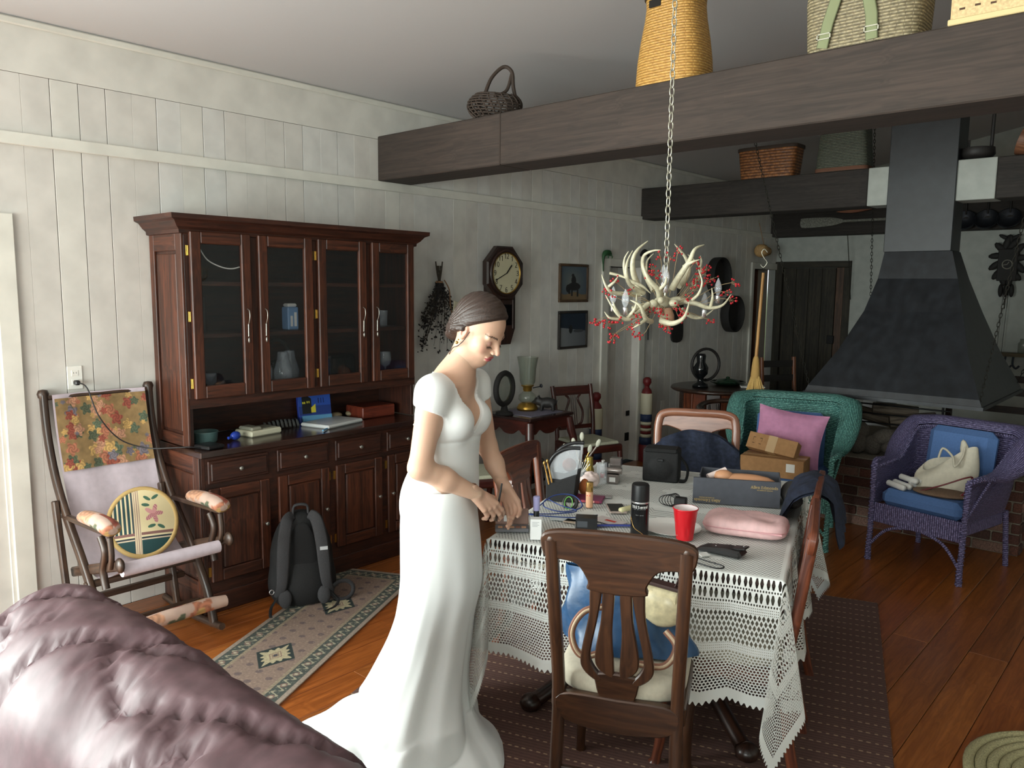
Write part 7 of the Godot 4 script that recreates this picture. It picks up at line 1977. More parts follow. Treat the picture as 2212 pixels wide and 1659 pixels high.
		part(tu, "cap", mb().lathe([[0.0, 0.0], [0.013, 0.0], [0.013, 0.02], [0.0, 0.021]], 12), mt("tube_cap_red", C8(206, 40, 56), 0.4) if q[4] > 0 else silv)
	o = on_table("mirror_box", "stacked small silver mirrored boxes at the right end of the cosmetics", "box", -0.325, -0.295, 6)
	part(o, "lower_box", mb().bx(Vector3(-0.028, 0, -0.028), Vector3(0.028, 0.042, 0.028), 0.002), mt("mirror_silver", C8(150, 142, 138), 0.2, 0.8))
	part(o, "label", mb().bx(Vector3(-0.015, 0.008, 0.028), Vector3(0.014, 0.03, 0.0285)), mt("white_plastic", C8(232, 232, 230), 0.5))
	part(o, "roll", mb().at(Vector3(-0.01, 0.058, 0), rot(Vector3(0, 0, 1), 90)).lathe([[0.0, -0.05], [0.016, -0.05], [0.016, 0.05], [0.0, 0.05]], 16), mt("mirror_silver"))
	part(o, "upper_box", mb().bx(Vector3(-0.025, 0.042, -0.075), Vector3(0.03, 0.11, -0.03), 0.002), mt("mirror_silver"))
	solo("clear_case", mb().bx(Vector3(-0.02, 0, -0.02), Vector3(0.02, 0.10, 0.02), 0.002), clear, "tall clear plastic case left of the mirrored boxes", "case", tw(-0.37, 0.766, -0.25), TA)
	solo("name_card", mb().bx(Vector3(-0.045, 0, -0.02), Vector3(0.045, 0.004, 0.02)), mt("card_grey", C8(176, 172, 170), 0.5), "small pale card lying right of the orange sponge", "card", tw(-0.30, 0.766, -0.02), TA + 10)
	# blue cables, watch, papers
	o = on_table("blue_cable", "loose coils of thin blue cable in front of the makeup bag", "cable", -0.40, 0.26)
	part(o, "coil", mb().tube(spline([Vector3(-0.09, 0.004, 0.06), Vector3(-0.04, 0.05, -0.02), Vector3(0.04, 0.055, -0.05), Vector3(0.09, 0.02, -0.02), Vector3(0.03, 0.006, 0.04), Vector3(-0.06, 0.014, 0.03), Vector3(-0.07, 0.03, -0.03), Vector3(0.0, 0.02, 0.0), Vector3(0.08, 0.01, 0.02), Vector3(0.0, 0.004, 0.08), Vector3(-0.10, 0.004, 0.13), Vector3(0.08, 0.004, 0.10), Vector3(0.17, 0.004, 0.02)], 7), 0.0026, 6), mt("cable_blue", C8(34, 58, 122), 0.4))
	solo("blue_strap", mb().tube(spline([Vector3(-0.10, 0.003, 0.05), Vector3(0.0, 0.003, 0.0), Vector3(0.09, 0.003, -0.035)], 6), 0.013, 6, true, false, 0.18, Vector3(0, 1, 0)), mt("strap_blue", C8(70, 84, 168), 0.6), "flat blue strap lying between the black box and the spray can", "strap", tw(-0.125, 0.766, 0.38), TA)
	o = on_table("fitness_band", "black wrist band with glowing-green rim beside the blue cable", "band", -0.375, 0.20)
	part(o, "band", mb().ring(Vector3(0, 0.02, 0), 0.028, 0.009, Vector3(0.1, 0.4, 1), 26, 6, 0.5), blk)
	part(o, "green_rim", mb().ring(Vector3(-0.004, 0.020, 0.012), 0.026, 0.0022, Vector3(0.1, 0.4, 1), 26, 5, 1.0, 0.017), mt("lime_green", C8(118, 190, 92), 0.5))
	for q in [[-0.33, 0.375, 0.13, 0.06, C8(206, 214, 216), "pale bluish plastic sleeve lying by the nail polish", 8.0], [-0.27, 0.40, 0.12, 0.05, C8(214, 196, 176), "beige paper strip lying left of the black box", -6.0], [-0.165, 0.33, 0.13, 0.075, C8(216, 208, 206), "white leaflet with reddish print lying behind the black box", -20.0]]:
		var sh := on_table("paper_sheet", q[5], "paper", q[0], q[1], q[6])
		part(sh, "sheet", mb().box(Vector3(0, 0.0015, 0), Vector3(q[2], 0.0015, q[3])), mt("sheet_%d" % int(q[4].b8), q[4], 0.5))
		if q[6] < -10:
			part(sh, "print", mb().bx(Vector3(-0.02, 0.0022, -0.01), Vector3(0.03, 0.0026, 0.008)), mt("print_red"))
	# camera bag
	o = on_table("camera_bag", "small black camera bag standing at the far side of the table before the end chair", "bag", -0.128, -0.465, 4)
	var nyl: StandardMaterial3D = M["black_nylon"]
	part(o, "body", mb().net(func(p: Vector3) -> float:
		var q := (p - Vector3(0, 0.075, 0)).abs() - Vector3(0.075, 0.07, 0.045)
		var d := Vector3(maxf(q.x, 0), maxf(q.y, 0), maxf(q.z, 0)).length() + minf(maxf(q.x, maxf(q.y, q.z)), 0.0) - 0.012
		return smin(d, eb(p - Vector3(0, 0.06, 0.05), Vector3(0.06, 0.05, 0.022)), 0.01), Vector3(-0.1, -0.01, -0.08), Vector3(0.1, 0.17, 0.09), 0.008), nyl)
	part(o, "lid", mb().box(Vector3(0, 0.148, 0.004), Vector3(0.165, 0.022, 0.12), 0.010), nyl)
	part(o, "buckle", mb().bx(Vector3(-0.014, 0.10, 0.060), Vector3(0.014, 0.112, 0.068), 0.002), blk)
	part(o, "strap", mb().tube(spline([Vector3(0.085, 0.12, 0), Vector3(0.125, 0.07, 0.02), Vector3(0.12, 0.01, 0.03), Vector3(0.09, 0.008, 0.05)], 5), 0.011, 6, true, false, 0.3), nyl)
	# shoe box and its lid stood up in front
	var gb := blotch("box_grey", C8(78, 80, 88), C8(72, 74, 82), 0.8, 0.03, 404, 0.0, 3.0)
	o = on_table("shoe_box", "open grey shoe box behind its upright lid at the table's far right", "box", 0.268, -0.235, 6)
	part(o, "carton", mb().bx(Vector3(-0.17, 0, -0.09), Vector3(0.17, 0.004, 0.085)).bx(Vector3(-0.17, 0, -0.09), Vector3(0.17, 0.115, -0.086)).bx(Vector3(-0.17, 0, -0.09), Vector3(-0.166, 0.115, 0.085)).bx(Vector3(0.166, 0, -0.09), Vector3(0.17, 0.115, 0.085)).bx(Vector3(-0.17, 0, 0.081), Vector3(0.17, 0.105, 0.085)), gb)
	solo("shoe", mb().ell(Vector3(0, 0.02, 0), Vector3(0.13, 0.03, 0.04), 8, 18).ell(Vector3(-0.09, 0.032, 0), Vector3(0.045, 0.03, 0.034), 8, 12), mt("shoe_tan", C8(206, 150, 112), 0.45), "tan shoe lying sole up inside the grey shoe box", "shoe", tw(0.29, 0.835, -0.23), TA + 8)
	solo("tissue_roll", mb().rod(Vector3(-0.05, 0.0, 0.02), Vector3(0.02, 0.03, -0.03), 0.016, 0.014, 10), mt("tissue"), "white rolled tissue sticking out of the grey shoe box", "tissue", tw(0.185, 0.86, -0.22), TA)
	o = on_table("lettered_carton", "grey shoe box lid with gold lettering standing upright before the box", "lid", 0.268, -0.128, 9.5)
	part(o, "panel", mb().bx(Vector3(-0.182, 0, -0.012), Vector3(0.182, 0.112, 0.002), 0.001), gb)
	var gi := mt("gold_ink", C8(206, 176, 110), 0.5)
	text(o, "lettering", "Allen Edmonds", 0.0155, Vector3(0.115, 0.085, 0.0024), Basis(), gi, 0.0008, true)
	text(o, "small_lettering", "AN AMERICAN ORIGINAL", 0.0058, Vector3(0.118, 0.073, 0.0024), Basis(), gi, 0.0008)
	text(o, "lettering", "Allen Edmonds", 0.0155, Vector3(-0.12, 0.014, 0.0024), rot(Vector3(0, 0, 1), 180), gi, 0.0008, true)
	text(o, "small_lettering", "AN AMERICAN ORIGINAL", 0.0058, Vector3(-0.123, 0.026, 0.0024), rot(Vector3(0, 0, 1), 180), gi, 0.0008)
	solo("felt_bag", mb().ell(Vector3(0, 0.045, 0), Vector3(0.05, 0.046, 0.12), 10, 18).ell(Vector3(0.01, 0.03, 0.09), Vector3(0.04, 0.032, 0.05), 8, 12), blotch("grey_felt", C8(96, 94, 92), C8(82, 80, 78), 0.95, 0.06, 405, 0.1, 8.0), "soft grey felt bag lying right of the shoe box", "bag", tw(0.488, 0.764, -0.29), TA)

func chair_things() -> void:
	# blue tote and cream clutch on the front chair's seat
	var at := tw(0.065, 0.522, 0.90)
	var o := thing("blue_tote", "slouched blue leather tote with cream-edged handles on the front chair's seat", "bag", at, TA + 6)
	var blue := blotch("blue_leather", C8(44, 82, 122), C8(34, 66, 104), 0.38, 0.02, 411, 0.12, 3.0)
	var P := PackedVector3Array()
	for i in 17:
		var v := i / 16.0
		for j in 44:
			var a := TAU * j / 44
			var wx := 0.215 - 0.06 * v
			var wz := 0.115 * (1.0 - 0.78 * v) + 0.008
			var lean := -0.055 * v
			var fold := 1.0 + 0.07 * sin(a * 4.0 + v * 7.0) + 0.04 * sin(a * 9.0 - v * 5.0)
			P.append(Vector3(cos(a) * wx * fold + lean, 0.02 + v * (0.22 - 0.10 * clampf(cos(a), -0.2, 1.0) * v), sin(a) * wz * fold - 0.02))
	var tb := mb().grid(P, 17, 44, false, true)
	tb.fan(P.slice(0, 44), Vector3.DOWN)
	part(o, "body", tb, blue)
	var edge := mt("cream_edge", C8(222, 196, 164), 0.5)
	var tanl := mt("tan_strap", C8(150, 104, 84), 0.5)
	var hp := spline([Vector3(-0.03, 0.055, 0.12), Vector3(-0.12, 0.03, 0.15), Vector3(-0.155, 0.10, 0.15), Vector3(-0.12, 0.17, 0.14), Vector3(-0.05, 0.185, 0.11)], 7)
	part(o, "handle", mb().tube(hp, 0.011, 8, true, false, 0.35, Vector3(0.2, 0.1, 1)), tanl)
	part(o, "handle_edge", mb().tube(hp, 0.006, 6, true, false, 0.9, Vector3(0.2, 0.1, 1)), edge)
	var h2 := spline([Vector3(0.13, 0.13, 0.11), Vector3(0.165, 0.09, 0.13), Vector3(0.13, 0.03, 0.14), Vector3(0.04, 0.022, 0.13)], 7)
	part(o, "handle", mb().tube(h2, 0.011, 8, true, false, 0.35, Vector3(0.2, 0.1, 1)), tanl)
	part(o, "handle_edge", mb().tube(h2, 0.006, 6, true, false, 0.9, Vector3(0.2, 0.1, 1)), edge)
	part(o, "handle", mb().tube(spline([Vector3(-0.05, 0.20, -0.04), Vector3(-0.10, 0.27, -0.04), Vector3(-0.12, 0.31, -0.03), Vector3(-0.10, 0.335, -0.02)], 6), 0.010, 8, true, false, 0.4), edge)
	o = thing("cream_clutch", "shiny cream-gold clutch bag with dark trim on the front chair, right of the blue tote", "bag", at + Vector3(0, 0, 0) + rot(Vector3.UP, TA + 6) * Vector3(0.10, 0.125, 0.03), TA - 8)
	part(o, "pouch", mb().ell(Vector3(0, 0.05, 0), Vector3(0.086, 0.068, 0.034), 11, 20, rot(Vector3(0, 0, 1), -4)).box(Vector3(0, 0.085, 0), Vector3(0.155, 0.07, 0.042), 0.018, rot(Vector3(0, 0, 1), -4)), blotch("cream_gold", C8(226, 212, 172), C8(206, 190, 146), 0.3, 0.02, 412, 0.05, 4.0))
	part(o, "trim", mb().box(Vector3(0, 0.122, 0), Vector3(0.165, 0.012, 0.045), 0.004, rot(Vector3(0, 0, 1), -4)), mt("dark_trim", C8(66, 48, 46), 0.4))
	part(o, "strap_tab", mb().tube(spline([Vector3(0.05, 0.12, 0), Vector3(0.07, 0.165, 0.0), Vector3(0.09, 0.13, 0.01), Vector3(0.085, 0.02, 0.02)], 5), 0.008, 6, true, false, 0.4), mt("dark_trim"))

func hutch_things() -> void:
	var y := 0.867
	var clear := mt("clear_glass", Color(0.80, 0.85, 0.9, 0.22), 0.04)
	clear.transparency = BaseMaterial3D.TRANSPARENCY_ALPHA
	var ivory := mt("ivory_plastic", C8(216, 212, 186), 0.45)
	solo("pottery_bowl", mb().lathe([[0.0, 0.0], [0.055, 0.0], [0.06, 0.008], [0.066, 0.055], [0.068, 0.06], [0.062, 0.06], [0.054, 0.01], [0.0, 0.008]], 26), mt("teal_glaze", C8(78, 104, 102), 0.4), "grey-green pottery bowl at the left end of the hutch counter", "bowl", Vector3(0.25, y, -1.96))
	solo("black_gadget", mb().bx(Vector3(-0.06, 0, -0.05), Vector3(0.06, 0.02, 0.05), 0.006), mt("black_plastic"), "flat black adapter at the hutch counter's left front corner", "adapter", Vector3(0.41, y, -1.90), 10.0)
	solo("blue_gadget", mb().ell(Vector3(0, 0.024, 0), Vector3(0.022, 0.024, 0.034), 8, 14).rod(Vector3(0, 0.02, 0.03), Vector3(0, 0.02, 0.055), 0.008), mt("gadget_blue", C8(44, 70, 170), 0.3), "small shiny blue gadget on the hutch counter beside the ivory telephone", "gadget", Vector3(0.31, y, -2.10), 20.0)
	var ph := thing("telephone", "ivory desk telephone on the hutch counter", "telephone", Vector3(0.235, y, -2.28), 8.0)
	part(ph, "base", mb().bx(Vector3(-0.075, 0, -0.105), Vector3(0.075, 0.034, 0.105), 0.008), ivory)
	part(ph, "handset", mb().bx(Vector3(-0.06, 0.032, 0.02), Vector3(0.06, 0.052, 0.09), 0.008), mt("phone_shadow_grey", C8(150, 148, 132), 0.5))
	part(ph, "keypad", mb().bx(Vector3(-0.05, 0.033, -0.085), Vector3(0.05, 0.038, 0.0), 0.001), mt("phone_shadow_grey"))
	var ft := thing("glass_feather_dish", "curled ribbed glass dish behind the telephone on the hutch counter", "dish", Vector3(0.16, y, -2.46))
	for k in 9:
		part(ft, "rib", mb().tube(spline([Vector3(0.03, 0.004, 0.10 - 0.026 * k), Vector3(0.0, 0.03 + 0.012 * sin(k * 0.4), 0.09 - 0.026 * k), Vector3(-0.05, 0.032, 0.07 - 0.026 * k)], 4), 0.009, 6), mt("smoke_glass", C8(92, 92, 90), 0.2))
	var pt := art(96, 96, func(u: float, v: float) -> Color:
		var k := C8(46, 96, 196).lerp(C8(34, 70, 160), v)
		if v > 0.66: k = C8(30, 58, 130)
		if u < 0.40 and u > 0.10 and v > 0.18 + absf(u - 0.22) * 1.1 and v < 0.95: k = C8(12, 14, 20)
		for q in [[0.16, 0.52], [0.30, 0.50]]:
			if absf(u - q[0]) < 0.045 and absf(v - q[1]) < 0.045 and absf(u - q[0]) > 0.008: k = C8(226, 216, 60)
		if u > 0.38 and u < 0.52 and v > 0.58 + (0.52 - u) and v < 0.92: k = C8(222, 206, 60)
		for q in [0.62, 0.70, 0.78]:
			if absf(u - q) < 0.012 and v > 0.36 and v < 0.56: k = C8(20, 34, 90)
		return k)
	var pc := thing("picture_box", "blue picture box of a dark house at night propped against the hutch back", "box", Vector3(0.12, y, -2.74))
	pc.basis = rot(Vector3.UP, 78) * rot(Vector3.RIGHT, -10)
	part(pc, "box", mb().bx(Vector3(-0.105, 0.0, -0.03), Vector3(0.105, 0.205, 0.0), 0.002), mt("gadget_blue"))
	part(pc, "print", plate(mb(), Vector3(-0.103, 0.045, 0.001), Vector3(0.206, 0, 0), Vector3(0, 0.158, 0)), cloth_pic("night_print", pt, 0.4))
	part(pc, "caption_strip", mb().bx(Vector3(-0.09, 0.004, 0.0), Vector3(0.10, 0.042, 0.02), 0.003), mt("sky_blue", C8(96, 156, 196), 0.5))
	var lt := thing("white_laptop", "closed white laptop lying on the hutch counter before the picture box", "laptop", Vector3(0.26, y, -2.76), 14.0)
	part(lt, "body", mb().bx(Vector3(-0.11, 0, -0.16), Vector3(0.11, 0.022, 0.16), 0.008), mt("laptop_white", C8(206, 208, 206), 0.35))
	solo("pen", mb().rod(Vector3(0, 0.006, -0.06), Vector3(0.01, 0.006, 0.06), 0.005), mt("sky_blue"), "short blue pen lying at the near edge of the white laptop", "pen", Vector3(0.395, y, -2.62), 30.0)
	for k in 2:
		solo("seashell", mb().ell(Vector3(0, 0.02, 0), Vector3(0.03, 0.02, 0.045), 7, 12), mt("shell", C8(156, 140, 110), 0.5), ["pale seashell behind the white laptop, nearer the picture box", "pale seashell behind the white laptop, nearer the wooden box"][k], "shell", Vector3(0.10, y, -2.90 - 0.11 * k), 40.0 * k)
	solo("wooden_box", mb().bx(Vector3(-0.09, 0, -0.13), Vector3(0.09, 0.075, 0.13), 0.006), wood("red_box", C8(84, 32, 22), C8(128, 58, 38), 0.4, 421), "reddish wooden box at the right end of the hutch counter", "box", Vector3(0.17, y, -3.12))
	# behind the glass
	var ca := thing("square_canister", "blue and white square canister on the middle hutch shelf behind the second door", "canister", Vector3(0.24, 1.449, -2.50))
	part(ca, "body", mb().bx(Vector3(-0.035, 0, -0.035), Vector3(0.035, 0.13, 0.035), 0.006), mt("canister_blue", C8(120, 160, 206), 0.4))
	part(ca, "motif", mb().bx(Vector3(0.0352, 0.02, -0.02), Vector3(0.036, 0.10, -0.004)).bx(Vector3(0.0352, 0.02, 0.006), Vector3(0.036, 0.08, 0.02)), mt("plate_white", C8(240, 240, 236), 0.6))
	part(ca, "lid", mb().bx(Vector3(-0.03, 0.13, -0.03), Vector3(0.03, 0.15, 0.03), 0.008), mt("plate_white"))
	for q in [[-2.34, 0.20], [-2.44, 0.25], [-2.52, 0.19]]:
		solo("lamp_chimney", mb().lathe([[0.03, 0.0], [0.05, 0.05], [0.055, 0.10], [0.034, 0.17], [0.03, 0.21], [0.028, 0.21], [0.032, 0.17], [0.052, 0.10], [0.047, 0.05], [0.028, 0.002]], 22), clear, {-2.34: "left glass lamp chimney behind the second hutch door", -2.44: "middle glass lamp chimney behind the second hutch door", -2.52: "right glass lamp chimney behind the second hutch door"}[q[0]], "glass", Vector3(q[1], 1.113, q[0]), 0, "lamp chimneys in the hutch")
	var cf := thing("coffee_maker", "dark round-handled coffee pot low behind the second hutch door", "pot", Vector3(0.15, 1.113, -2.46))
	part(cf, "pot", mb().lathe([[0.0, 0.0], [0.07, 0.0], [0.08, 0.06], [0.05, 0.12], [0.045, 0.15], [0.0, 0.16]], 22), mt("black_glass", C8(20, 22, 24), 0.08))
	part(cf, "handle", mb().ring(Vector3(0, 0.2, 0), 0.075, 0.012, Vector3(1, 0, 0), 24, 6), mt("iron_black"))
	var tm := thing("thermos", "blue steel thermos with bright cap low behind the third hutch door", "thermos", Vector3(0.22, 1.113, -2.74))
	part(tm, "flask", mb().lathe([[0.0, 0.0], [0.034, 0.0], [0.036, 0.01], [0.036, 0.15], [0.0, 0.15]], 20), mt("thermos_blue", C8(36, 80, 128), 0.25, 0.6))
	part(tm, "cap", mb().lathe([[0.0, 0.15], [0.037, 0.15], [0.036, 0.175], [0.0, 0.18]], 20), mt("silver_socket"))
	solo("toaster", mb().bx(Vector3(-0.09, 0.0, -0.1), Vector3(0.09, 0.17, 0.1), 0.02), mt("black_glass"), "black boxy appliance beside the thermos behind the third hutch door", "appliance", Vector3(0.16, 1.113, -2.86))
	for k in 2:
		solo("wine_glass", mb().lathe([[0.0, 0.0], [0.032, 0.0], [0.03, 0.004], [0.005, 0.01], [0.004, 0.07], [0.03, 0.09], [0.04, 0.12], [0.033, 0.17], [0.031, 0.17], [0.037, 0.12], [0.028, 0.092], [0.0, 0.076]], 20), clear, ["left wine glass low behind the rightmost hutch door", "right wine glass low behind the rightmost hutch door"][k], "glass", Vector3(0.24, 1.113, -3.08 - 0.11 * k), 0, "wine glasses in the hutch")
	solo("blue_mug", mb().lathe([[0.0, 0.0], [0.035, 0.0], [0.04, 0.085], [0.036, 0.085], [0.0, 0.01]], 18), mt("mug_blue", C8(30, 40, 66), 0.2), "dark blue mug on the middle shelf behind the rightmost hutch door", "mug", Vector3(0.24, 1.449, -3.06))
	solo("tumbler", mb().lathe([[0.0, 0.0], [0.03, 0.0], [0.036, 0.10], [0.033, 0.10], [0.027, 0.006], [0.0, 0.006]], 18), clear, "clear tumbler on the middle shelf behind the rightmost hutch door", "glass", Vector3(0.24, 1.449, -3.17))
	solo("goblet", mb().lathe([[0.0, 0.0], [0.03, 0.0], [0.005, 0.012], [0.005, 0.05], [0.03, 0.07], [0.034, 0.12], [0.031, 0.12], [0.0, 0.06]], 18), clear, "small goblet standing low behind the leftmost hutch door", "glass", Vector3(0.25, 1.113, -2.0))
	solo("white_cable", mb().tube(spline([Vector3(0.34, 1.90, -1.915), Vector3(0.34, 1.83, -1.96), Vector3(0.34, 1.795, -2.03), Vector3(0.34, 1.785, -2.09), Vector3(0.34, 1.795, -2.14)], 6), 0.0035, 6), mt("plate_white"), "white cord drooping across the top behind the leftmost hutch door", "cord")
	var fr := thing("small_framed_photo", "small dark framed photo standing on the middle shelf behind the leftmost hutch door", "photo", Vector3(0.18, 1.449, -1.95), 80.0)
	part(fr, "frame", mb().bx(Vector3(-0.07, 0, -0.01), Vector3(0.07, 0.19, 0.0), 0.003), mt("iron_black"))
	part(fr, "photo", mb().bx(Vector3(-0.052, 0.018, 0.0), Vector3(0.052, 0.172, 0.002)), blotch("photo_grey", C8(96, 100, 108), C8(56, 58, 64), 0.4, 0.02, 422, 0.0, 6.0))

func build_things() -> void:
	hutch()
	table()
	chairs()
	chandelier()
	person()
	bride_things()
	rocker()
	rugs()
	sofa()
	backpack()
	hearth()
	wicker_group()
	wall_things()
	beam_things()
	table_things()
	chair_things()
	hutch_things()

# ---------------------------------------------------------------- mesh builder
class MB:
	var v := PackedVector3Array()
	var n := PackedVector3Array()
	var uv := PackedVector2Array()
	var c := PackedColorArray()
	var ix := PackedInt32Array()
	var xf := Transform3D()
	var col := Color(1, 1, 1)
	static var salt := 0

	func at(p: Vector3, b := Basis()) -> MB:
		xf = Transform3D(b, p)
		return self

	func tint(k: Color) -> MB:
		col = k
		return self

	func vert(p: Vector3, nn: Vector3, u: Vector2) -> int:
		v.append(xf * p)
		n.append((xf.basis * nn).normalized())
		uv.append(u)
		c.append(col)
		return v.size() - 1

	func tri(a: int, b: int, d: int) -> void:
		var g := (v[b] - v[a]).cross(v[d] - v[a])
		if g.dot(n[a] + n[b] + n[d]) > 0.0:
			ix.append(a); ix.append(d); ix.append(b)
		else:
			ix.append(a); ix.append(b); ix.append(d)

	func poly4(a: Vector3, b: Vector3, d: Vector3, e: Vector3, nn: Vector3, ua: Vector2, ub: Vector2, ud: Vector2, ue: Vector2) -> void:
		var i := vert(a, nn, ua)
		vert(b, nn, ub); vert(d, nn, ud); vert(e, nn, ue)
		tri(i, i + 1, i + 2); tri(i, i + 2, i + 3)

	# box with chamfered edges; the texture's v runs along the longest side
	func box(cc: Vector3, s: Vector3, bev := 0.0, rot := Basis()) -> MB:
		salt += 1
		var off := Vector2(fmod(salt * 0.377, 1.0), fmod(salt * 0.619, 1.0))
		var h := s * 0.5
		bev = minf(bev, minf(h.x, minf(h.y, h.z)) * 0.9)
		var la := 0 if s.x >= s.y and s.x >= s.z else (1 if s.y >= s.z else 2)
		for ax in 3:
			var u := (ax + 1) % 3
			var w := (ax + 2) % 3
			for sg in [-1.0, 1.0]:
				var nn := Vector3()
				nn[ax] = sg
				var q: Array[Vector3] = []
				var t: Array[Vector2] = []
				for k in [[-1, -1], [1, -1], [1, 1], [-1, 1]]:
					var p := Vector3()
					p[ax] = h[ax] * sg
					p[u] = (h[u] - bev) * k[0]
					p[w] = (h[w] - bev) * k[1]
					q.append(cc + rot * p)
					t.append((Vector2(p[w], p[u]) if u == la else Vector2(p[u], p[w])) + off)
				poly4(q[0], q[1], q[2], q[3], rot * nn, t[0], t[1], t[2], t[3])
		if bev > 0.0:
			for ax in 3:
				var u := (ax + 1) % 3
				var w := (ax + 2) % 3
				for su in [-1.0, 1.0]:
					for sw in [-1.0, 1.0]:
						var nn := Vector3()
						nn[u] = su
						nn[w] = sw
						var q: Array[Vector3] = []
						for k in [[-1, 0], [1, 0], [1, 1], [-1, 1]]:
							var p := Vector3()
							p[ax] = (h[ax] - bev) * k[0]
							p[u] = su * (h[u] - (0.0 if k[1] == 0 else bev))
							p[w] = sw * (h[w] - (bev if k[1] == 0 else 0.0))
							q.append(cc + rot * p)
						var l := h[ax] - bev
						poly4(q[0], q[1], q[2], q[3], rot * nn.normalized(), off + Vector2(0, -l), off + Vector2(0, l), off + Vector2(bev, l), off + Vector2(bev, -l))
			for sx in [-1.0, 1.0]:
				for sy in [-1.0, 1.0]:
					for sz in [-1.0, 1.0]:
						var sg := Vector3(sx, sy, sz)
						var i := v.size()
						for ax in 3:
							var p := sg * (h - Vector3(bev, bev, bev))
							p[ax] = sg[ax] * h[ax]
							vert(cc + rot * p, rot * sg, off)
						tri(i, i + 1, i + 2)
		return self

	# box between two corners
	func bx(a: Vector3, b: Vector3, bev := 0.0) -> MB:
		return box((a + b) * 0.5, (b - a).abs(), bev)

	# a bar of rectangular section from a to b, its width turned towards «up»
	func beam(a: Vector3, b: Vector3, w: float, t: float, bev := 0.0, up := Vector3.UP) -> MB:
		var y := (b - a).normalized()
		var x := up.cross(y)
		if x.length() < 1e-3:
			x = Vector3.RIGHT.cross(y)
		x = x.normalized()
		return box((a + b) * 0.5, Vector3(w, a.distance_to(b), t), bev, Basis(x, y, x.cross(y)))

	# rows of nv points each; normals from neighbours
	func grid(P: PackedVector3Array, nu: int, nv: int, cu := false, cv := false, flip := false, us := 1.0, vs := 1.0, cols := PackedColorArray()) -> MB:
		var N := PackedVector3Array()
		N.resize(nu * nv)
		for i in nu:
			var i0 := i - 1 if i > 0 else (nu - 1 if cu else 0)
			var i1 := i + 1 if i < nu - 1 else (0 if cu else nu - 1)
			for j in nv:
				var j0 := j - 1 if j > 0 else (nv - 1 if cv else 0)
				var j1 := j + 1 if j < nv - 1 else (0 if cv else nv - 1)
				var nn := (P[i1 * nv + j] - P[i0 * nv + j]).cross(P[i * nv + j1] - P[i * nv + j0])
				if nn.length_squared() < 1e-16:
					var ii := i1 if i == 0 else i0
					nn = Vector3()
					for q in nv:
						var q0 := q - 1 if q > 0 else nv - 1
						var q1 := q + 1 if q < nv - 1 else 0
						nn += (P[i1 * nv + q] - P[i0 * nv + q]).cross(P[ii * nv + q1] - P[ii * nv + q0]).normalized()
				N[i * nv + j] = (-nn if flip else nn).normalized()
		var eu := nu + (1 if cu else 0)
		var ev := nv + (1 if cv else 0)
		var base := v.size()
		var lu := 0.0
		var lv := PackedFloat32Array()
		lv.resize(ev)
		var mid := (nu / 2) * nv
		for j in range(1, ev):
			lv[j] = lv[j - 1] + P[mid + j % nv].distance_to(P[mid + j - 1])
		var keep := col
		for i in eu:
			var a := i % nu
			if i > 0:
				lu += P[a * nv + nv / 2].distance_to(P[((i - 1) % nu) * nv + nv / 2])
			for j in ev:
				var k := a * nv + j % nv
				if cols.size():
					col = cols[k]
				vert(P[k], N[k], Vector2(lv[j] * us, lu * vs))
		col = keep
		for i in eu - 1:
			for j in ev - 1:
				var a := base + i * ev + j
				tri(a, a + 1, a + ev + 1)
				tri(a, a + ev + 1, a + ev)
		return self

	func fan(ring: PackedVector3Array, nn: Vector3) -> MB:
		var m := Vector3()
		for p in ring:
			m += p
		m /= ring.size()
		var t1 := nn.cross(Vector3(0.3, 1, 0.2) if absf(nn.y) < 0.9 else Vector3(1, 0.1, 0)).normalized()
		var t2 := nn.cross(t1)
		var b := vert(m, nn, Vector2())
		for p in ring:
			vert(p, nn, Vector2((p - m).dot(t1), (p - m).dot(t2)))
		for i in ring.size():
			tri(b, b + 1 + i, b + 1 + (i + 1) % ring.size())
		return self

	# swept round (or squashed) section along a path
	func tube(path: PackedVector3Array, rad, sides := 8, caps := true, closed := false, sq := 1.0, up := Vector3.ZERO) -> MB:
		var m := path.size()
		var P := PackedVector3Array()
		var ref := up
		var t0 := (path[1] - path[0]).normalized()
		if ref == Vector3.ZERO:
			ref = Vector3.UP if absf(t0.y) < 0.9 else Vector3.RIGHT
		ref = (ref - t0 * ref.dot(t0)).normalized()
		var last := t0
		for i in m:
			var a := path[i - 1] if i > 0 else (path[m - 1] if closed else path[0])
			var b := path[i + 1] if i < m - 1 else (path[0] if closed else path[m - 1])
			last = (b - a).normalized()
			ref = up if up != Vector3.ZERO else ref
			ref = (ref - last * ref.dot(last)).normalized()
			var side := last.cross(ref)
			var r: float = rad[i] if rad is Array or rad is PackedFloat32Array else rad
			for k in sides:
				var an := TAU * k / sides
				P.append(path[i] + ref * (cos(an) * r * sq) + side * (sin(an) * r))
		salt += 1
		grid(P, m, sides, closed, true, true)
		if caps and not closed:
			fan(P.slice(0, sides), -t0)
			fan(P.slice((m - 1) * sides), last)
		return self

	# swept bar of rounded rectangular section, w across and t along «up»
	func bar(path: PackedVector3Array, w: float, t: float, up: Vector3) -> MB:
		var m := path.size()
		var P := PackedVector3Array()
		for i in m:
			var d := (path[mini(i + 1, m - 1)] - path[maxi(i - 1, 0)]).normalized()
			var y := (up - d * up.dot(d)).normalized()
			var x := d.cross(y)
			for k in 16:
				var a := TAU * k / 16
				var e := pow(pow(absf(cos(a)), 6.0) + pow(absf(sin(a)), 6.0), -1.0 / 6.0)
				P.append(path[i] + y * (cos(a) * e * t * 0.5) + x * (sin(a) * e * w * 0.5))
		grid(P, m, 16, false, true, true)
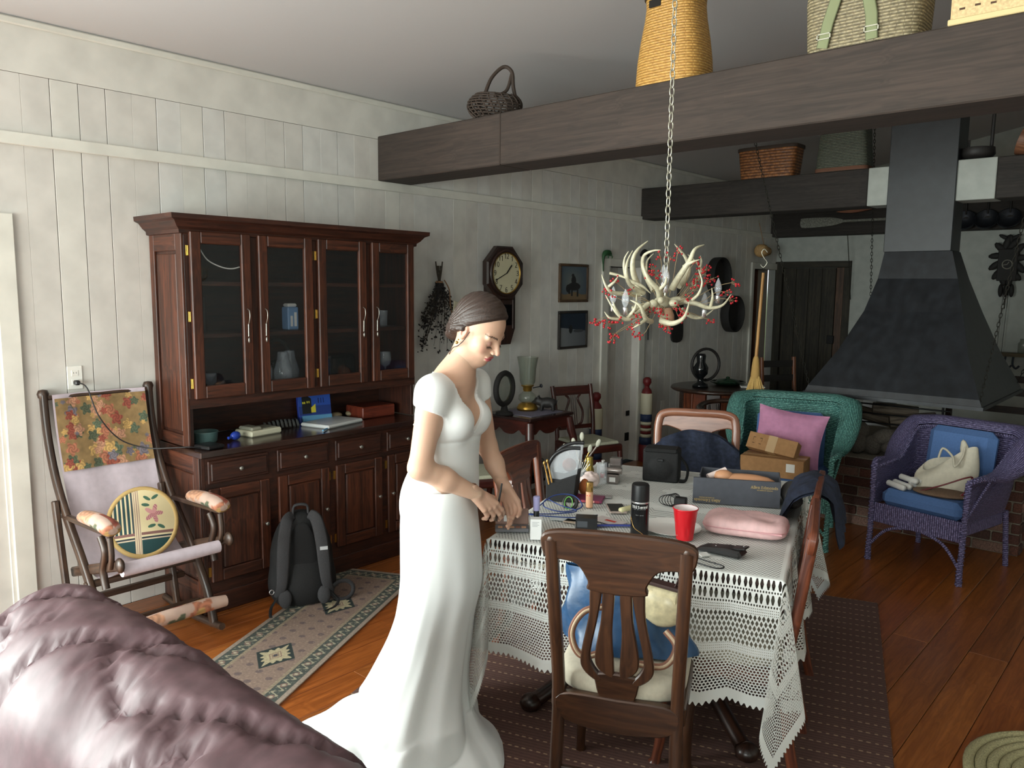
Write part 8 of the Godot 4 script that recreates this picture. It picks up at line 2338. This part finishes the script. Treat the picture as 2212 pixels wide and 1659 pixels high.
		fan(P.slice(0, 16), (path[0] - path[1]).normalized())
		fan(P.slice((m - 1) * 16), (path[m - 1] - path[m - 2]).normalized())
		return self

	func rod(a: Vector3, b: Vector3, r: float, r2 := -1.0, sides := 8) -> MB:
		return tube(PackedVector3Array([a, b]), [r, r if r2 < 0.0 else r2], sides)

	# profile of (radius, height), bottom to top along the outside
	func lathe(pr: Array, segs := 20, sx := 1.0, sz := 1.0) -> MB:
		var P := PackedVector3Array()
		for p in pr:
			for k in segs:
				var a := TAU * k / segs
				P.append(Vector3(cos(a) * p[0] * sx, p[1], sin(a) * p[0] * sz))
		return grid(P, pr.size(), segs, false, true, false)

	func ell(cc: Vector3, r: Vector3, nu := 9, nv := 14, rot := Basis()) -> MB:
		var P := PackedVector3Array()
		for i in nu:
			var t := PI * i / (nu - 1)
			for j in nv:
				var a := TAU * j / nv
				P.append(cc + rot * (Vector3(sin(t) * cos(a), -cos(t), sin(t) * sin(a)) * r))
		return grid(P, nu, nv, false, true, false)

	func ring(cc: Vector3, R: float, r: float, axis := Vector3.UP, segs := 24, sides := 6, sq := 1.0, R2 := -1.0) -> MB:
		var x := axis.cross(Vector3(0, 0, 1) if absf(axis.z) < 0.9 else Vector3(1, 0, 0)).normalized()
		var y := axis.cross(x).normalized()
		var p := PackedVector3Array()
		for k in segs:
			var a := TAU * k / segs
			p.append(cc + x * (cos(a) * R) + y * (sin(a) * (R if R2 < 0.0 else R2)))
		return tube(p, r, sides, false, true, sq, axis)

	# one chain link: an oval of wire, long along dir, lying in the plane of dir and side
	func link(p: Vector3, dir: Vector3, side: Vector3, half_l: float, half_w: float, r: float, segs := 12, sides := 5) -> MB:
		var q := PackedVector3Array()
		var s := (side - dir * side.dot(dir)).normalized()
		for k in segs:
			var a := TAU * k / segs
			q.append(p + dir * (cos(a) * half_l) + s * (sin(a) * half_w))
		return tube(q, r, sides, false, true, 1.0, dir.cross(s))

	# polygon in xy pushed out along z, with bevelled rims
	func prism(poly: PackedVector2Array, z0: float, z1: float, bev := 0.0) -> MB:
		if Geometry2D.is_polygon_clockwise(poly):
			poly.reverse()
		var m := poly.size()
		salt += 1
		var off := Vector2(fmod(salt * 0.377, 1.0), fmod(salt * 0.619, 1.0))
		var mn := poly[0]
		var mx := poly[0]
		for p in poly:
			mn = mn.min(p); mx = mx.max(p)
		var wide := (mx - mn).x > (mx - mn).y
		var en := PackedVector2Array()
		for i in m:
			var d := (poly[(i + 1) % m] - poly[i]).normalized()
			en.append(Vector2(d.y, -d.x))
		var ins := PackedVector2Array()
		for i in m:
			var a := en[(i + m - 1) % m]
			var b := en[i]
			ins.append(poly[i] - (a + b) * (bev / maxf(0.35, 1.0 + a.dot(b))))
		var tris := Geometry2D.triangulate_polygon(ins)
		if tris.is_empty():
			tris = Geometry2D.triangulate_polygon(poly)
		for s in [0, 1]:
			var z := z1 if s else z0
			var nn := Vector3(0, 0, 1 if s else -1)
			var b := v.size()
			for p in ins:
				vert(Vector3(p.x, p.y, z), nn, (Vector2(p.y, p.x) if wide else p) + off)
			for i in range(0, tris.size(), 3):
				tri(b + tris[i], b + tris[i + 1], b + tris[i + 2])
		var run := 0.0
		for i in m:
			var j := (i + 1) % m
			var na := en[i]
			var nb := en[i]
			if en[(i + m - 1) % m].dot(en[i]) > 0.82:
				na = (en[(i + m - 1) % m] + en[i]).normalized()
			if en[j].dot(en[i]) > 0.82:
				nb = (en[j] + en[i]).normalized()
			var l := poly[i].distance_to(poly[j])
			var zs := [[z0 + bev, z1 - bev, 0.0, poly, poly]]
			if bev > 0.0:
				zs.append([z0, z0 + bev, -1.0, ins, poly])
				zs.append([z1 - bev, z1, 1.0, poly, ins])
			for q in zs:
				var A: PackedVector2Array = q[3]
				var B: PackedVector2Array = q[4]
				var b := v.size()
				var k: float = q[2]
				vert(Vector3(A[i].x, A[i].y, q[0]), Vector3(na.x, na.y, k), off + Vector2(q[0], run))
				vert(Vector3(A[j].x, A[j].y, q[0]), Vector3(nb.x, nb.y, k), off + Vector2(q[0], run + l))
				vert(Vector3(B[j].x, B[j].y, q[1]), Vector3(nb.x, nb.y, k), off + Vector2(q[1], run + l))
				vert(Vector3(B[i].x, B[i].y, q[1]), Vector3(na.x, na.y, k), off + Vector2(q[1], run))
				tri(b, b + 1, b + 2); tri(b, b + 2, b + 3)
			run += l
		return self

	# surface nets over a distance field; colour by «paint» if given
	func net(f: Callable, lo: Vector3, hi: Vector3, cell: float, paint = null) -> MB:
		var dim := Vector3i(((hi - lo) / cell).ceil()) + Vector3i(2, 2, 2)
		var nx := dim.x
		var ny := dim.y
		var nz := dim.z
		var F := PackedFloat32Array()
		F.resize(nx * ny * nz)
		F.fill(1.0)
		var B := 6
		for bz in range(0, nz, B):
			for by in range(0, ny, B):
				for bxx in range(0, nx, B):
					var mid := lo + Vector3(bxx + B * 0.5, by + B * 0.5, bz + B * 0.5) * cell
					var d0: float = f.call(mid)
					if absf(d0) > B * cell * 1.35:
						if d0 < 0.0:
							for z in range(bz, mini(bz + B, nz)):
								for y in range(by, mini(by + B, ny)):
									for x in range(bxx, mini(bxx + B, nx)):
										F[(z * ny + y) * nx + x] = d0
						continue
					for z in range(bz, mini(bz + B, nz)):
						for y in range(by, mini(by + B, ny)):
							for x in range(bxx, mini(bxx + B, nx)):
								F[(z * ny + y) * nx + x] = f.call(lo + Vector3(x, y, z) * cell)
		var id := {}
		var offs := [0, 1, nx, nx + 1, nx * ny, nx * ny + 1, nx * ny + nx, nx * ny + nx + 1]
		var kp := col
		for z in nz - 1:
			for y in ny - 1:
				for x in nx - 1:
					var b := (z * ny + y) * nx + x
					var s := 0
					for o in offs:
						if F[b + o] < 0.0:
							s += 1
					if s == 0 or s == 8:
						continue
					var p := Vector3()
					var cnt := 0
					for e in [[0, 1], [2, 3], [4, 5], [6, 7], [0, 2], [1, 3], [4, 6], [5, 7], [0, 4], [1, 5], [2, 6], [3, 7]]:
						var a: float = F[b + offs[e[0]]]
						var d: float = F[b + offs[e[1]]]
						if (a < 0.0) != (d < 0.0):
							var t := a / (a - d)
							var pa := Vector3(e[0] & 1, (e[0] >> 1) & 1, e[0] >> 2)
							var pb := Vector3(e[1] & 1, (e[1] >> 1) & 1, e[1] >> 2)
							p += pa.lerp(pb, t)
							cnt += 1
					p = lo + (Vector3(x, y, z) + p / cnt) * cell
					var h := cell * 0.5
					var g := Vector3(f.call(p + Vector3(h, 0, 0)) - f.call(p - Vector3(h, 0, 0)), f.call(p + Vector3(0, h, 0)) - f.call(p - Vector3(0, h, 0)), f.call(p + Vector3(0, 0, h)) - f.call(p - Vector3(0, 0, h)))
					if paint != null:
						col = paint.call(p)
					id[b] = vert(p, g.normalized(), Vector2(p.x + p.z, p.y))
		col = kp
		var sx := 1
		var sy := nx
		var sz := nx * ny
		for z in range(1, nz - 1):
			for y in range(1, ny - 1):
				for x in range(1, nx - 1):
					var b := (z * ny + y) * nx + x
					var neg := F[b] < 0.0
					for q in [[sx, sy, sz], [sy, sx, sz], [sz, sx, sy]]:
						if (F[b + q[0]] < 0.0) != neg:
							var k0: int = id[b]
							var k1: int = id[b - q[1]]
							var k2: int = id[b - q[1] - q[2]]
							var k3: int = id[b - q[2]]
							tri(k0, k1, k2); tri(k0, k2, k3)
		return self

	func mesh() -> ArrayMesh:
		var a := []
		a.resize(Mesh.ARRAY_MAX)
		a[Mesh.ARRAY_VERTEX] = v
		a[Mesh.ARRAY_NORMAL] = n
		a[Mesh.ARRAY_TEX_UV] = uv
		a[Mesh.ARRAY_COLOR] = c
		a[Mesh.ARRAY_INDEX] = ix
		var m := ArrayMesh.new()
		m.add_surface_from_arrays(Mesh.PRIMITIVE_TRIANGLES, a)
		return m


# ---------------------------------------------------------------- scene helpers
var M := {}
var used := {}

func mb() -> MB:
	return MB.new()

func numbered(called: String) -> String:
	var k: int = used.get(called, 0)
	used[called] = k + 1
	return called if k == 0 else "%s_%03d" % [called, k]

func meta(o: Node, label: String, cat: String, group := "") -> void:
	o.set_meta("label", label)
	o.set_meta("category", cat)
	if group:
		o.set_meta("group", group)

func thing(called: String, label: String, cat: String, pos := Vector3.ZERO, deg := 0.0, group := "") -> Node3D:
	var o := Node3D.new()
	o.name = numbered(called)
	add_child(o)
	o.position = pos
	o.rotation_degrees.y = deg
	meta(o, label, cat, group)
	return o

func raw(called: String, m: Mesh, material: Material, parent: Node) -> MeshInstance3D:
	var o := MeshInstance3D.new()
	o.name = called
	o.mesh = m
	o.material_override = material
	parent.add_child(o, true)
	return o

func part(parent: Node, called: String, b: MB, material: Material, label := "") -> MeshInstance3D:
	var o := raw(called, b.mesh(), material, parent)
	if label:
		o.set_meta("label", label)
	return o

func solo(called: String, b: MB, material: Material, label: String, cat: String, pos := Vector3.ZERO, deg := 0.0, group := "") -> MeshInstance3D:
	var o := raw(numbered(called), b.mesh(), material, self)
	o.position = pos
	o.rotation_degrees.y = deg
	meta(o, label, cat, group)
	return o

func struct(called: String, b: MB, material: Material, parent: Node = self) -> MeshInstance3D:
	var o := raw(called, b.mesh(), material, parent)
	if parent == self:
		o.set_meta("kind", "structure")
	return o

func dup(o: Node3D, called: String, label: String, pos: Vector3, deg := 0.0) -> Node3D:
	var r: Node3D = o.duplicate()
	r.name = numbered(called)
	add_child(r)
	r.position = pos
	r.rotation_degrees.y = deg
	r.set_meta("label", label)
	return r

func pv(a: Array) -> PackedVector3Array:
	return PackedVector3Array(a)

# smooth curve through points
func spline(pts: Array, per := 6, closed := false) -> PackedVector3Array:
	var out := PackedVector3Array()
	var m := pts.size()
	for i in (m if closed else m - 1):
		var p0: Vector3 = pts[(i - 1 + m) % m] if closed or i > 0 else pts[0]
		var p1: Vector3 = pts[i]
		var p2: Vector3 = pts[(i + 1) % m]
		var p3: Vector3 = pts[(i + 2) % m] if closed or i + 2 < m else pts[m - 1]
		for k in per:
			out.append(p1.cubic_interpolate(p2, p0, p3, float(k) / per))
	if not closed:
		out.append(pts[m - 1])
	return out

func spline2(pts: Array, per := 5, closed := true) -> PackedVector2Array:
	var p3 := []
	for p in pts:
		p3.append(Vector3(p[0], p[1], 0))
	var out := PackedVector2Array()
	for p in spline(p3, per, closed):
		out.append(Vector2(p.x, p.y))
	return out

func lerps(vals: Array, m: int) -> Array:
	var out := []
	for i in m:
		var t := float(i) / (m - 1) * (vals.size() - 1)
		var k := mini(int(t), vals.size() - 2)
		out.append(lerpf(vals[k], vals[k + 1], t - k))
	return out

func rot(axis: Vector3, deg: float) -> Basis:
	return Basis(axis.normalized(), deg_to_rad(deg))


# ---------------------------------------------------------------- materials
func mt(key: String, color := Color.WHITE, rough := 0.6, metal := 0.0) -> StandardMaterial3D:
	if M.has(key):
		return M[key]
	var m := StandardMaterial3D.new()
	m.resource_name = key
	m.albedo_color = color
	m.roughness = rough
	m.metallic = metal
	M[key] = m
	return m

func C8(r: int, g: int, b: int) -> Color:
	return Color8(r, g, b)

func noise_bytes(w: int, h: int, freq: float, sd: int, sw := 0, sh := 0, oct := 4) -> PackedByteArray:
	var f := FastNoiseLite.new()
	f.seed = sd
	f.frequency = freq
	f.fractal_octaves = oct
	f.noise_type = FastNoiseLite.TYPE_SIMPLEX_SMOOTH
	var im := f.get_seamless_image(sw if sw else w, sh if sh else h)
	im.convert(Image.FORMAT_L8)
	if im.get_width() != w or im.get_height() != h:
		im.resize(w, h, Image.INTERPOLATE_CUBIC)
	return im.get_data()

func pic(w: int, h: int, data: PackedByteArray, rgb := true) -> ImageTexture:
	var im := Image.create_from_data(w, h, false, Image.FORMAT_RGB8 if rgb else Image.FORMAT_L8, data)
	return ImageTexture.create_from_image(im)

# wood: grain runs along v
func wood(key: String, dark: Color, light: Color, rough := 0.45, sd := 1, contrast := 1.0, coat := 0.0) -> StandardMaterial3D:
	if M.has(key):
		return M[key]
	var w := 128
	var h := 512
	var fine := noise_bytes(w, h, 0.09, sd, w, 12)
	var broad := noise_bytes(w, h, 0.03, sd + 7, w, 48)
	var d := PackedByteArray()
	var bump := PackedByteArray()
	d.resize(w * h * 3)
	bump.resize(w * h)
	for i in w * h:
		var b := broad[i] / 255.0
		var t := clampf(0.5 + ((fine[i] / 255.0 - 0.5) * 0.9 + sin(b * 26.0) * 0.22 + (b - 0.5) * 0.8) * contrast, 0.0, 1.0)
		d[i * 3] = int(lerpf(dark.r, light.r, t) * 255.0)
		d[i * 3 + 1] = int(lerpf(dark.g, light.g, t) * 255.0)
		d[i * 3 + 2] = int(lerpf(dark.b, light.b, t) * 255.0)
		bump[i] = int(t * 255.0)
	var m := mt(key, Color.WHITE, rough)
	m.albedo_texture = pic(w, h, d)
	m.heightmap_enabled = true
	if not shared.has("grain"):
		shared["grain"] = pic(w, h, bump, false)
	m.heightmap_texture = shared["grain"]
	m.heightmap_scale = 0.03
	m.uv1_scale = Vector3(3.3, 0.9, 1)
	if coat > 0.0:
		m.clearcoat_enabled = true
		m.clearcoat = coat
		m.clearcoat_roughness = 0.25
	return m

# mottled paint, plaster, cloth or leather: a tint over one of a few shared blotch textures
var shared := {}

func blotch(key: String, a: Color, b: Color, rough := 0.7, freq := 0.03, sd := 3, relief := 0.05, scale := 1.0, metal := 0.0) -> StandardMaterial3D:
	if M.has(key):
		return M[key]
	var w := 256
	var fq := 0.013 if freq < 0.018 else (0.03 if freq < 0.042 else 0.06)
	var hi := a if a.get_luminance() > b.get_luminance() else b
	var lo := b if hi == a else a
	var rel := lo.get_luminance() / maxf(hi.get_luminance(), 0.001)
	var lv := 0.94 if rel > 0.9 else (0.84 if rel > 0.78 else 0.68)
	var hk := "h%.3f" % fq
	var ck := "c%.3f_%.2f" % [fq, lv]
	if not shared.has(hk):
		var nb := noise_bytes(w, w, fq, 3)
		shared[hk] = [nb, pic(w, w, nb, false)]
	if not shared.has(ck):
		var nb: PackedByteArray = shared[hk][0]
		var d := PackedByteArray()
		d.resize(w * w * 3)
		for i in w * w:
			var t := int(255.0 * lerpf(lv, 1.0, clampf((nb[i] / 255.0 - 0.5) * 1.5 + 0.5, 0.0, 1.0)))
			d[i * 3] = t
			d[i * 3 + 1] = t
			d[i * 3 + 2] = t
		shared[ck] = pic(w, w, d)
	var m := mt(key, hi, rough, metal)
	m.albedo_texture = shared[ck]
	if relief > 0.0:
		m.heightmap_enabled = true
		m.heightmap_texture = shared[hk][1]
		m.heightmap_scale = relief
	m.uv1_triplanar = true
	m.uv1_scale = Vector3.ONE * scale
	m.uv1_offset = Vector3(fmod(sd * 0.37, 1.0), fmod(sd * 0.61, 1.0), fmod(sd * 0.83, 1.0))
	return m

# picture painted by a function of (u, v) in 0..1
func art(w: int, h: int, fn: Callable) -> ImageTexture:
	var d := PackedByteArray()
	d.resize(w * h * 3)
	for y in h:
		for x in w:
			var k: Color = fn.call((x + 0.5) / w, (y + 0.5) / h)
			var i := (y * w + x) * 3
			d[i] = int(clampf(k.r, 0, 1) * 255.0)
			d[i + 1] = int(clampf(k.g, 0, 1) * 255.0)
			d[i + 2] = int(clampf(k.b, 0, 1) * 255.0)
	return pic(w, h, d)

# a flat rectangle with the whole texture on it
func plate(b: MB, o: Vector3, ux: Vector3, uy: Vector3) -> MB:
	var nn := ux.cross(uy).normalized()
	b.poly4(o, o + ux, o + ux + uy, o + uy, nn, Vector2(0, 1), Vector2(1, 1), Vector2(1, 0), Vector2(0, 0))
	return b

func text(parent: Node, called: String, words: String, size: float, pos: Vector3, b: Basis, material: Material, depth := 0.0006, serif := false) -> MeshInstance3D:
	var t := TextMesh.new()
	t.text = words
	var f := SystemFont.new()
	f.font_names = PackedStringArray(["Droid Serif" if serif else "Droid Sans"])
	t.font = f
	t.font_size = 32
	t.pixel_size = size / 32.0
	t.depth = depth
	var o := raw(called, t, material, parent)
	o.transform = Transform3D(b, pos)
	return o
